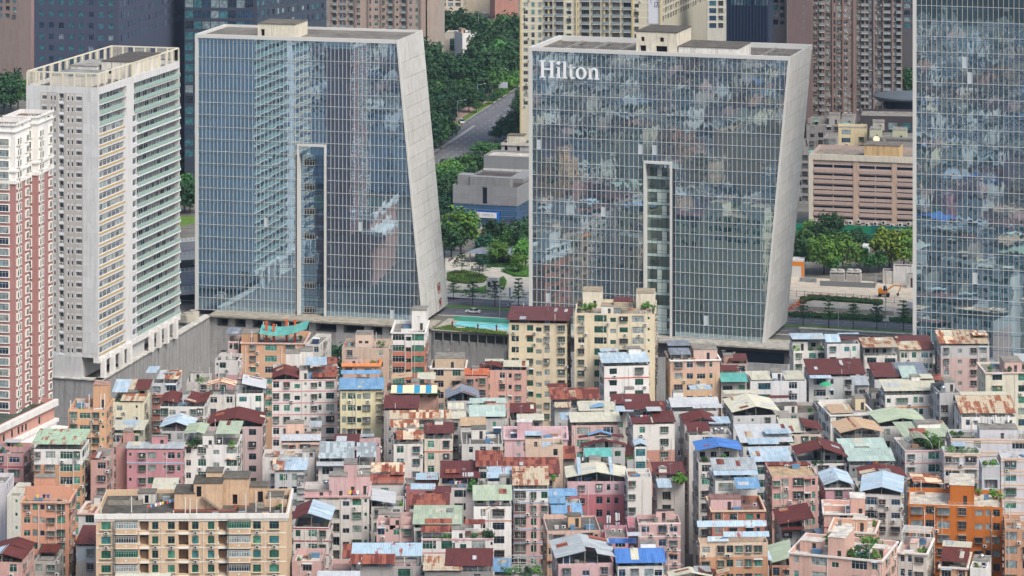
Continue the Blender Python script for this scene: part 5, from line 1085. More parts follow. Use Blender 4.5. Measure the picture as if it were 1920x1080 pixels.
# rooftop: parapet frame of posts and louvres
fm = plain('d9d3c0', .6, name='frame_paint')
def roofframe(parent, L, h_, n_, org, rz):
    m1 = MB(); m1.box(0, L, -.15, .15, h_-.35, h_); ob('roof_frame_beam', m1.mesh('roof_frame_beam', fm), parent, org, rz)
    k_ = ('rfp', h_)
    if k_ not in _wm:
        a = MB(); a.box(-.2, .2, -.2, .2, 0, h_-.36); _wm[k_] = a.mesh('roof_frame_post', fm)
        b_ = MB()
        for i in range(9): b_.box(0, 1.5, -.08, .08, .4+i*.36, .52+i*.36)
        _wm[(k_, 'l')] = b_.mesh('louvre', fm)
    c, s = math.cos(rz), math.sin(rz)
    for i in range(n_+1):
        x = L*i/n_; ob('roof_frame_post', _wm[k_], parent, (org[0]+c*x, org[1]+s*x, org[2]), rz)
        if i < n_: ob('louvre', _wm[(k_, 'l')], parent, (org[0]+c*(x+.2), org[1]+s*(x+.2), org[2]), rz)
        if i > 0 and i % 2: ob('louvre', _wm[(k_, 'l')], parent, (org[0]+c*(x-1.7), org[1]+s*(x-1.7), org[2]), rz)
for L, n_, org, rz in ((w_w-.5, 6, (.25, .25, zt), 0), (d_w-.5, 12, (w_w-.25, .25, zt), R(90)), (w_w-.5, 6, (.25, d_w-.25, zt), 0), (d_w-.5, 11, (.25, .25, zt), R(90))):
    roofframe(WT, L, 3.9, n_, org, rz)
hut(WT, w_w-9.5, 25, 9.2, 22, zt-1.1, 5.0, 'ddd5bf', [(2, 1.5, 3, 3, .5)], slab='5c5854')
hut(WT, 4, 8, 12, 12, zt-1.1, 3.0, 'cfcabc', [], slab='8a8f8c')
hut(WT, 3, 24, 8, 14, zt-1.1, 3.6, 'd6d0c0', [], slab='9a9a94')
# ---------------------------------------------------------------- pink and white tower at the left edge
def pinktower(label, px, py, z, w_, d_, yaw, nf, xoff=0):
    p = at(px, py, z); u, v = fr2(yaw); o0 = p-u*w_
    t = thing('residential_tower', label, 'tower', (o0.x, o0.y, 0), yaw, 'pink and white towers at the left edge')
    ops = {0: [], 1: []}; td = []; fh = 2.82
    for i in range(nf):
        zb = z-3.6-fh*(i+1)+.0
        td.append((0, w_-4.2, zb+.9, 2.6, 1.7, 'bay')); ops[0].append((w_-4.2, zb+.9, w_-1.6, zb+2.6, .15))
        for q_ in (1.2, 2.9): td.append((1, q_, zb+.9, 1.1, 1.6, 'n')); ops[1].append((q_, zb+.9, q_+1.1, zb+2.5, .15))
        td.append((1, d_-3.2, zb+.9, 1.9, 1.6, 'bay')); ops[1].append((d_-3.2, zb+.9, d_-1.3, zb+2.5, .15))
    zsplit = z-3.6-fh*4-.3
    sh = wall_shell(w_, d_, z, ops, z-1.1, zsplit=zsplit, base=8)
    ob('wall', sh.mesh('wall', [wallm('e6e3dc', .35), plain('4a4a4c', .8, name='recess'), concm('7a6a62', .4, 'roof_pink'), wallm('!a9807d', .4)]), t)
    for zc, hh_ in ((z-.45, .5), (z-2.1, .35), (zsplit-.2, .9), (zsplit+fh*1, .5)):
        mb = MB(); g = .35; mb.box(-g, w_+g, -g, d_+g, 0, hh_); 
        mb2 = MB(); mb2.box(-g, w_+g, -g, -.003, 0, hh_); mb2.box(w_+.003, w_+g, -.003, d_+g, 0, hh_); ob('cornice', mb2.mesh('cornice', wallm('e0ddd4', .4)), t, (0, 0, zc))
    wf = plain('e9e7e0', .5, name='white_surround')
    for s_, u_, zz, ww, hh_, k_ in td:
        key = ('sur', ww, hh_)
        if key not in _wm:
            mb = MB(); g = .17; e = .4
            mb.box(-g, ww+g, -e, 0, -g, 0); mb.box(-g, ww+g, -e, 0, hh_, hh_+g); mb.box(-g, 0, -e, 0, 0, hh_); mb.box(ww, ww+g, -e, 0, 0, hh_); _wm[key] = mb.mesh('window_surround', wf)
        if s_ == 0: o_ = ob('window', window_mesh(ww, hh_, rg.choice(('pale', 'curt', 'blue')), 'b9b9b4'), t, (u_, -.3, zz)); ob('window_surround', _wm[key], o_, (0, .3, 0))
        else: o_ = ob('window', window_mesh(ww, hh_, rg.choice(('pale', 'dark', 'blue')), 'b9b9b4'), t, (w_+.3, u_, zz), rz=R(90)); ob('window_surround', _wm[key], o_, (0, .3, 0))
        if s_ == 0: ob('ac_unit', ac_mesh(), t, (w_-5.8, 0, zz-.6))
        elif k_ == 'n' and u_ < 2: ob('ac_unit', ac_mesh(), t, (w_, 2.0, zz-.95), rz=R(90))
    for i in range(5): ob('ac_unit', ac_mesh(), t, (w_*.5+i*1.3, d_*.5, z-1.08))
    return t
pinktower('nearer pink and white residential tower cropped by the left edge', 28, 233, 87.3, 11, 11, R(-11), 26)
pinktower('farther pink and white residential tower beside the grey tiled face', 70, 218, 87.8, 9, 12, R(-11), 26)
pa = at(0, 796.5, 14); pb = at(102, 747.7, 14); dv = (pb-pa).normalized(); yaw = math.atan2(dv.y, dv.x)-R(90)
o0 = pa-dv*12 - Vector((math.cos(yaw), math.sin(yaw), 0))*40; Lp = (pb-pa).length+12
ops = [(q_, 9.3, q_+1.1, 11.2, .2) for q_ in (13.5, 18, 21.5, 23.6, 25.6, 33)] + [(3+q_*4, 9.3, 4.2+q_*4, 11.2, .2) for q_ in range(3)] + [(34, 5.2, 37, 7.2, .2), (26, 4.6, 29, 6.8, .2)]
PP = thing('podium_building', 'salmon podium building with broad white cornices at the left edge', 'building', (o0.x, o0.y, 0), yaw)
ob('wall', wall_shell(40, Lp, 14, {1: ops}, 12.8, base=-11).mesh('wall', [wallm('d38c74', .4), plain('3c444a', .5, name='dark_window'), concm('4f5a50', .3, 'green_roof')]), PP)
for z_, e, h_ in ((12.2, .8, 1.6), (8.0, .9, .9), (7.2, .5, .7)):
    mb = MB(); a_ = 0 if z_ > 10 else Lp*.35; mb.box(40.003, 40+e, a_, Lp+e, 0, h_); mb.box(20, 40.003, Lp+.003, Lp+e, 0, h_); ob('cornice', mb.mesh('cornice', wallm('e2dfd8', .45)), PP, (0, 0, z_))
mb = MB(); mb.box(40.5, 44.5, Lp*.42, Lp, 6.2, 7.19); ob('canopy', mb.mesh('canopy', wallm('dcd8d0', .5)), PP)
for u0, z0_, u1, z1_, _ in ops: ob('window', window_mesh(round(u1-u0, 2), round(z1_-z0_, 2), 'dark', '8d8a85'), PP, (39.9, u0, z0_), rz=R(90))
BLOCK.append([Vector((p.x, p.y)) for p in (pa-dv*12, pb, pb-U*40, pa-dv*12-U*40)])
# ---------------------------------------------------------------- build the village
bad = layout()
for b_ in bad: print('OVERLAP', b_)
labs = [h['label'] for h in HS]; assert len(set(labs)) == len(labs), [l for l in labs if labs.count(l) > 1]
for l in labs:
    assert len(l.split()) <= 7 or True
for i, h in enumerate(HS): h['root'] = build_house(h, 100+i)
print('houses', len(HS), 'objects', len(bpy.data.objects))
# ---------------------------------------------------------------- city behind the towers
BG = []
def BH(x0, x1, s, z, d, yaw, wall, pat, roof, label, fh=3.0, vis=20, cat=None, **kw):
    y = PY0+s*(CH-z); n = int(z/fh); kw.setdefault('back', False)
    h = dict(x0=x0, x1=x1, y=y, n=n, d=d, yaw=R(yaw), wall=wall, pat=pat, roof=roof, label=label, kw=dict(kw, vis=vis, fh=fh, dz=z-n*fh), fh=fh, h=z)
    p = at(x0, y, z); p.y = F/s; p.x = (x0-960)/s; c, s_ = math.cos(h['yaw']), math.sin(h['yaw']); a = (x1-960)/F
    h['bg'] = 1; h['p'] = p; h['w'] = (a*p.y-p.x)/(c-a*s_); h['u'] = Vector((c, s_)); h['v'] = Vector((-s_, c)); BG.append(h)
PAT.update({'q': (1.9, 2.0, 1.0), 'Q': (3.6, 2.9, .6), 'o': (2.8, 2.1, .8), 'p': (1.3, 1.9, .7), 'v': (1.2, 2.2, .5)})
GL['n'] = ['blue', 'dark', 'teal', 'teal', 'pale']; FR['n'] = ['53658a', '2c3850']
BH(-30, 36, 3.9, 66, 20, -8, '86706a', 'pbpbw', '', 'brown residential tower at the top left corner', fh=3.5, vis=9, gl='n', ac=.1, side='')
BH(64, 222, 5.2, 98, 77, -12, '3e4a68', 'qqqqqqqq', '', 'dark blue office tower with square punched windows', fh=4.1, vis=13, gl='n', dirt=.3, ac=0, aw=0, side='v'*18)
BH(346, 476, 5.0, 92, 20, -4, '36425a', 'QQQQQQQQ', '', 'navy office tower with a grid of deep windows', fh=4.0, vis=18, gl='n', dirt=.3, ac=0, aw=0, side='', par=.3)
BH(477, 612, 4.98, 92, 12, 52, '3a4a60', 'vpvpvpvpvpvpvp', '', 'navy office wing with slanted white fins', fh=4.0, vis=6, gl='n', dirt=.3, ac=0, aw=0, side='', fins=1)
BH(617, 790, 3.92, 60, 18, -7, 'a88d7c', 'bobw.pwwbnbpp', '', 'brown residential slab tower behind the left glass tower', fh=3.55, vis=10, gl='m', ac=.2, dirt=.4, proj='94786e', npier=7, side='', lc=('8a6a62', 20))
BH(801, 823, 3.9, 63, 22, -6, 'b5a192', '', '', 'blank beige end slab beside the brown tower', fh=3.5, vis=0, side='')
BH(822, 868, 3.32, 26, 14, -6, 'c9b99a', 'BoB', '', 'cream apartment block beyond the woods', vis=5, side='w', gl='n')
BH(874, 920, 3.30, 30, 14, -20, 'c2b294', 'opo', '', 'cream apartment block partly hidden by treetops', vis=5, side='w', gl='n')
BH(928, 972, 3.36, 31, 14, 12, 'b5705a', '.p', '', 'brick red block beyond the woods', vis=5, side='')
BH(834, 866, 3.78, 22, 14, -6, 'c3b8a4', 'Q', '', 'low cream building among the trees', vis=3, side='', lc=('b9ab98', 1))
BH(867, 893, 3.82, 24, 12, 20, 'd3d3d4', '', 'H c9a27c .1 .4 .3 .7 2.5', 'white gable ended building among the trees', vis=3, side='')
BH(975, 1240, 4.7, 86, 40, -6, 'c9c0a0', '|wppBBwpBBbBBw.pp', '', 'yellow cream hotel tower with rows of balconies', fh=3.02, vis=19, gl='m', ac=.4, dirt=.3, side='', band='d6d2c2', proj='c9b25c', npier=5)
BH(1240, 1325, 4.7, 86, 10, 74.5, 'b5b094', 'BBBBBBBBBBBBBBBBBB', '', 'yellow cream hotel wing receding to the right', fh=3.02, vis=8, gl='n', dirt=.3, side='', band='d6d2c2', ac=0)
BH(1326, 1360, 4.62, 84, 14, -6, 'b7b6a6', 'ob', '', 'narrow tower with round white balconies', fh=3.02, vis=9, gl='n', side='o', band='d0cdc0')
BH(1362, 1441, 5.0, 95, 30, -8, '1d3352', 'vvvvvvvvvvvv', '', 'dark navy tower with vertical window strips', fh=3.6, vis=5, gl='n', dirt=.2, ac=0, aw=0, side='vvv', stripsf=1)
BH(1443, 1474, 4.55, 80, 14, -6, '7b6f70', 'ow', '', 'grey brown apartment wing beside the navy tower', vis=8, gl='n', side='')
BH(1476, 1521, 4.6, 82, 26, -6, '745c5c', '.s', '', 'plain brown apartment wing', vis=9, gl='n', side='')
BH(1521, 1602, 4.45, 80, 26, -6, '857068', 'wbwvwwn', '', 'brown apartment tower with stacked bay windows', vis=22, gl='k', ac=.8, side='', proj='8a6458', npier=4)
BH(1603, 1692, 4.38, 80, 26, -6, '66616e', 'wBnwwBwb', '', 'brown apartment tower with crowded balconies', vis=22, gl='k', ac=.9, side='', proj='866a62', npier=5)
BH(1693, 1722, 4.1, 74, 20, -6, '54505a', 'oo', '', 'distant brown apartment tower beside the right glass tower', vis=12, gl='n', side='')
BH(1512, 1580, 4.66, 20, 16, -8, '8f8883', 'wbww', 'H 9a948c .1 .35 .2 .5 3;Z 0 1 .7 2;H a09a94 .6 .9 .5 .9 4;S teal .2 .35 .1 .3 1 1.2', 'old grey block below the brown towers', vis=5, gl='k', side='bw', dirt=1.0)
BH(1582, 1611, 4.75, 23, 14, -14, 'a39d98', '.w', 'H a39e99 -.3 .5 .5 .9 4;S teal -.1 .4 -.1 .1 1 1.2', 'grey block with white drain pipe', vis=5, gl='k', side='')
BH(1510, 1532, 5.0, 21, 22, -24, 'c2c2c2', 'w', 'Z 0 1 .5 1;S teal 0 .4 .1 .3 1 1.2', 'white block beside the leaning tower', vis=5, gl='k', side='wwn')
BH(1543, 1568, 4.95, 26, 13, -14, '99928c', 'ww', '', 'small grey block with three windows', vis=6, gl='k', side='')
BH(1613, 1716, 4.72, 26, 20, -8, '453c40', '.o.QQ', '', 'dark brown commercial block under the round roof', vis=5, gl='n', side='')
BH(1497, 1516, 5.1, 28, 20, -4, '8f8a88', 'pB', '', 'grey apartment sliver beside the banded building', vis=9, gl='k', ac=.9, side='')
BH(1572, 1626, 5.05, 33, 12, -6, 'd9c27e', 'D.b', 'H b3ab9c 1.2 1.6 .2 .8 3', 'yellow block behind the banded building', vis=4, gl='b', side='')
BH(1630, 1716, 5.1, 31, 16, -10, '8a8a84', '', 'H b7bb93 .0 .25 .1 .6 4;H b7bb93 .5 .8 .1 .6 4;Z 0 1 .0 1.6;A .3 -.0;A .9 .1', 'roof deck with greenish plant rooms', vis=2, side='')
for i, h in enumerate(BG):
    r = build_house(h, 900+i); r.name = 'city_building'
    if h['kw'].get('fins'):
        mb = MB(); mb.poly([(0, 0, 0), (1.3, -.9, .9), (1.3, 0, .2)]); mb.poly([(0, 0, 0), (1.3, 0, .2), (1.3, -.9, .9)][::-1]); fm_ = mb.mesh('fin', plain('aab4c0', .4, name='fin_white'))
        for f in range(6):
            for j in range(17): ob('fin', fm_, r, (1.2+j*3.1+(f % 2)*1.2, -.05, h['h']-3.6-f*4.0))
    if h['kw'].get('stripsf'):
        mb = MB(); mb.box(-.15, .15, -.5, 0, 10, h['h']); me = mb.mesh('fin', plain('16263f', .4, name='fin_navy'))
        for j in range(13): ob('fin', me, r, (.4+h['w']/13.0*j, 0, 0))
# curved brown shaft at the top left, round dark roof at right
def cyl(name, label, cat, c, r, z0, z1, mat, n=28, ring=None):
    mb = MB(); mb.lathe([(r, z0), (r, z1)], n); t = thing(name, label, cat, (c.x, c.y, 0)); ob('drum_wall', mb.mesh('drum_wall', mat, True), t)
    return t
p_ = at(49, 133, 7); cyl('curved_tower', 'rounded brown tower shaft at the top left', 'tower', Vector((p_.x, p_.y+3, 0)), 3.6, 0, 75, wallm('83645a', .5))
p_ = at(1700, 226, 20); rt = cyl('rotunda', 'dark glass rotunda with a wide round roof', 'building', Vector((p_.x, p_.y+10, 0)), 8.5, 0, 27.5, plain('1f2a38', .2, name='dark_glass'))
mb = MB(); mb.lathe([(11.5, 27.5), (12.3, 28.3), (12.3, 28.9), (10.5, 29.5), (.5, 30.2)], 32); ob('round_roof', mb.mesh('round_roof', plain('535b62', .5, name='roof_metal_dark')), rt)
# banded pink building
pp = at(1519, 288, 34); yaw = R(-14); s_ = 921/172; w_ = 46
PB = thing('office_building', 'pink banded office building with cream cornice behind the park', 'building', (pp.x, pp.y, 0), yaw)
o = []; todo = []; bays = ((1.2, 15.0), (17.2, 28.6), (30.4, 45.0))
for x0, x1 in bays:
    for i in range(8):
        z = 30.4-i*3.75
        for a, b_ in (((z-1.1, z) if i == 0 else (z-.8, z),) if i == 0 else ((z-.15, z+.55), (z-1.9, z-1.2))):
            if a > 8:
                xm = (x0+x1)/2
                for c, e in ((x0, xm-.15), (xm+.15, x1)): o.append((c, a, e, b_, .5))
ob('wall', wall_shell(w_, 22, 34, {0: o}, 32.6, base=0).mesh('wall', [wallm('b89c90', .35), plain('26384c', .15, name='ribbon_glass'), concm('8d857a', .4, 'office_roof')]), PB)
mb = MB(); mb.box(-.3, w_+.3, -.5, -.003, 32.0, 34.05); mb.box(-.4, 1.0, -.55, -.004, 7, 31.99); ob('cornice', mb.mesh('cornice', wallm('cfc6ae', .6)), PB)
for x in (16.1, 29.5): mb = MB(); mb.box(x-.9, x+.9, -.25, -.003, 8, 31.95); ob('pilaster', mb.mesh('pilaster', wallm('c4a083', .5)), PB)
for i in range(8):
    z = 28.6-i*3.75
    for x0, x1 in bays: mb = MB(); mb.box(x0, x1, -.35, -.003, z-.95, z+.25); ob('band', mb.mesh('band', wallm('b8988c', .3)), PB)
for i in range(26): ob('ac_unit', ac_mesh(), PB, (1+i*1.7 + (i % 3)*.3, 1.2 if i % 2 else 5.0, 32.65))
hut(PB, 18.5, 3, 12.5, 9, 32.62, 4.6, 'd9ad55', [], slab='77736c')
for i in range(14): ob('ac_unit', ac_mesh(), PB, (2+i*2.9, -.3, 9.4+(i*7 % 3)*.5), sc_=(1.8, 1.5, 2.2))
mb = MB(); mb.lathe([(.1, 0), (.9, .25), (1.15, .55), (1.2, .6)], 16); thing('satellite_dish', 'pale satellite dish on the roof behind the golden plant room', 'satellite dish', at(1643, 262, 37), me=mb.mesh('dish', plain('d6c9ad', .4, name='dish'))).rotation_euler = (R(60), 0, 0)
# green hoarding with white lettering
pg = at(1493, 443, GZ); GB = thing('hoarding', 'long green hoarding with white characters below the pink building', 'hoarding', (pg.x, pg.y, 0), R(-14))
mb = MB(); mb.box(0, 26, 0, .3, GZ, GZ+4.6); ob('panel', mb.mesh('panel', plain('1f7a5c', .5, name='green_panel')), GB); mb = MB(); mb.box(26.02, 46, 0, .3, GZ+.4, GZ+4.9); ob('panel', mb.mesh('panel', plain('1a6464', .5, name='teal_panel')), GB)
mb = MB(); mb.box(26, 46, -.05, 0, GZ+.3, GZ+.45); ob('trim', mb.mesh('trim', plain('7fc04a', .5, name='lime')), GB)
for i in range(4): ob('character', strokes([(0,0,0,1.2),(0,1.2,1,1.2),(1,1.2,1,0),(0,0,1,0),(0,.6,1,.6),(.5,-.1,.5,1.4)], .95).mesh('character', plain('dfe8e4', .5, name='white_letter')), GB, (34.5+i*1.35, -.02, GZ+2.6))
# grey stepped hall in the middle
ph = at(849, 347, 21); HB = thing('exhibition_hall', 'grey clad hall with dark glass ground storeys and blue entrance', 'hall', (ph.x, ph.y, 0), R(-17))
hw = 23.8; hd = 34; hs = plain
ob('glass_wall', wall_shell(hw-.6, hd-.6, 14.6, {}, base=7).mesh('glass_wall', [mirror('hall_glass', (.26,.48,.72), hexc('1f4f80'), .008, .5)]*3), HB, (.3, .3, 0))
cl_ = wallm('80868e', .4); ops = [(10.9, 14.9, 12.7, 21.0, .7)]
ob('wall', wall_shell(hw, hd, 21.2, {0: ops}, 20.6, base=14.61).mesh('wall', [cl_, plain('1c2a38', .2, name='slot_glass_dark'), concm('54504f', .3, 'hall_roof')]), HB)
for x0, x1, y0, y1, z1 in ((.8, 6.0, 3, 8, 24.3), (5.5, 20.5, 2.5, 5.5, 24.0), (16, 22, 14, 33, 22.0)):
    mb = MB(); mb.box(x0, x1, y0, y1, 20.6, z1); ob('roof_step', mb.mesh('roof_step', wallm('868a8e', .7)), HB)
pn = MB(); pn.box(0, 2.9, -.05, 0, 0, 1.45); pn = pn.mesh('cladding_panel', wallm('868d95', .3))
for i in range(8):
    for j in range(4):
        if i == 4-1 and False: continue
        x = .1+i*2.97
        if x < 12.7 and x+2.9 > 10.9: continue
        ob('cladding_panel', pn, HB, (x, -.002, 14.9+j*1.53))
mbr = MB(); mbr.box(0, hw, -.08, 0, 0, .14); mbr = mbr.mesh('rail_band', plain('6f7d8c', .4, name='band_grey'))
for z in (8.6, 10.7, 12.8): ob('rail_band', mbr, HB, (0, .25, z))
G_ = ob('entrance_portal', None, HB); bpy.data.objects.remove(G_)
mb = MB(); mb.box(0, 1.0, -1.6, 0, 0, 5.2); mb.box(7.6, 8.6, -1.6, 0, 0, 5.2); mb.box(1.0, 7.6, -1.6, -.2, 3.3, 5.2); o = ob('entrance_portal', mb.mesh('entrance_portal', plain('1f62b0', .4, name='blue_portal')), HB, (8.6, .2, GZ))
mb = MB(); mb.box(0, 7.6, -.08, 0, 0, 1.9); sb = ob('sign_board', mb.mesh('sign_board', plain('d9dde0', .4, name='sign_white')), o, (.5, -1.61, 3.3))
# logo ring and tiny lettering printed on the board
mb = MB()
def ringseg(mb, c, r0, r1, a0, a1, m, y):
    for i in range(8):
        t0, t1 = a0+(a1-a0)*i/8, a0+(a1-a0)*(i+1)/8
        mb.quad((c[0]+r1*math.cos(t0), y, c[1]+r1*math.sin(t0)), (c[0]+r1*math.cos(t1), y, c[1]+r1*math.sin(t1)), (c[0]+r0*math.cos(t1), y, c[1]+r0*math.sin(t1)), (c[0]+r0*math.cos(t0), y, c[1]+r0*math.sin(t0)), m)
for a, m in ((.3, 0), (2.4, 1), (4.5, 2)): ringseg(mb, (9.1+1.1, GZ+4.25), .28, .5, a, a+1.95, m, 0)
ob('logo', mb.mesh('logo', [plain('e06a2c', .5), plain('2b7cc4', .5), plain('e8a23a', .5)]), HB, (0, -1.52, 0))
mb = MB(); rg = random.Random(2)
for i in range(13):
    x = 11.5+i*.31
    if i == 9: continue
    mb.box(x, x+.22, -.01, 0, GZ+4.3, GZ+4.36); mb.box(x, x+.22, -.01, 0, GZ+4.5, GZ+4.55); mb.box(x+.09, x+.13, -.012, 0, GZ+4.25, GZ+4.62)
    mb.box(x, x+.24, -.01, 0, GZ+3.92, GZ+3.98)
ob('lettering', mb.mesh('lettering', plain('2b3440', .6)), HB, (0, -1.52, 0))
# blocks behind the hall
pq = at(907, 291, 22); t = thing('annex_building', 'slate grey annex with white parapet behind the hall', 'building', (pq.x, pq.y, 0), R(-15))
ob('wall', wall_shell(26, 14, 22, {}, 21.2).mesh('wall', [wallm('7e8489', .4), CM[1], concm('c2bdb4', .4, 'pale_roof')]), t); mb = MB(); mb.box(-.1, 26, -.15, 0, 15.6, 17.2); ob('cream_band', mb.mesh('cream_band', wallm('c9c6b6', .7)), t)
pq = at(940, 268, 23); t = thing('rooftop_house', 'cream building with red brick corner behind the annex', 'building', (pq.x, pq.y, 0), R(-12))
ob('wall', wall_shell(22, 10, 23, {0: [(1.2, 19.6, 2.4, 22, .8), (6, 19.6, 7.2, 22, .8), (12.5, 19.6, 14, 22, .8)]}, 22.6).mesh('wall', [wallm('b9b3a6', .8), plain('23262b', .8), concm('57544f', .3, 'dark_roof')]), t)
hut(t, 1.8, 2, 6.5, 5, 22.6, 3.0, 'd5cfae', []); mb = MB(); mb.box(-.1, 22, -.5, 0, 22.2, 23.2); ob('cornice', mb.mesh('cornice', wallm('cdc6b2', .7)), t)
# hotel sign
fc = bpy.data.curves.new('sign_text', 'FONT'); 
def text(body, size, parent, loc, mat, rz=0, vertical=False, name='lettering'):
    c = bpy.data.curves.new('lettering', 'FONT'); c.body = '\n'.join(body) if vertical else body; c.size = size; c.extrude = .03; c.space_line = .8 if vertical and ord(body[0]) < 200 else 1.05; c.align_x = 'CENTER'
    o = bpy.data.objects.new('tmp', c); COL.objects.link(o); bpy.context.view_layer.update()
    me = bpy.data.meshes.new_from_object(o.evaluated_get(bpy.context.evaluated_depsgraph_get())); bpy.data.objects.remove(o); me.materials.clear(); me.materials.append(mat)
    n_ = ob(name, me, parent, loc); n_.rotation_euler = (R(90), 0, rz); return n_
hp = at(1203, 0, 70); hr = [r for r in bpy.data.objects if r.get('label', '').startswith('yellow cream hotel')][0]
mb = MB(); mb.box(0, 5.2, -.12, 0, 0, 16); hb_ = ob('sign_panel', mb.mesh('sign_panel', plain('c9ccd4', .5, name='sign_pale')), hr, (51.2, -.05, 62.5))
try:
    text('嘉酒店', 2.7, hb_, (3.5, -.14, 12.3), plain('2a3566', .5, name='sign_navy'), vertical=True)
    text('JIA HOTEL', 1.1, hb_, (1.2, -.14, 15.2), plain('2a3566', .5, name='sign_navy'), vertical=True)
except Exception as e: print('text', e)
# surroundings below and left of the frame, seen mirrored in the glass
rg = random.Random(11); mats_ = ['d6d1c8', 'cf9d98', 'd9c59a', 'c98a6a', 'bfc3c6', 'd6cfc2', 'b9a89a']; rk = ['maroon', 'sky', 'mint', 'cream', 'white', 'rust', 'cobalt', 'grey']
mb = MB(); ML = [wallm(c, .5) for c in mats_]+[roofm(k) for k in rk]+[glassm('dark'), concm('77746e', .4, 'roof_far')]
nm_ = len(mats_); nr = len(rk)
for gx in range(-40, 24):
    for gy in range(0, 30):
        X = gx*13.5+rg.uniform(-1, 1)+(gy % 2)*3; Y = 250+gy*13.8+rg.uniform(-1, 1)
        pxs = 960+F*X/Y; ins = -40 < pxs < 1960
        zz = rg.choice((15, 18, 18, 21, 21, 24))
        if ins and PY0+F*(CH-zz)/Y < 1115: continue
        if Y > 640 and not (pxs < -60 and X < -130): continue
        if X < -150 and Y > 620 and Y < 650 and False: continue
        w2, d2 = rg.uniform(9, 12), rg.uniform(9.5, 12); m = rg.randrange(nm_)
        mb.box(X, X+w2, Y, Y+d2, -11, zz, m, nm_+nr+1)
        for fz in range(2):
            z = zz-2.2-fz*3
            for q_ in range(3):
                x = X+1+q_*w2/3.2; mb.quad((x+1.4, Y+d2+.03, z), (x, Y+d2+.03, z), (x, Y+d2+.03, z+1.4), (x+1.4, Y+d2+.03, z+1.4), nm_+nr)
                mb.quad((x, Y-.03, z), (x+1.4, Y-.03, z), (x+1.4, Y-.03, z+1.4), (x, Y-.03, z+1.4), nm_+nr)
        if rg.random() < .75:
            k = nm_+rg.randrange(nr); e = rg.uniform(.6, 2); mb.hexa([(X-.3, Y, zz+1), (X+w2*.9, Y, zz+1), (X+w2*.9, Y+d2*.8, zz+1+e), (X-.3, Y+d2*.8, zz+1+e), (X-.3, Y, zz+1.1), (X+w2*.9, Y, zz+1.1), (X+w2*.9, Y+d2*.8, zz+1.1+e), (X-.3, Y+d2*.8, zz+1.1+e)], k)
o = ob('surrounding_houses', mb.mesh('surrounding_houses', ML)); o['kind'] = 'stuff'
# ---------------------------------------------------------------- trees
def leafblock(): pass
TR = []
for i, (R_, H_, nc, per, sz, kind, th) in enumerate(((4.8, 8.5, 46, 26, .42, 'dark', 3.5), (5.5, 9, 54, 26, .42, 'dark', 3.5), (4.2, 7.5, 40, 26, .38, 'mid', 3.2), (5.0, 8, 50, 30, .36, 'lite', 3.0), (3.6, 6.5, 36, 22, .36, 'blue', 3.0), (5.2, 8.4, 52, 28, .38, 'yel', 3.2))):
    TR.append((crown_mesh(30+i, R_, H_, nc, per, sz, kind), trunk_mesh(i, th+2, .25, R_*.5, H_*.6), th))
def tiered(seed, kind='mid', H_=6.5, R_=2.6):
    rg = random.Random(seed); mb = MB(); n = 6
    for i in range(n):
        z = 2.2+i*(H_-2.2)/n; r = R_*(1-.13*i)*rg.uniform(.8, 1.1)
        for k in range(6):
            t = k*1.05+rg.random(); d = r*rg.uniform(.45, .95); leaf_blob(mb, (math.cos(t)*d, math.sin(t)*d, z+rg.uniform(-.1, .2)), (r*.36, r*.36, .14), 34, .13, rg, up=2.0)
        leaf_blob(mb, (0, 0, z), (r*.35, r*.35, .2), 26, .13, rg)
    tm = MB(); tm.tube((0, 0, -.1), (0, 0, H_-.4), .12, .04, 6)
    for i in range(n):
        for k in range(4): t = k*1.57+i; z = 2.0+i*(H_-2.2)/n; tm.tube((0, 0, z), (math.cos(t)*R_*.6, math.sin(t)*R_*.6, z+.35), .035, .015, 4)
    return mb.mesh('crown', leafm(kind)), tm.mesh('trunk', BARK)
def flat_layer(seed, R_=8, H_=9):
    rg = random.Random(seed); mb = MB()
    for i in range(9):
        z = 2.5+i*.85; r = R_*(1-(i/10)**2)*rg.uniform(.75, 1)
        for k in range(11):
            t = rg.random()*6.28; d = r*math.sqrt(rg.random()); leaf_blob(mb, (math.cos(t)*d, math.sin(t)*d, z), (1.9, 1.9, .35), 40, .3, rg, up=2)
    return mb.mesh('crown', leafm('mid'))
def tree(i, p, s, label, group=None, rz=None, st=1.0, mesh=None):
    cm, tm, th = TR[i] if mesh is None else (mesh[0], mesh[1], 0)
    if mesh is None and p.y < 1300: s *= 1.3 if p.x < 20 else 1.0
    elif mesh is not None and mesh[0].name.startswith('crown') and p.y < 1100: s *= 1.2
    t = thing('tree', label, 'tree', (p.x, p.y, p.z), (rng.random()*6.28 if rz is None else rz), group); t.scale = (s, s, s*st)
    ob('crown', cm, t, (0, 0, th*.75)); ob('trunk', tm, t, (0, 0, 0)); return t
GRP = 'trees of the woods beside the avenue'
rg = random.Random(21)
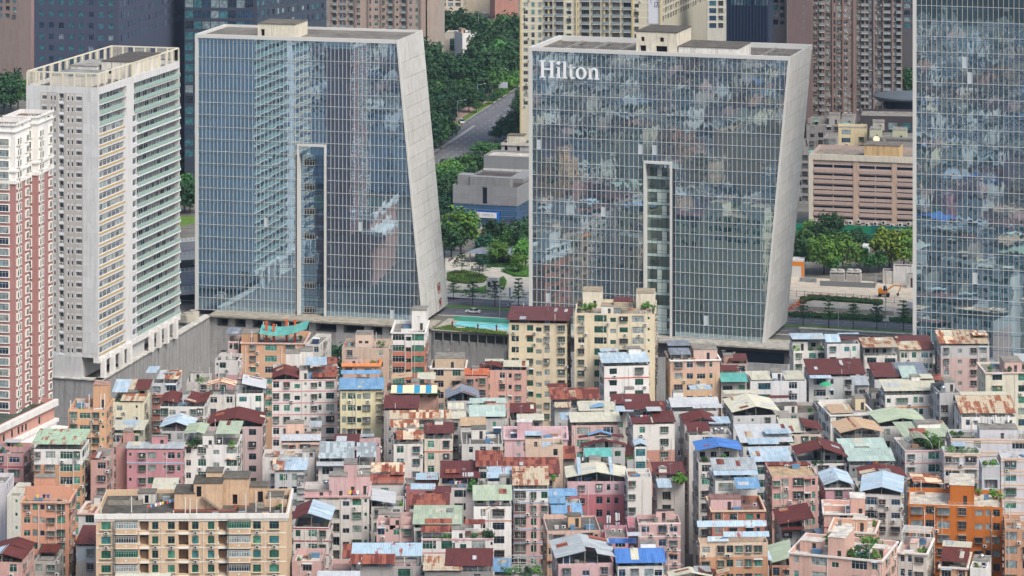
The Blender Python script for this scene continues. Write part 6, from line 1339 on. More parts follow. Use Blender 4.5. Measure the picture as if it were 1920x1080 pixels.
# woods left of the avenue, far to near; ground point (px, py at street level)
n_ = 0
def kerb_x(py): return 820+(261-py)/(261-173)*137
for py in range(92, 300, 9):
    s = (py-PY0)/199; x = 796-rg.uniform(0, 14)
    if py > 262: x = 800
    lim = kerb_x(py)-9*s/2.2 if py < 262 else 830
    if py < 118: lim = 985
    while x < min(lim, 988):
        i = rg.choice((0, 0, 1, 1, 2, 4)); sc_ = rg.uniform(1.2, 2.0) if py < 200 else rg.uniform(1.0, 1.4)
        q = at(x, py+rg.uniform(-3, 3), GZ)
        if not (822 < x < 898 and 100 < py < 182): tree(i, q, sc_, '%s tree in the %s part of the woods %s' % (['dense dark green', 'broad dark green', 'mid green', 'bright green', 'bluish green'][i], 'far' if py < 130 else 'upper' if py < 175 else 'middle' if py < 215 else 'near', 'by the brown tower' if x < 826 else 'behind the gantry sign' if x > 905 else 'above the avenue bend'), GRP, st=rg.uniform(.85, 1.15)); n_ += 1
        x += rg.uniform(6.5, 9.5)*s*(.75 if py < 200 else .8)
for (x, py, i, s_) in ((842, 262, 2, .7), (848, 255, 3, .5), (924, 196, 4, .6), (932, 190, 2, .6), (942, 184, 3, .55), (905, 200, 4, .7), (893, 212, 2, .6), (952, 176, 3, .9), (960, 170, 2, .9), (970, 166, 3, .8)):
    tree(i, at(x, py, GZ), s_, '%s tree on the strip along the avenue kerb %s' % (['dark','broad dark','mid green','bright','bluish'][i], 'near its top' if py < 235 else 'in its middle' if py < 300 else 'near its foot' if py < 345 else 'by the plaza'), 'small trees along the avenue kerb')
for (x, py, i, s_) in ((968, 250, 0, .9), (980, 240, 1, .9), (975, 225, 0, .9), (983, 213, 1, .9), (978, 200, 4, .9), (958, 268, 1, 1.0), (945, 262, 0, .8), (975, 275, 1, 1.1), (930, 268, 4, .8), (985, 285, 0, 1.0)):
    tree(i, at(x, py, GZ), s_, '%s tree between the avenue and the cream tower %s' % (['dark','broad dark','mid green','bright','bluish'][i], 'near its top' if py < 235 else 'in its middle' if py < 300 else 'near its foot' if py < 345 else 'by the plaza'), 'trees right of the avenue')
fl = flat_layer(4); tree(0, at(907, 312, GZ), 1.0, 'wide layered tree spreading over the annex', mesh=(fl, TR[1][1])); tree(0, at(935, 306, GZ), .8, 'second layered tree touching the annex corner', mesh=(fl, TR[1][1]))
for (x, py, i, s_) in ((850, 338, 4, .8), (862, 330, 4, .75), (875, 333, 2, .8), (888, 330, 0, .7), (900, 326, 4, .7), (842, 345, 3, .8), (836, 352, 3, .8), (846, 358, 2, .8), (833, 372, 2, 1.0), (838, 392, 0, 1.0), (833, 412, 4, .9), (842, 384, 4, .8), (868, 345, 4, .7), (880, 345, 4, .7), (856, 352, 2, .8)):
    tree(i, at(x, py+6, GZ), s_, '%s tree in the thicket left of the grey hall %s' % (['dark','broad dark','mid green','bright','bluish'][i], 'near its top' if py < 235 else 'in its middle' if py < 300 else 'near its foot' if py < 345 else 'by the plaza'), 'thicket left of the grey hall')
tree(3, at(864, 478, GZ), 1.12, 'big bright green round tree beside the grey hall', st=1.05); tree(1, at(846, 482, GZ), .8, 'dark tree tucked behind the leaning concrete side')
for j, (x, py, i, s_, l) in enumerate(((929, 470, 0, .75, 'round dark tree before the red court'), (944, 462, 2, .6, 'tall narrow dark tree before the red court'), (955, 478, 2, .65, 'mid green tree beside the pavilion'), (976, 472, 0, .8, 'dark tree by the white hut'), (908, 487, 4, .8, 'grey green tree over the pavilion roof'), (934, 497, 3, .6, 'pale green tree in the plaza garden'), (985, 502, 3, .7, 'bright tree beside the right tower frame'), (972, 512, 3, .5, 'small bright tree in the garden bed'), (905, 508, 4, .5, 'thin grey tree beside the path'), (984, 482, 0, .7, 'dark tree close to the tower edge'))):
    tree(i, at(x, py, GZ), s_, l)
T1 = tiered(1); T2 = tiered(2, 'blue', 6.2, 2.8); T3 = tiered(3, 'mid', 7, 2.2)
for j, (x, py, m, s_, l) in enumerate(((850, 562, T1, .95, 'leftmost street tree beside the concrete side'), (886, 573, T2, 1.1, 'layered street tree above the white car'), (928, 575, T2, 1.15, 'layered street tree before the white kiosk'), (972, 576, T3, 1.15, 'slender street tree by the zebra crossing'), (866, 513, T2, 1.0, 'umbrella shaped tree in the oval lawn'), (899, 521, T2, .9, 'thin tree at the oval lawn end'))):
    tree(0, at(x, py, GZ), s_, l, mesh=(m[0], m[1]))
for j, (x, py, m, s_, l) in enumerate(((1506, 612, T2, 1.05, 'street tree nearest the leaning concrete side'), (1554, 616, T3, 1.1, 'second street tree beside the planters'), (1600, 618, T1, 1.2, 'broad street tree in the middle of the planters'), (1644, 619, T2, 1.15, 'grey street tree left of the tall lamp'), (1694, 622, T3, 1.2, 'street tree beside the right glass tower'))):
    tree(0, at(x, py, GZ), s_, l, mesh=(m[0], m[1]))
for j, (x, py, i, s_, l) in enumerate(((1556, 458, 1, .95, 'dark tree in front of the green hoarding'), (1530, 470, 0, .85, 'mid green tree left of the park'), (1505, 478, 2, .9, 'tree behind the orange and white shed'), (1500, 505, 0, .9, 'dark tree beside the orange and white shed'), (1545, 515, 3, 1.25, 'large bright tree left of the chillers'), (1580, 510, 3, 1.2, 'large yellow green tree above the chillers'), (1560, 516, 2, .7, 'low tree beside the chillers'), (1590, 475, 4, .9, 'blue green tree in the park centre'), (1605, 470, 0, .7, 'slim tree by the parked scooters'), (1625, 466, 4, .6, 'slim palm like tree by the truck'), (1612, 505, 3, .7, 'light tree right of the chillers'), (1628, 512, 2, .6, 'low tree below the green truck'), (1655, 462, 2, .7, 'tree crown crossing the green hoarding'), (1668, 508, 5, 1.3, 'big yellow tinged tree at right park edge'), (1695, 505, 3, 1.25, 'big tree beside the right tower frame'), (1708, 480, 5, .9, 'yellow tree by the right tower frame'), (1648, 512, 2, .7, 'small tree left of the white sheds'), (1520, 452, 3, .7, 'bright tree before the hoarding corner'), (1538, 488, 2, .8, 'tree between the two big bright ones'), (1570, 480, 0, .8, 'dark tree behind the bright ones'), (1692, 190, 1, 1.4, 'dark tree far behind the rotunda'), (1706, 180, 0, 1.5, 'dark tree far beside the rotunda'))):
    tree(i, at(x, py, GZ if py > 200 else GZ), s_, l)
for j, (x, py, i, s_, l) in enumerate(((352, 352, 0, .9, 'dark tree in the gap, uppermost'), (350, 378, 2, .8, 'mid green tree in the narrow gap'), (356, 400, 1, .8, 'tree above the lawn in the gap'), (346, 398, 0, .8, 'tree beside the white tower in the gap'), (20, 205, 0, 1.6, 'dark tree behind the pink towers, left'), (8, 215, 1, 1.5, 'dark tree behind the pink towers, leftmost'), (34, 212, 2, 1.5, 'dark tree behind the pink towers, right'), (342, 340, 0, .9, 'hidden dark tree behind white tower edge'), (352, 325, 4, .9, 'small blue tree in the gap'))):
    tree(i, at(x, py, GZ), s_, l)
tree(4, at(633, 775, -3), 1.5, 'dark tree between the houses and podium wall', st=1.2)
# ---------------------------------------------------------------- plaza, streets, park ground
def patch(name, pts, mat, z=GZ, lift=.01, kind='structure'):
    mb = MB(); q = [at(x, y, z) for x, y in pts]; mb.poly([(p.x, p.y, z+lift) for p in q][::-1]); return setting(name, mb.mesh(name, mat))
P0 = at(900, 580, GZ); road = concm('6b6d72', .3, 'road_asphalt', .85); pav = concm('c2c0b6', .3, 'pavement_slab', .8)
def strip(name, v0, v1, u0, u1, mat, lift, th=None):
    mb = MB()
    if th: mb.box(u0, u1, v0, v1, GZ-.3, GZ+th)
    else: mb.quad((u0, v0, GZ+lift), (u1, v0, GZ+lift), (u1, v1, GZ+lift), (u0, v1, GZ+lift))
    return setting(name, mb.mesh(name, mat), (P0.x, P0.y, 0), YAW)
strip('road', -11.5, 0, -260, 300, road, .02); strip('road', 3.5, 15, -260, 300, road, .02); strip('median', 0, 3.4, -260, 300, leafm('grass'), 0, .18)
strip('pavement', 15.0, 24, -260, 300, pav, 0, .14); strip('kerb', -12, -11.5, -260, 300, pav, 0, .15)
wm_ = plain('c9c9c4', .6, name='road_paint')
for v in (-5.7, 7.2, 11):
    mb = MB(); u = -60
    while u < 180: mb.quad((u, v-.09, GZ+.03), (u+4, v-.09, GZ+.03), (u+4, v+.09, GZ+.03), (u, v+.09, GZ+.03)); u += 9
    o = setting('lane_marking', mb.mesh('lane_marking', wm_), (P0.x, P0.y, 0), YAW)
mb = MB()
for i in range(14): u = 6+i*1.05; mb.hexa([(u+.9, 13.4-3.6, GZ+.021), (u+1.4, 13.4-3.6, GZ+.021), (u+1.4+.8, 15, GZ+.021), (u+.9+.8, 15, GZ+.021)]+[(u+.9, 13.4-3.6, GZ+.03), (u+1.4, 13.4-3.6, GZ+.03), (u+1.4+.8, 15, GZ+.03), (u+.9+.8, 15, GZ+.03)])
setting('zebra_crossing', mb.mesh('zebra_crossing', wm_), (P0.x, P0.y, 0), YAW)
# plaza ground
patch('plaza', [(835, 562), (995, 568), (995, 480), (835, 470)], concm('bdb8ac', .25, 'plaza_stone', .85), lift=.012)
patch('path', [(835, 548), (860, 552), (905, 556), (940, 560), (980, 552), (995, 545), (995, 556), (960, 563), (835, 560)], concm('9fa3a3', .3, 'grey_paving'), lift=.02)
patch('court', [(900, 437), (913, 425), (958, 427), (958, 440), (938, 446), (903, 444)], concm('8e4a40', .4, 'red_court'), lift=.03)
patch('pool_court', [(895, 452), (914, 450), (916, 446), (900, 445)], plain('4f9fc0', .3, name='blue_court'), lift=.035)
patch('forecourt', [(890, 428), (960, 432), (990, 438), (990, 420), (890, 416)], concm('a39a90', .3, 'forecourt'), lift=.015)
def hedge(label, pts, h_, kind='mid', z=GZ, dens=26, leaf=.16):
    """a bed of low shrubs following a polygon on the ground"""
    q = [at(x, y, z) for x, y in pts]; c = sum(q, Vector())/len(q); mb = MB(); rg = random.Random(len(label)*3+int(pts[0][0]))
    k = len(q); mb.poly([(p.x-c.x, p.y-c.y, .05) for p in q][::-1]); 
    xs = [p.x for p in q]; ys = [p.y for p in q]; import itertools
    def inside(x, y):
        r = False
        for i in range(k):
            a, b_ = q[i], q[(i+1) % k]
            if (a.y > y) != (b_.y > y) and x < (b_.x-a.x)*(y-a.y)/(b_.y-a.y)+a.x: r = not r
        return r
    area = (max(xs)-min(xs))*(max(ys)-min(ys)); n = int(min(26000, area*dens)); 
    for _ in range(n):
        x, y = rg.uniform(min(xs), max(xs)), rg.uniform(min(ys), max(ys))
        if inside(x, y):
            hh_ = h_*(.7+.5*mnoise.noise(Vector((x*.5, y*.5, 1)))); leaf_blob(mb, (x-c.x, y-c.y, hh_), (.25, .25, .12), 1, leaf, rg, up=1.5)
            if rg.random() < .25: leaf_blob(mb, (x-c.x, y-c.y, hh_*.5), (.2, .2, .2), 1, leaf, rg)
    o = thing('planting_bed', label, 'hedge', c, me=mb.mesh('planting_bed', leafm(kind)) if kind != 'flow' else mb.mesh('planting_bed', leafm('flow'))); return o
hedge('large oval lawn bed with low shrubs in the plaza', [(838, 512), (870, 507), (905, 515), (915, 522), (908, 530), (880, 533), (850, 530), (838, 526)], .5, 'grass')
hedge('curved low hedge in front of the oval lawn', [(852, 546), (880, 547), (905, 540), (935, 528), (945, 533), (940, 543), (912, 549), (880, 551), (852, 550)], .7, 'lite')
hedge('bright curved bed behind the white kiosk', [(936, 540), (945, 545), (950, 530), (944, 520), (936, 524)], .8, 'lite')
hedge('green bed with round shrubs beside the right tower', [(940, 509), (955, 503), (992, 503), (992, 520), (965, 519)], .9, 'lite')
hedge('dark hedge strip behind the plaza bench', [(912, 502), (958, 506), (975, 503), (960, 492), (915, 490)], .8, 'mid')
mb = MB(); mb.box(0, 9, 0, .7, 0, .55); b_ = at(920, 505, GZ); thing('bench', 'long white stone bench in the plaza', 'bench', b_, R(-12), me=mb.mesh('bench', plain('cfcfca', .5)))
# pavilion
pv = at(880, 492, GZ); t = thing('pavilion', 'low pavilion with grey tiled hip roof under the trees', 'pavilion', pv, R(-14)); mb = MB()
mb.hexa([(-1, -1, 3.2), (19, -1, 3.2), (19, 7, 3.2), (-1, 7, 3.2), (3, 2.5, 4.8), (15, 2.5, 4.8), (15, 3.5, 4.8), (3, 3.5, 4.8)]); ob('roof', mb.mesh('roof', roofm('slate')), t)
mb = MB(); [mb.box(x, x+.3, .2, .5, 0, 3.2) for x in (0, 4.5, 9, 13.5, 17.7)]; mb.box(1, 17, 4, 4.3, 0, 3.19); ob('columns', mb.mesh('columns', wallm('8a7f74', .5)), t)
# white hut behind
wh = at(952, 458, GZ); t = thing('garden_house', 'small cream house with grey flat roof by the court', 'house', wh, R(-8)); ob('wall', wall_shell(9.5, 8, 4.6, {0: [(1.2, 1.6, 2.4, 3.4, .3), (5.4, 1.6, 6.6, 3.4, .3)]}, 4.3).mesh('wall', [wallm('cfc4b4', .4), DARK, concm('6c7278', .4, 'hut_top')]), t)
# kiosk
kp = at(912, 556, GZ); t = thing('vent_kiosk', 'white stone ventilation kiosk with dark louvre slots', 'kiosk', kp, R(-10)); ob('wall', wall_shell(3.6, 3.2, 5.4, {0: [(.4, 3.0, 1.2, 4.7, .3), (2.2, 3.0, 3.0, 4.7, .3)], 1: [(.5, 3.0, 1.2, 4.7, .3), (1.9, 3.0, 2.6, 4.7, .3)]}, 4.9).mesh('wall', [wallm('d6d6d0', .3), DARK, concm('8f8f8a', .4, 'kiosk_top')]), t)
# pool terrace between the towers
mb = MB(); pwv = (W2b-W2).normalized(); PYW = math.atan2(pwv.y, pwv.x)
def pl(name, label, cat, x0, x1, y0, y1, z0, z1, mat, kind=None):
    mb = MB(); mb.box(x0, x1, y0, y1, z0, z1)
    if kind: o = setting(name, mb.mesh(name, mat), (W2.x, W2.y, 0), PYW); o['kind'] = kind; return o
    return thing(name, label, cat, (W2.x, W2.y, 0), PYW, me=mb.mesh(name, mat))
pl('pool_deck', '', '', .2, 30, 1.4, 17, 6.6, 7.6, concm('a9a79c', .4, 'deck_stone'), 'structure')
m, n, l, b = nt('pool_water'); b.inputs['Base Color'].default_value = (*hexc('5fc0cb'), 1); b.inputs['Roughness'].default_value = .15
g = n.new('ShaderNodeNewGeometry').outputs['Position']; c_ = mix(n, l, ramp(n, l, tex(n, l, g, (.5, 1.5, 1), .8, 4), .4, .65), hexc('4fb4c4'), hexc('9fdadf')); l.new(c_, b.inputs['Base Color'])
bp = n.new('ShaderNodeBump'); bp.inputs['Strength'].default_value = .3; bp.inputs['Distance'].default_value = .05; l.new(tex(n, l, g, (1, 1, 1), 2.5, 3), bp.inputs['Height']); l.new(bp.outputs[0], b.inputs['Normal'])
o = pl('swimming_pool', 'turquoise swimming pool on the terrace between the glass towers', 'pool', 4.2, 29, 5.2, 13.5, 7.0, 7.66, m)
bm2 = MB()
mb = MB(); mb.box(0, 27, 0, .12, 0, 2.2); gl_ = mirror('green_barrier', (.20, .40, .34), hexc('3c8a6c'), .01, .7); t = thing('glass_barrier', 'green glass barrier between pool and street', 'barrier', (W2+V*14.2+U*2.6)+Vector((0, 0, -1.2)), PYW, me=mb.mesh('glass_barrier', gl_))
mb = MB(); mb.box(0, 26, -.06, .18, 2.2, 2.32); ob('top_rail', mb.mesh('top_rail', plain('c5cbc7', .5)), t)
hedge('grass strip along the front edge of the pool', [(811, 617), (845, 610), (955, 624), (955, 629), (900, 624)], .35, 'grass', 7.65, 40, .14)
um = MB(); um.tube((0, 0, 0), (0, 0, 2.6), .04, n=6, m=1); um.lathe([(.10, .7), (.28, 1.0), (.17, 1.5), (.30, 2.0), (.12, 2.55), (.02, 2.7)], 8); ume = um.mesh('parasol', [plain('6f1f33', .8, name='maroon_cloth'), ALU])
for x, l in ((848, 'closed maroon parasol nearest the concrete side'), (896, 'closed maroon parasol in the middle of the pool edge'), (931, 'closed maroon parasol nearest the red roofed block')):
    p = at(x, 618 if x < 860 else (623 if x < 900 else 625), 7.66); thing('parasol', l, 'parasol', p, me=ume, group='closed parasols along the pool')
for x, y in ((856, 616), (862, 617), (924, 622)):
    mb = MB(); mb.hexa([(0,0,.3),(1.7,0,.3),(1.7,.6,.3),(0,.6,.3),(0,0,.38),(1.7,0,.38),(1.7,.6,.38),(0,.6,.38)]); mb.box(.1,.2,.05,.55,0,.3); mb.box(1.5,1.6,.05,.55,0,.3); mb.hexa([(-.6,0,.8),(0,0,.3),(0,.6,.3),(-.6,.6,.8),(-.6,0,.86),(0,0,.38),(0,.6,.38),(-.6,.6,.86)])
    thing('sun_lounger', 'white lounger on the pool edge near %s parasol' % {856: 'the left maroon', 862: 'and right of the left', 924: 'the right maroon'}[x], 'lounger', at(x, y, 7.62), .3, me=mb.mesh('sun_lounger', plain('e0e2e0', .5)))
# right side: construction apron, planters, fence
patch('apron', [(1478, 560), (1715, 578), (1715, 535), (1640, 528), (1478, 518)], concm('c6bba9', .3, 'pale_apron', .88), lift=.012)
patch('ramp', [(1478, 590), (1715, 604), (1715, 560), (1478, 548)], concm('a9a59a', .3, 'ramp_stone', .85), lift=.008)
hedge('flowering shrub row behind the sunken ramp', [(1500, 562), (1525, 556), (1655, 566), (1655, 572), (1525, 563), (1500, 569)], 1.0, 'mid', dens=60)
hedge('orange flowers on top of the rear shrub row', [(1510, 557), (1525, 554), (1652, 563), (1652, 566), (1525, 559), (1510, 562)], 1.25, 'flow', dens=4)
hedge('long green hedge along the street pavement', [(1478, 588), (1655, 596), (1655, 604), (1478, 594)], 1.1, 'mid', dens=60)
hedge('orange flowers along the top of the street hedge', [(1478, 585), (1590, 591), (1590, 594), (1478, 589)], 1.35, 'flow', dens=5)
hedge('short green hedge beside the right tower frame', [(1668, 598), (1714, 600), (1714, 607), (1668, 604)], 1.1, 'mid', dens=60)
hedge('diagonal flower bed beside the concrete side', [(1478, 586), (1478, 577), (1508, 560), (1515, 563), (1482, 585)], 1.0, 'flow', dens=9)
fa, fb = at(1478, 556, GZ), at(1690, 570, GZ); dv = fb-fa; L = dv.length; t = thing('site_fence', 'grey wire site fence in front of the excavator apron', 'fence', fa, math.atan2(dv.y, dv.x))
mb = MB(); mb.box(0, L, -.03, .03, 1.8, 1.88); mb.box(0, L, -.03, .03, .3, .38); mb.box(0, L, -.02, .02, 1.0, 1.05); ob('rail', mb.mesh('rail', plain('6e7275', .5)), t)
mb = MB(); mb.box(-.06, .06, -.06, .06, 0, 2.1); pm_ = mb.mesh('fence_post', plain('6e7275', .5)); x = 0
while x < L: ob('fence_post', pm_, t, (x, 0, 0)); x += 2.6
# chillers
cm_ = wallm('c9c4b8', .7)
for x, l in ((1556, 'left rooftop style chiller with twin fans'), (1587, 'right rooftop style chiller with twin fans')):
    p = at(x, 532, GZ); t = thing('chiller', l, 'chiller', p, R(-12)); mb = MB(); mb.box(0, 4.6, 0, 2.6, .3, 3.0); mb.box(0, 4.6, 0, 2.6, 3.6, 4.0); [mb.box(a, a+.15, b_, b_+.15, 3.0, 3.6) for a in (.05, 1.6, 3.0, 4.4) for b_ in (.05, 2.4)]; ob('body', mb.mesh('body', cm_), t)
    f = MB(); f.lathe([(1.0, 0), (1.05, .5), (.9, .5)], 16); f = f.mesh('fan_cowl', plain('b9b6ad', .6))
    for a in (1.2, 3.4): ob('fan_cowl', f, t, (a, 1.3, 4.0))
    mb = MB(); [mb.box(.2+i*.45, .35+i*.45, -.04, 0, .6, 2.8) for i in range(10)]; ob('grille', mb.mesh('grille', plain('8f8b82', .6)), t)
mb = MB(); mb.box(-3, 14.5, -1.5, -1.35, 0, 1.6); mb.box(14.35, 14.5, -1.5, 5, 0, 3.4); thing('plant_screen', 'low dark screen wall round the chillers', 'screen wall', at(1556, 535, GZ), R(-12), me=mb.mesh('plant_screen', plain('7d8285', .6)))
for x, y, w_, d_, h_, c, l in ((1655, 532, 4.6, 4, 4.2, 'cfcabd', 'short white shed beside the taller white shed'), (1675, 533, 6, 4, 5.8, 'd9d9d6', 'taller white shed with rusty roof edge'), (1700, 540, 5, 3, 4.4, 'c9c9c4', 'white gatehouse beside the right tower')):
    t = thing('shed', l, 'shed', at(x, y, GZ), R(-10)); ob('wall', wall_shell(w_, d_, h_, {0: [(1.2, .1, 3.6, 3.2, .3)] if x == 1700 else []}, h_-.3).mesh('wall', [wallm(c, .8), plain('4d3d3a', .8), concm('5a4640', .5, 'rust_top')]), t)
t = thing('shed', 'white shed with a broad orange stripe', 'shed', at(1484, 519, GZ), R(-8)); ob('wall', wall_shell(4, 6, 5.4, {}, 5.2).mesh('wall', [plain('cfcfcd', .5), DARK, concm('c9c9c9', .5, 'shed_top')]), t)
mb = MB(); mb.box(-.0, 4.04, -.05, -.003, 3.6, 5.0); mb.box(3.2, 4.04, -.055, -.004, 0, 3.6); ob('orange_stripe', mb.mesh('orange_stripe', plain('d98432', .5)), t)
mb = MB(); rg = random.Random(4)
for i in range(7):
    thing('pallet_stack', 'grey wrapped pallet of paving stones, one of the row', 'pallet', at(1499+i*4.3, 528+i*.3, GZ), R(-10+rg.uniform(-6, 6)), 'pallets of paving stones on the apron', me=_wm.setdefault('pal', (lambda m: (m.box(0, 1.1, 0, 1.0, .12, 1.3), m.box(-.05, 1.15, -.05, 1.05, 0, .12), m.mesh('pallet_stack', concm('a6aaab', .8, 'wrapped_stone')))[2])(MB())))
mb = MB(); mb.box(0, 12, 0, 10, 0, 3.6); thing('ramp_house', 'tan stone ramp house beside the right glass tower', 'ramp house', at(1690, 600, GZ), R(-14), me=mb.mesh('ramp_house', wallm('a89f91', .4)))
mb = MB(); mb.box(0, 26, 0, .4, 0, 1.5); mb.box(-5, 0, 0, .4, 0, 1.1); thing('ramp_wall', 'beige retaining wall of the sunken ramp', 'wall', at(1517, 584, GZ), R(-16), me=mb.mesh('ramp_wall', wallm('b5ab9c', .4)))
# excavator
t = thing('excavator', 'orange wheeled excavator with folded boom on the apron', 'excavator', at(1656, 556, GZ), R(-8)); og = plain('d98a24', .45, name='excavator_orange')
mb = MB(); mb.box(-1.6, 1.4, -1.1, 1.1, 1.15, 2.0); mb.hexa([(-1.6,-1.1,2.0),(-.3,-1.1,2.0),(-.3,1.1,2.0),(-1.6,1.1,2.0),(-1.4,-1.0,2.6),(-.4,-1.0,2.6),(-.4,1.0,2.6),(-1.4,1.0,2.6)]); ob('body', mb.mesh('body', og), t)
mb = MB(); mb.hexa([(0,-1.0,2.0),(1.3,-1.0,2.0),(1.3,.1,2.0),(0,.1,2.0),(.1,-.95,3.4),(1.0,-.95,3.4),(1.0,.05,3.4),(.1,.05,3.4)]); ob('cab', mb.mesh('cab', plain('24323c', .2, name='cab_glass')), t)
mb = MB(); mb.box(-1.5, 1.9, -1.0, 1.0, .75, 1.13); [mb.tube((x, -1.3, .55), (x, -.9, .55), .55, n=14) for x in (-1.0, 1.5)]; [mb.tube((x, .9, .55), (x, 1.3, .55), .55, n=14) for x in (-1.0, 1.5)]; ob('undercarriage', mb.mesh('undercarriage', DARK), t)
def beam(a, b_, r, m): mb = MB(); mb.tube(a, b_, r, r*.75, 6); return mb.mesh('boom', m)
bo = ob('boom', beam((1.2, .5, 2.0), (3.4, .5, 3.6), .28, og), t); ob('boom_arm', beam((3.4, .5, 3.6), (5.6, .5, 3.4), .24, og), t); ob('stick', beam((5.6, .5, 3.4), (4.6, .5, 1.0), .2, og), t)
mb = MB(); mb.hexa([(4.3,.1,.3),(5.0,.1,.5),(5.0,.9,.5),(4.3,.9,.3),(4.1,.1,.9),(4.8,.1,1.1),(4.8,.9,1.1),(4.1,.9,.9)]); ob('bucket', mb.mesh('bucket', DARK), t)
# vehicles
def car(label, p, rz, col, col2=None, kind='car', suv=False):
    t = thing('parked_car' if kind == 'parked' else 'car', label, 'car', p, rz); L, W_, hb = 4.6, 1.8, .95 if suv else .8; top = 1.75 if suv else 1.45
    prof = [(-2.3,.35),(-2.3,.7),(-2.15,hb),(-1.2,hb+.06),(1.25,hb+.06),(2.1,hb-.08),(2.3,.6),(2.3,.35)]; mb = MB(); n_ = len(prof)
    for y0, y1, sx in ((-.9, -.8, 0), (-.8, .8, 0), (.8, .9, 0)): pass
    A = [(x, -.9, z) for x, z in prof]; B = [(x, .9, z) for x, z in prof]; mb.poly(A); mb.poly(B[::-1])
    for i in range(n_): j = (i+1) % n_; mb.quad(A[i], B[i], B[j], A[j])
    ob('body', mb.mesh('body', plain(col, .25, 0, .6, name='car_paint')), t); h0 = hb+.05
    mb = MB(); mb.hexa([(-1.75 if suv else -1.5,-.82,h0),(1.2,-.82,h0),(1.2,.82,h0),(-1.75 if suv else -1.5,.82,h0),(-1.55 if suv else -.95,-.65,top),(.45,-.65,top),(.45,.65,top),(-1.55 if suv else -.95,.65,top)]); ob('cabin_glass', mb.mesh('cabin_glass', plain('1f2830', .1, name='car_glass')), t)
    mb = MB(); mb.box(-1.5 if suv else -.95, .42, -.64, .64, top-.01, top+.05); [mb.hexa([(x-.05,s_*.78,h0),(x+.05,s_*.78,h0),(x+.05,s_*.84,h0),(x-.05,s_*.84,h0),(x-.05,s_*.6,top),(x+.05,s_*.6,top),(x+.05,s_*.68,top),(x-.05,s_*.68,top)]) for x in (-.3,) for s_ in (-1, 1)]; ob('roof', mb.mesh('roof', plain(col, .25, 0, .6, name='car_paint')), t)
    w = MB(); w.tube((0, -.12, 0), (0, .12, 0), .33, n=14, m=0); w.tube((0, -.13, 0), (0, .13, 0), .18, n=10, m=1); w = w.mesh('wheel', [DARK, ALU])
    for x in (-1.4, 1.4):
        for y in (-.82, .82): ob('wheel', w, t, (x, y, .33))
    for x, c in ((2.28, 'e8e6d8'), (-2.29, 'b02020')):
        mb = MB(); mb.box(-.05, .05, -.2, .2, -.08, .08); me = mb.mesh('headlight' if x > 0 else 'tail_light', plain(c, .3))
        for y in (-.62, .62): ob('headlight' if x > 0 else 'tail_light', me, t, (x, y, .68))
    if col2: mb = MB(); mb.box(-1.2, 1.6, -.92, .92, .5, .68); mb.box(.9, 1.9, -.7, .7, hb, hb+.07); ob('livery_stripe', mb.mesh('livery_stripe', plain(col2, .4)), t)
    return t
car('white sedan driving on the near lane between the towers', at(887, 587, GZ)+Vector((0, 0, .03)), YAW+R(180), 'dfe0df')
av = R(78)
pc = car('white and blue patrol car waiting on the avenue', at(866, 231, GZ)+Vector((0, 0, .03)), av+R(20)+R(180), 'd9dde0', '2f8fc9', suv=True)
car('dark SUV with red tail lights on the side road', at(831, 307, GZ)+Vector((0, 0, .03)), av, '26222a', suv=True)
t = thing('truck', 'green box truck parked among the park trees', 'truck', at(1624, 477, GZ), R(80)); mb = MB(); mb.box(-2.4, 2.0, -1.1, 1.1, .8, 3.3); ob('cargo_box', mb.mesh('cargo_box', plain('c9cfc9', .5)), t)
mb = MB(); mb.box(-4.2, -2.5, -1.05, 1.05, .5, 2.7); ob('cab', mb.mesh('cab', plain('2f6f62', .4)), t); mb = MB(); mb.box(-4.25, -4.2, -.9, .9, 1.6, 2.5); ob('windscreen', mb.mesh('windscreen', DARK), t)
for x in (-3.3, 1.0):
    for y in (-1, 1): mb = MB(); mb.tube((x, y-.15, .5), (x, y+.15, .5), .5, n=12); ob('wheel', mb.mesh('wheel', DARK), t)
def figure(parts_, radii, edges, name, mat):
    me = bpy.data.meshes.new(name); me.from_pydata(parts_, edges, []); o = bpy.data.objects.new(name, me); COL.objects.link(o)
    sk = o.modifiers.new('s', 'SKIN'); sk.use_smooth_shade = True
    for i, r in enumerate(radii): me.skin_vertices[0].data[i].radius = (r, r)
    me.skin_vertices[0].data[0].use_root = True; su = o.modifiers.new('u', 'SUBSURF'); su.levels = 1; su.render_levels = 1
    bpy.context.view_layer.update(); m2 = bpy.data.meshes.new_from_object(o.evaluated_get(bpy.context.evaluated_depsgraph_get())); bpy.data.objects.remove(o); m2.materials.clear(); m2.materials.append(mat); return m2
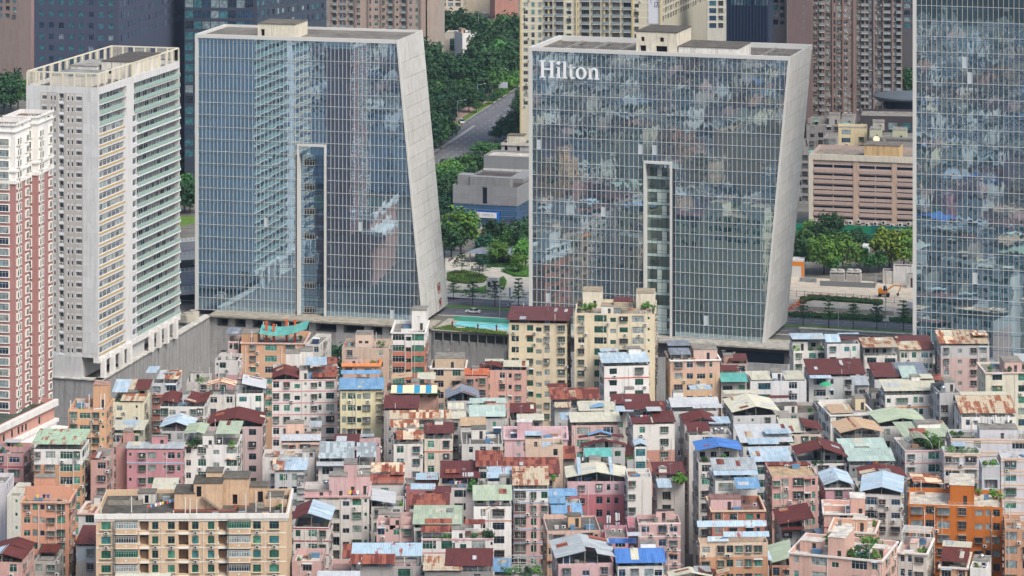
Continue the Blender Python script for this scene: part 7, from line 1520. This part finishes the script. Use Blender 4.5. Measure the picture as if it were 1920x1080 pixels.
def person(label, p, rz, sit=False, shirt='dcdcdc', legs='2a2c33', hair='1c1816'):
    t = thing('person', label, 'person', p, rz)
    if sit: J = [(0,0,.85),(0,0,1.1),(.06,0,1.35),(.08,0,1.48),(.1,0,1.62),(.12,0,1.74),(.05,-.2,1.38),(.25,-.25,1.15),(.5,-.22,1.12),(.05,.2,1.38),(.25,.25,1.15),(.5,.22,1.12),(.02,-.1,.82),(.42,-.14,.8),(.4,-.15,.38),(.52,-.15,.34),(.02,.1,.82),(.42,.14,.8),(.4,.15,.38),(.52,.15,.34)]
    else: J = [(0,0,.95),(0,0,1.2),(0,0,1.4),(0,0,1.5),(0,0,1.6),(.02,0,1.72),(0,-.2,1.4),(-.05,-.24,1.12),(.05,-.25,.86),(0,.2,1.4),(.06,.24,1.12),(.14,.24,.88),(0,-.1,.9),(.12,-.1,.5),(.05,-.1,.06),(.2,-.1,.04),(0,.1,.9),(-.08,.1,.5),(-.22,.1,.1),(-.08,.1,.05)]
    E = [(0,1),(1,2),(2,3),(3,4),(4,5),(2,6),(6,7),(7,8),(2,9),(9,10),(10,11),(0,12),(12,13),(13,14),(14,15),(0,16),(16,17),(17,18),(18,19)]
    Rr = [.15,.13,.14,.06,.095,.08,.06,.045,.03,.06,.045,.03,.09,.065,.04,.035,.09,.065,.04,.035]
    me = figure(J, Rr, E, 'body', plain(shirt, .8, name='shirt')); me.materials.append(plain(legs, .8, name='trousers')); me.materials.append(plain('b98c70', .6, name='skin')); me.materials.append(plain(hair, .6, name='hair'))
    for f in me.polygons: z = f.center.z; f.material_index = 3 if z > 1.68 else 2 if z > 1.5 else (1 if z < .92 else 0)
    ob('body', me, t); return t
sp = at(957, 577, GZ)+Vector((0, 0, .03)); t = thing('scooter', 'white motor scooter ridden along the far lane', 'scooter', sp, YAW)
mb = MB(); mb.hexa([(-.8,-.17,.55),(-.1,-.17,.55),(-.1,.17,.55),(-.8,.17,.55),(-.85,-.13,.85),(-.15,-.13,.8),(-.15,.13,.8),(-.85,.13,.85)]); mb.box(-.15, .45, -.17, .17, .3, .4); mb.hexa([(.4,-.18,.35),(.55,-.18,.35),(.55,.18,.35),(.4,.18,.35),(.5,-.1,1.05),(.6,-.1,1.05),(.6,.1,1.05),(.5,.1,1.05)]); ob('body', mb.mesh('body', plain('d6d8da', .4)), t)
for x in (-.6, .7): mb = MB(); mb.tube((x, -.06, .24), (x, .06, .24), .25, n=14); ob('wheel', mb.mesh('wheel', DARK), t)
mb = MB(); mb.tube((.55, -.32, 1.08), (.55, .32, 1.08), .03, n=5); mb.tube((.55, 0, .9), (.7, 0, .24), .035, n=5); ob('handlebar', mb.mesh('handlebar', DARK), t)
person('person in dark clothes and helmet riding the white scooter', sp+Vector((-.25, 0, 0)), YAW, True, '2c3038', '23262e', 'e3e3e3')
person('person walking across the plaza in dark clothes', at(885, 507, GZ), 1.2, False, '2b2d36')
for i, (x, y) in enumerate(((843, 490), (848, 487), (853, 492), (857, 488))):
    mb = MB(); mb.box(-.6, .5, -.15, .15, .35, .75); mb.tube((-.6, -.05, .25), (-.6, .05, .25), .26, n=10); mb.tube((.65, -.05, .25), (.65, .05, .25), .26, n=10); mb.tube((.5, -.3, 1.0), (.5, .3, 1.0), .04, n=5); mb.tube((.55, 0, .4), (.5, 0, 1.0), .05, n=5)
    thing('parked_scooter', 'dark scooter parked in the shade of the round tree', 'scooter', at(x, y, GZ), 1.2, 'scooters parked under the trees', me=mb.mesh('parked_scooter', plain('2a2d35', .4)))
# lamps and signs
def lamp(label, p, h_, arm=2.0, rz=0):
    t = thing('street_lamp', label, 'street lamp', p, rz); mb = MB(); mb.tube((0, 0, 0), (0, 0, h_), .12, .07, 8); ob('pole', mb.mesh('pole', plain('c5c8ca', .4, .3)), t)
    mb = MB(); mb.tube((0, 0, h_), (arm, 0, h_+.5), .06, n=6); ob('arm', mb.mesh('arm', plain('c5c8ca', .4, .3)), t); mb = MB(); mb.box(arm-.1, arm+.8, -.16, .16, h_+.42, h_+.56); ob('lamp_head', mb.mesh('lamp_head', plain('dcdedf', .4)), t)
lamp('white street lamp beside the pool barrier', at(937, 594, GZ), 8.5, 1.0, R(60)); lamp('tall thin street lamp beside the grey street tree', at(1660, 615, GZ), 17, 1.2, R(30)); lamp('short street lamp with globe near the second street tree', at(1572, 614, GZ), 6, .6, R(10))
for x, y, h_, l in ((858, 242, 12, 'street lamp left of the patrol car'), (895, 210, 12, 'street lamp over the avenue pavement, middle one'), (935, 180, 12, 'street lamp highest up the avenue'), (897, 62, 10, 'thin lamp pole above the woods')): lamp(l, at(x, y, GZ if y > 100 else 16), h_, 3.0, 0)
t = thing('road_sign', 'white gantry road sign standing over the avenue', 'road sign', at(923, 186, GZ), R(-6)); mb = MB(); mb.tube((0, 0, 0), (0, 0, 7.5), .2, n=8); mb.tube((0, 0, 6.6), (7, 0, 6.6), .14, n=6); ob('post', mb.mesh('post', plain('9fa8a8', .5)), t); mb = MB(); mb.box(2.9, 7.1, -.2, -.1, 5.2, 7.9); ob('sign_panel', mb.mesh('sign_panel', plain('aab4bb', .4)), t)
mb = MB(); mb.box(-.2, .2, -.1, .1, 0, 2.9); thing('info_post', 'slim blue information post beside the zebra crossing', 'sign', at(956, 557, GZ), me=mb.mesh('info_post', plain('3c6fb0', .5)))
mb = MB(); mb.tube((0, 0, 0), (0, 0, 1.2), .18, n=8); thing('bollard', 'yellow safety post beside the patrol car', 'bollard', at(869, 237, GZ), me=mb.mesh('bollard', plain('d99a20', .5)))
# the avenue
aL = at(820, 261, GZ); aR = at(957, 173, GZ); dv = (aR-aL).normalized(); ayaw = math.atan2(dv.y, dv.x)
def av_strip(name, u0, u1, v0, v1, mat, lift=.02, th=None):
    mb = MB()
    if th: mb.box(u0, u1, v0, v1, GZ-.2, GZ+th)
    else: mb.quad((u0, v0, GZ+lift), (u1, v0, GZ+lift), (u1, v1, GZ+lift), (u0, v1, GZ+lift))
    return setting(name, mb.mesh(name, mat), (aL.x, aL.y, 0), ayaw)
av_strip('avenue', -260, 700, -22, 0, road); av_strip('side_road', -260, 60, -31, -24, road); av_strip('avenue_pavement', -100, 500, 3.5, 9, concm('a58f84', .3, 'brick_paving'), 0, .12); av_strip('verge', -100, 500, .2, 3.4, leafm('grass'), 0, .16); av_strip('kerb', -100, 500, 0, .2, pav, 0, .14)
av_strip('verge', -200, 60, -24, -22, plain('5b6650', .9), 0, .14)
mb = MB()
for i in range(60): u = -60+i*1.7; w2 = max(.15, 1.9*(1-abs(u-10)/110)); mb.quad((u, -6-w2, GZ+.03), (u+.8, -6-w2, GZ+.03), (u+1.2, -6, GZ+.03), (u+.4, -6, GZ+.03))
setting('lane_marking', mb.mesh('lane_marking', wm_), (aL.x, aL.y, 0), ayaw); mb = MB()
for v in (-10, -13.5, -17, -3): 
    for i in range(40): u = -80+i*8; mb.quad((u, v, GZ+.03), (u+2.5, v, GZ+.03), (u+2.5, v+.15, GZ+.03), (u, v+.15, GZ+.03))
setting('lane_marking', mb.mesh('lane_marking', wm_), (aL.x, aL.y, 0), ayaw)
mb = MB(); mb.quad((-100, -23.9, GZ+.15), (60, -23.9, GZ+.15), (60, -23.7, GZ+.15), (-100, -23.7, GZ+.15)); setting('lane_marking', mb.mesh('lane_marking', plain('c9962c', .6)), (aL.x, aL.y, 0), ayaw)
# elevated road in the gap
for i, (y0, y1, z) in enumerate(((447, 475, 13.5), (503, 540, 11.5))):
    a = at(325, y1+6, z); yv = R(22); L = 40; dd = (a.y - 0); wdt = at(325, y0+6, z).y-a.y
    t = thing('elevated_road', ('upper' if i == 0 else 'lower')+' grey elevated road crossing the narrow gap', 'flyover', (a.x, a.y, 0), yv)
    mb = MB(); mb.box(0, L, 0, wdt*.9, z-1.2, z); ob('deck', mb.mesh('deck', road), t); mb = MB(); mb.box(0, L, -.5, 0, z-1.3, z+.25); mb.box(0, L, wdt*.9, wdt*.9+.4, z-1.3, z+.25); ob('edge', mb.mesh('edge', plain('b5bbc0', .6)), t)
    mb = MB()
    for yy in (-.25, wdt*.9+.2):
        for zz in (.55, .85, 1.15): mb.box(0, L, yy-.04, yy+.04, z+zz, z+zz+.08)
        for k in range(28): mb.box(k*1.5, k*1.5+.12, yy-.05, yy+.05, z+.2, z+1.25)
    ob('railing', mb.mesh('railing', plain('ccd2d6', .5)), t); mb = MB(); [mb.quad((k*7, wdt*.45, z+.01), (k*7+3, wdt*.45, z+.01), (k*7+3, wdt*.45+.15, z+.01), (k*7, wdt*.45+.15, z+.01)) for k in range(6)]; ob('lane_marking', mb.mesh('lane_marking', wm_), t)
    mb = MB(); mb.box(12, 14, 2, wdt*.7, 0, z-1.21); ob('pier', mb.mesh('pier', conc_w), t)
patch('lawn', [(335, 425), (370, 418), (370, 405), (335, 405)], leafm('grass'), lift=.02)
# cooling towers at the podium corner in the gap
for x, y, l in ((350, 602, 'cooling tower nearest the white tower in the gap'), (362, 597, 'cooling tower nearest the left glass tower')):
    t = thing('cooling_tower', l, 'cooling tower', at(x, y+4, 8), R(60)); mb = MB(); mb.box(0, 3.2, 0, 2.6, 0, 2.3); ob('body', mb.mesh('body', wallm('b9b19c', .8)), t); f = MB(); f.lathe([(1.0, 0), (1.0, .45), (.85, .45)], 14); ob('fan_cowl', f.mesh('fan_cowl', plain('9a968c', .6)), t, (1.6, 1.3, 2.3))

# ---------------------------------------------------------------- the air
m = bpy.data.materials.new('air'); m.use_nodes = True; n = m.node_tree.nodes; n.remove(n['Principled BSDF']); pv_ = n.new('ShaderNodeVolumePrincipled')
pv_.inputs['Color'].default_value = (.55, .74, 1.0, 1); pv_.inputs['Density'].default_value = .00004; pv_.inputs['Anisotropy'].default_value = .2
m.node_tree.links.new(pv_.outputs[0], n['Material Output'].inputs['Volume'])
mb = MB(); mb.box(-2600, 2600, -60, 6600, -12.5, 212); o = ob('haze', mb.mesh('haze', m)); o['kind'] = 'stuff'
# ---------------------------------------------------------------- foreground tan block
pf = at(180, 964, 28); FB_yaw = R(1.0); w_ = 39.9; d_ = 20; s0 = 8.97
FB = thing('apartment_building', 'large tan apartment block with green windows and bay balconies in the foreground', 'building', (pf.x, pf.y, 0), FB_yaw)
def ux(px): return (px-180)/s0
cols = [('W', 190, 207.6), ('bay', 215.5, 259), ('rec', 261.5, 278.5), ('w', 285, 296.7), ('w', 314.5, 327.4), ('hall', 334.4, 353), ('w', 359.7, 372), ('w', 389.4, 401.7), ('rec', 409, 425.8), ('bay', 426.6, 470), ('w', 474, 488.8), ('W', 504.6, 522.5)]
ops = []; td = []; rg = random.Random(8)
for f in range(7):
    zc = 28-1.25-3.0*f
    for k, a, b_ in cols:
        u0, u1 = ux(a), ux(b_)
        if k in 'wW': ops.append((u0, zc-2.0, u1, zc-.45, .18)); td.append((k, u0, zc-2.0, u1-u0, 1.55, f))
        elif k == 'rec': ops.append((u0, zc-2.35, u1, zc-.15, 1.6)); td.append((k, u0, zc-2.35, u1-u0, 2.2, f))
        elif k == 'hall': ops.append((u0, zc-2.4, u1, zc-.1, 2.0)); td.append((k, u0, zc-2.4, u1-u0, 2.3, f))
        else: ops.append((u0+.25, zc-1.6, u1-.25, zc-.1, .5)); td.append((k, u0, zc-2.9, u1-u0, 2.8, f))
rops = [(2+i*2.6, 28-1.25-3*f-2.0, 3.1+i*2.6, 28-1.25-3*f-.6, .15) for f in range(6) for i in range(6)]
fw = wallm('d2aa79', .35); fi = wallm('a97f5c', .5)
ob('wall', wall_shell(w_, d_, 28, {0: ops, 1: rops}, 26.7, .3, base=-11).mesh('wall', [fw, fi, concm('5f5c57', .35, 'stained_roof', .5)]), FB)
for u0, z0, u1, z1, _ in rops: ob('window', window_mesh(1.1, 1.4, rg.choice(('green', 'grn2')), '2f7a5c'), FB, (w_-.1, u0, z0), rz=R(90))
mb = MB(); mb.box(-.35, w_+.35, -.35, -.003, 27.0, 28.05); mb.box(w_+.003, w_+.35, -.003, d_, 27.0, 28.05); mb.box(-.15, w_+.15, -.15, -.002, 26.5, 26.99); ob('cornice', mb.mesh('cornice', wallm('dcdad2', .4)), FB)
bandm = plain('dfdcd2', .6, name='white_band'); spx = MB(); spx.box(-.02, .02, -.25, -.2, 0, 3.0); 
gk = {'W': (1.95,), 'w': ()}
frame_g = '35796a'
for k, u, z, w2, h2, f in td:
    if k in 'wW':
        g_ = rg.choice(('green', 'grn2', 'teal', 'green', 'dark')); ob('window', window_mesh(round(w2, 2), h2, g_, frame_g, 3 if k == 'W' else 2), FB, (u, .1, z))
        key = ('ledge', round(w2, 1))
        if key not in _wm: mb = MB(); mb.box(-.25, w2+.25, -.45, 0, -.12, 0); [mb.box(x_-.02, x_+.02, -.42, -.38, -1.0, 0) for x_ in (-.15, w2*.5, w2+.15)]; _wm[key] = mb.mesh('window_ledge', plain('c2b5a0', .7, name='ledge'))
        ob('window_ledge', _wm[key], FB, (u, 0, z))
        if rg.random() < .75: ob('ac_unit', ac_mesh(), FB, (u+w2*.5-.3, 0, z-1.0))
    elif k == 'rec':
        ob('window', window_mesh(w2-.2, .7, 'dark', '4a6f60', 2), FB, (u+.1, 1.5, z+1.4)); ob('ac_unit', ac_mesh(), FB, (u+.2, .8, z+.05), rz=R(-90)); 
        if rg.random() < .6: ob('ac_unit', ac_mesh(), FB, (u+w2-.3, .5, z+.05), rz=R(90))
    elif k == 'hall':
        mb_k = 'hallp'
        if mb_k not in _wm: mb = MB(); mb.box(-.03, .03, -.03, .03, 0, 2.3); mb.box(-w2*.5, w2*.5, .0, .06, 0, .35); _wm[mb_k] = mb.mesh('corridor_rail', plain('4a4038', .7))
        ob('corridor_rail', _wm[mb_k], FB, (u+w2*.5, .9, z))
    else:
        key = 'bay'
        if key not in _wm:
            mb = MB(); P = [(0, 0), (0, -.9), (.35, -1.15), (w2-.35, -1.15), (w2, -.9), (w2, 0)]
            def ring(z0, z1, m, e=0.0):
                for (ax, ay), (bx, by) in zip(P[:-1], P[1:]): mb.quad((ax, ay-e, z0), (bx, by-e, z0), (bx, by-e, z1), (ax, ay-e, z1), m)
                mb.poly([(x, y-e, z1) for x, y in P], m); mb.poly([(x, y-e, z0) for x, y in P][::-1], m)
            ring(.25, 1.25, 0); ring(1.25, 1.4, 1, .06); ring(.12, .25, 1, .05); _wm[key] = mb.mesh('bay_balcony', [fw, bandm])
            mb = MB(); ring(2.72, 2.9, 0); _wm['baytop'] = mb.mesh('bay_roof', concm('7d786e', .6, 'bay_top'))
            for gi, (gc, fcx) in enumerate((('pale', 'c5c8c8'), ('dark', 'a9adad'), ('green', '6f9a8a'), ('curt', 'bfc3c3'))):
                mb = MB(); 
                for (ax, ay), (bx, by) in zip(P[:-1], P[1:]):
                    mb.quad((ax, ay, 1.4), (bx, by, 1.4), (bx, by, 2.7), (ax, ay, 2.7), 1)
                for i in range(9): x = .35+(w2-.7)*i/8; mb.box(x-.05, x+.05, -1.2, -1.14, 1.4, 2.7)
                for z_ in (1.42, 2.25, 2.62): mb.box(.3, w2-.3, -1.2, -1.14, z_, z_+.08)
                for x in (0, w2): mb.box(x-.05, x+.05, -.95, -.85, 1.4, 2.7)
                _wm[('bayg', gi)] = mb.mesh('bay_glazing', [plain(fcx, .5, name='bay_frame'), glassm(gc)])
        ob('bay_balcony', _wm['bay'], FB, (u, 0, z)); ob('bay_glazing', _wm[('bayg', ((f+(u > 20)*2) % 4))], FB, (u, 0, z)); ob('bay_roof', _wm['baytop'], FB, (u, 0, z))
        mb = MB(); mb.box(-.18, .18, -1.2, -1.15, -.15, .15)
        if 'bt' not in _wm: _wm['bt'] = mb.mesh('tile_badge', bandm)
        ob('tile_badge', _wm['bt'], FB, (u+w2*.5, -.02, z+.75))
for f in range(1, 7):
    z = 28-1.25-3*f+.15; mb = MB()
    for a, b_ in ((180, 215), (279, 334), (354, 408.5), (470.5, 536)): mb.box(ux(a)+.02, ux(b_)-.05, -.06, -.001, z-.1, z+.12)
    for a, b_ in ((261, 279), (334, 353.5), (408.5, 426.3)): mb.box(ux(a), ux(b_), -.1, -.001, z-.25, z+.25)
    ob('band', mb.mesh('band', bandm), FB)
for px_ in (213, 303, 381, 496): ob('downpipe', pipe_mesh(26, 3.0, .6, r=.06), FB, (ux(px_), 0, 0))
# roof of the tan block
zr = 26.702
hut(FB, 15.6, 8.5, 4.3, 7, zr, 3.3, 'd0a473', [], slab='5f5b54'); hut(FB, 19.7, 8.6, 6.0, 6.5, zr, 5.4, 'd0a473', [(.6, 2.6, 1.6, 4.8, .12)], slab='5a564f'); hut(FB, 25.72, 11.5, 5.4, 6, zr, 5.6, 'd0a473', [(2.0, .1, 3.0, 2.3, .4)], slab='6a665f')
hut(FB, 31.14, 13.5, 3.8, 4.5, zr, 3.3, 'd0a473', [(1.8, .1, 2.9, 2.4, .12)], slab='6a665f')
mb = MB(); [mb.box(0, .25, 0, 8, 0, 1.1)]; 
for i in range(9): mb = mb
st = MB(); [st.hexa([(i*.4, -1.2, 2.5-i*.28), (i*.4+.42, -1.2, 2.5-i*.28), (i*.4+.42, 0, 2.5-i*.28), (i*.4, 0, 2.5-i*.28), (i*.4, -1.2, 2.65-i*.28), (i*.4+.42, -1.2, 2.65-i*.28), (i*.4+.42, 0, 2.65-i*.28), (i*.4, 0, 2.65-i*.28)]) for i in range(10)]; ob('roof_stair', st.mesh('roof_stair', concm('8a8378', .6, 'stair')), FB, (21.4, 8.55, zr))
rp = MB(); rp.tube((15.8, 5.6, zr+.5), (28.6, 5.6, zr+.5), .1, n=6); rp.tube((28.6, 5.6, zr+.5), (28.6, 5.6, zr+2.0), .09, n=6); rp.tube((28.6, 5.6, zr+1.2), (32, 6.5, zr+1.2), .08, n=6); rp.tube((15.8, 5.6, zr+.5), (15.8, 5.6, zr+2.2), .08, n=6); ob('red_pipe', rp.mesh('red_pipe', plain('b0402c', .5, name='red_pipe')), FB)
mb = MB(); mb.lathe([(.7, 0), (.75, .3), (.75, 1.5), (.4, 1.9)], 14); thing('red_water_tank', 'small red round tank on the tan block roof', 'tank', (FB.matrix_basis @ Vector((0, 0, 0))) + Vector((pf.x+26.6, pf.y+8.8, zr)), me=mb.mesh('tank', plain('b5452f', .5, name='red_tank')))
for x, v, h_ in ((15.9, 3, 1), (18.2, 5, 3.2), (19.2, 5, 3.0), (20.6, 5, 2.8), (6.8, 6, 3.2), (30.9, 5.5, 3.8), (33.0, 6, 4.2), (36.0, 6, 4.0), (.9, 1.5, 2.2), (38.8, 2, 3.4)):
    k_ = ('mast', h_)
    if k_ not in _wm: mb = MB(); mb.tube((0, 0, 0), (0, 0, h_), .1, n=8); mb.tube((0, 0, h_), (0, 0, h_+.12), .14, n=8); _wm[k_] = mb.mesh('vent_pipe', PIPE)
    ob('vent_pipe', _wm[k_], FB, (x, v, zr))
mb = MB(); mb.box(1.2, 8.5, 12, 12.15, 0, 1.0); mb.box(8.4, 8.55, 12, 17, 0, 1.2); mb.box(8.5, 15, 17, 17.15, 0, 1.2); ob('roof_partition', mb.mesh('roof_partition', concm('8a867c', .6, 'partition')), FB, (0, 0, zr))
mb = MB(); mb.box(34.5, 39.4, 10, 10.15, 0, 1.6); mb.box(34.5, 36, 3, 3.2, 0, .8); ob('roof_partition', mb.mesh('roof_partition', wallm('d0a473', .8)), FB, (0, 0, zr))
mb = MB(); mb.box(0, 2.6, 0, .9, 0, .9)
for x in (9.3, 17.3, 26.5): ob('roof_box', mb.mesh('roof_box', fw), FB, (x, .4, zr))
lt = thing('laundry_line', 'long sagging line of mixed laundry on the tan block roof', 'laundry', Vector((pf.x+10.2, pf.y+4.4, zr)), R(38)); mb = MB(); mb.tube((0, 0, 1.9), (6.6, 0, 2.3), .02, n=4); mb.tube((0, 0, 0), (0, 0, 2), .04, n=5); mb.tube((6.6, 0, 0), (6.6, 0, 2.4), .04, n=5); ob('line', mb.mesh('line', ALU), lt)
for i in range(11): ob('garment', cloth_meshes()[(i*5) % 8], lt, (.2+i*.58, 0, 1.9+i*.03), sc_=(.7, .7, .7))
for i, (x, v, s_) in enumerate(((37.5, 8, 1.0), (29.0, 7.6, .7))):
    o = thing('rooftop_shrub', ('small shrub by the wall' if i == 0 else 'tiny potted plant by the doorway')+' on the tan block roof', 'plant', Vector((pf.x+x, pf.y+v, zr))); ob('foliage', bush_mesh(i), o, (0, 0, .3), sc_=(s_,)*3); ob('pot', pot_mesh(), o)
hut(FB, 22, 12.6, 3.4, 4, zr+5.72, 1.0, 'd0a473', [], name='roof_box'); hut(FB, 7.5, 13, 3.6, 3.4, zr, 2.2, 'c9c5ba', [(1.4, .1, 2.2, 1.8, .2)], name='roof_shed'); hut(FB, 35.2, 11.5, 3.2, 4, zr, 1.8, 'b9b2a4', [], name='roof_shed')
for i, (x, v) in enumerate(((4, 3), (5.5, 14), (12.5, 15), (14.2, 3.4), (24, 3), (33, 9), (37, 4.5), (11, 10.5), (29.5, 2.6))):
    mb = MB(); mb.box(0, 1.0+.3*(i % 3), 0, .8, 0, .5+.2*(i % 3)); ob('roof_box', mb.mesh('roof_box', concm('9a958a', .8, 'clutter') if i % 2 else wallm('8a9aa6', .9)), FB, (x, v, zr+.003))
# ---------------------------------------------------------------- special roofs of the village
def find(l): return next(h for h in HS if h['label'] == l)
h = find('pink white house with arched trellis'); r = h['root']; mb = MB(); hw_ = h['w']*.36
for j in range(9):
    y = .2+j*.75
    for i in range(10):
        t0, t1 = math.pi*i/10, math.pi*(i+1)/10; mb.tube((hw_-hw_*math.cos(t0), y, .8+2.2*math.sin(t0)), (hw_-hw_*math.cos(t1), y, .8+2.2*math.sin(t1)), .045, n=4, caps=False)
for i in range(1, 10): t0 = math.pi*i/10; mb.tube((hw_-hw_*math.cos(t0), .2, .8+2.2*math.sin(t0)), (hw_-hw_*math.cos(t0), 6.2, .8+2.2*math.sin(t0)), .04, n=4)
for x in (0, hw_*2): [mb.tube((x, .2+q*2, -.3), (x, .2+q*2, .8), .05, n=4) for q in range(4)]
ob('arched_trellis', mb.mesh('arched_trellis', plain('b9bdb2', .5)), r, (.2, 0, h['h']))
h = find('low house with dome trellis garden'); r = h['root']; mb = MB(); R0 = h['w']*.48
for j in range(9):
    a0 = math.pi*j/8
    for i in range(8):
        t0, t1 = math.pi*i/8, math.pi*(i+1)/8
        A_ = lambda t: (R0-R0*math.cos(t), R0*.8*math.sin(t)*math.cos(a0)+4, 2.6*math.sin(t)*abs(math.sin(a0))+.4)
        mb.tube(A_(t0), A_(t1), .05, n=4, caps=False)
for i in range(1, 8):
    t = math.pi*i/8
    for j in range(8): a, b_ = math.pi*j/8, math.pi*(j+1)/8; f_ = lambda a: (R0-R0*math.cos(t), R0*.8*math.sin(t)*math.cos(a)+4, 2.6*math.sin(t)*math.sin(a)+.4); mb.tube(f_(a), f_(b_), .045, n=4, caps=False)
ob('dome_trellis', mb.mesh('dome_trellis', plain('a9ada6', .5)), r, (.2, 0, h['h']))
h = find('pinkish house with white slatted pergola'); r = h['root']; mb = MB(); L = h['w']
for i in range(22): mb.box(L*i/22, L*i/22+.12, h['d']*.6, h['d'], 2.3, 2.45)
for y in (.6, .8, 1): mb.box(-.1, L+.1, h['d']*y-.1, h['d']*y, 2.15, 2.3)
for x in (0, L*.5, L-.1): [mb.box(x, x+.15, h['d']*y-.15, h['d']*y, -.8, 2.15) for y in (.6, 1)]
ob('pergola', mb.mesh('pergola', plain('c9c9c4', .6)), r, (0, 0, h['h']))
h = find('orange house with curved teal canopy'); r = h['root']; w2 = h['w']; mb = MB(); n_ = 10
for i in range(n_):
    x0, x1 = .28*w2+i*.76*w2/n_, .28*w2+(i+1)*.76*w2/n_; f0 = lambda x: -.6*math.sin(math.pi*(x-.28*w2)/(.76*w2))*2+.8; zf_ = lambda x: 2.2-.9*math.sin(math.pi*(x-.28*w2)/(.76*w2))+1.6*(x-.28*w2)/(.76*w2)*.9
    mb.hexa([(x0, f0(x0), zf_(x0)), (x1, f0(x1), zf_(x1)), (x1, f0(x1)+6, zf_(x1)+1.2), (x0, f0(x0)+6, zf_(x0)+1.2), (x0, f0(x0), zf_(x0)+.1), (x1, f0(x1), zf_(x1)+.1), (x1, f0(x1)+6, zf_(x1)+1.3), (x0, f0(x0)+6, zf_(x0)+1.3)])
ob('teal_canopy', mb.mesh('teal_canopy', roofm('teal')), r, (0, 0, h['h'])); om = plain('c4562a', .6, name='orange_column')
for x, y, h_ in ((.38, 3, 5.2), (.5, 2.5, 4.6), (.68, 6, 5.2), (.82, 5.5, 5.2)): mb = MB(); mb.box(-.28, .28, -.28, .28, -.8, h_); ob('orange_column', mb.mesh('orange_column', om), r, (x*w2, y, h['h']))
h = find('house with orange tiled parapet'); r = h['root']; w2, d2 = h['w'], h['d']
key = MB(); key.hexa([(0,-.55,-.25),(.42,-.55,-.25),(.42,.1,.45),(0,.1,.45),(0,-.55,-.12),(.42,-.55,-.12),(.42,.1,.58),(0,.1,.58)]); tm_ = key.mesh('roof_tile', roofm('otile')); x = -.4
while x < w2+.2: ob('roof_tile', tm_, r, (x, 0, h['h'])); x += .46
y = -.3
while y < d2-.4: ob('roof_tile', tm_, r, (w2, y, h['h']), rz=R(90)); y += .46
h = find('salmon house with striped awning and hedge'); r = h['root']; w2 = h['w']
for i in range(8):
    mb = MB(); x0, x1 = .12*w2+i*.11*w2, .12*w2+(i+1)*.11*w2-.03; mb.hexa([(x0,-2.2,.2),(x1,-2.2,.2),(x1,.6,1.5),(x0,.6,1.5),(x0,-2.2,.26),(x1,-2.2,.26),(x1,.6,1.56),(x0,.6,1.56)]); ob('awning_stripe', mb.mesh('awning_stripe', plain('2f86ad' if i in (1, 4, 6) else 'd9cba8', .7)), r, (0, 0, h['h']+.5))
h = find('white house with green sheet roof'); r = h['root']; w2 = h['w']; mb = MB()
mb.hexa([(.2*w2,-.12,-1.6),(w2*.22,-.12,-1.6),(w2*.52,-.12,-.5),(w2*.5,-.12,-.5),(.2*w2,0,-1.6),(w2*.22,0,-1.6),(w2*.52,0,-.5),(w2*.5,0,-.5)]); mb.hexa([(.82*w2,-.12,-1.6),(w2*.84,-.12,-1.6),(w2*.52,-.12,-.5),(w2*.5,-.12,-.5),(.82*w2,0,-1.6),(w2*.84,0,-1.6),(w2*.52,0,-.5),(w2*.5,0,-.5)]); ob('gable_trim', mb.mesh('gable_trim', plain('a8765c', .7)), r, (0, 0, h['h']+.6))
h = find('salmon house with striped awning and hedge')
for hh_ in HS:
    if hh_['kw'].get('stripe'):
        mb = MB(); t_ = .06; z = hh_['h']-3.25; mb.box(-t_, hh_['w']+t_, -t_, 0, z, z+.28); ob('stripe', mb.mesh('stripe', plain(hh_['kw']['stripe'], .7)), hh_['root'])
for hh_ in HS:
    if hh_['kw'].get('lil'):
        for q in range(0, 7):
            mb = MB(); t_ = .1; z = hh_['h']-.9-q*3.1; mb.box(-t_, hh_['w']+t_, -t_, -.051, z, z+.16); ob('band', mb.mesh('band', plain('d8b48c', .7, name='band_paint')), hh_['root'])
mb = MB(); mb.tube((0, 0, 0), (0, 0, 2.4), .05, n=6, m=1); mb.lathe([(1.7, 2.0), (.9, 2.5), (.05, 2.75)], 12); me = mb.mesh('parasol', [plain('2f9a6c', .8), ALU]); p = at(1548, 735, 13.5); thing('parasol', 'green and white parasol on a rooftop terrace', 'parasol', p, me=me)
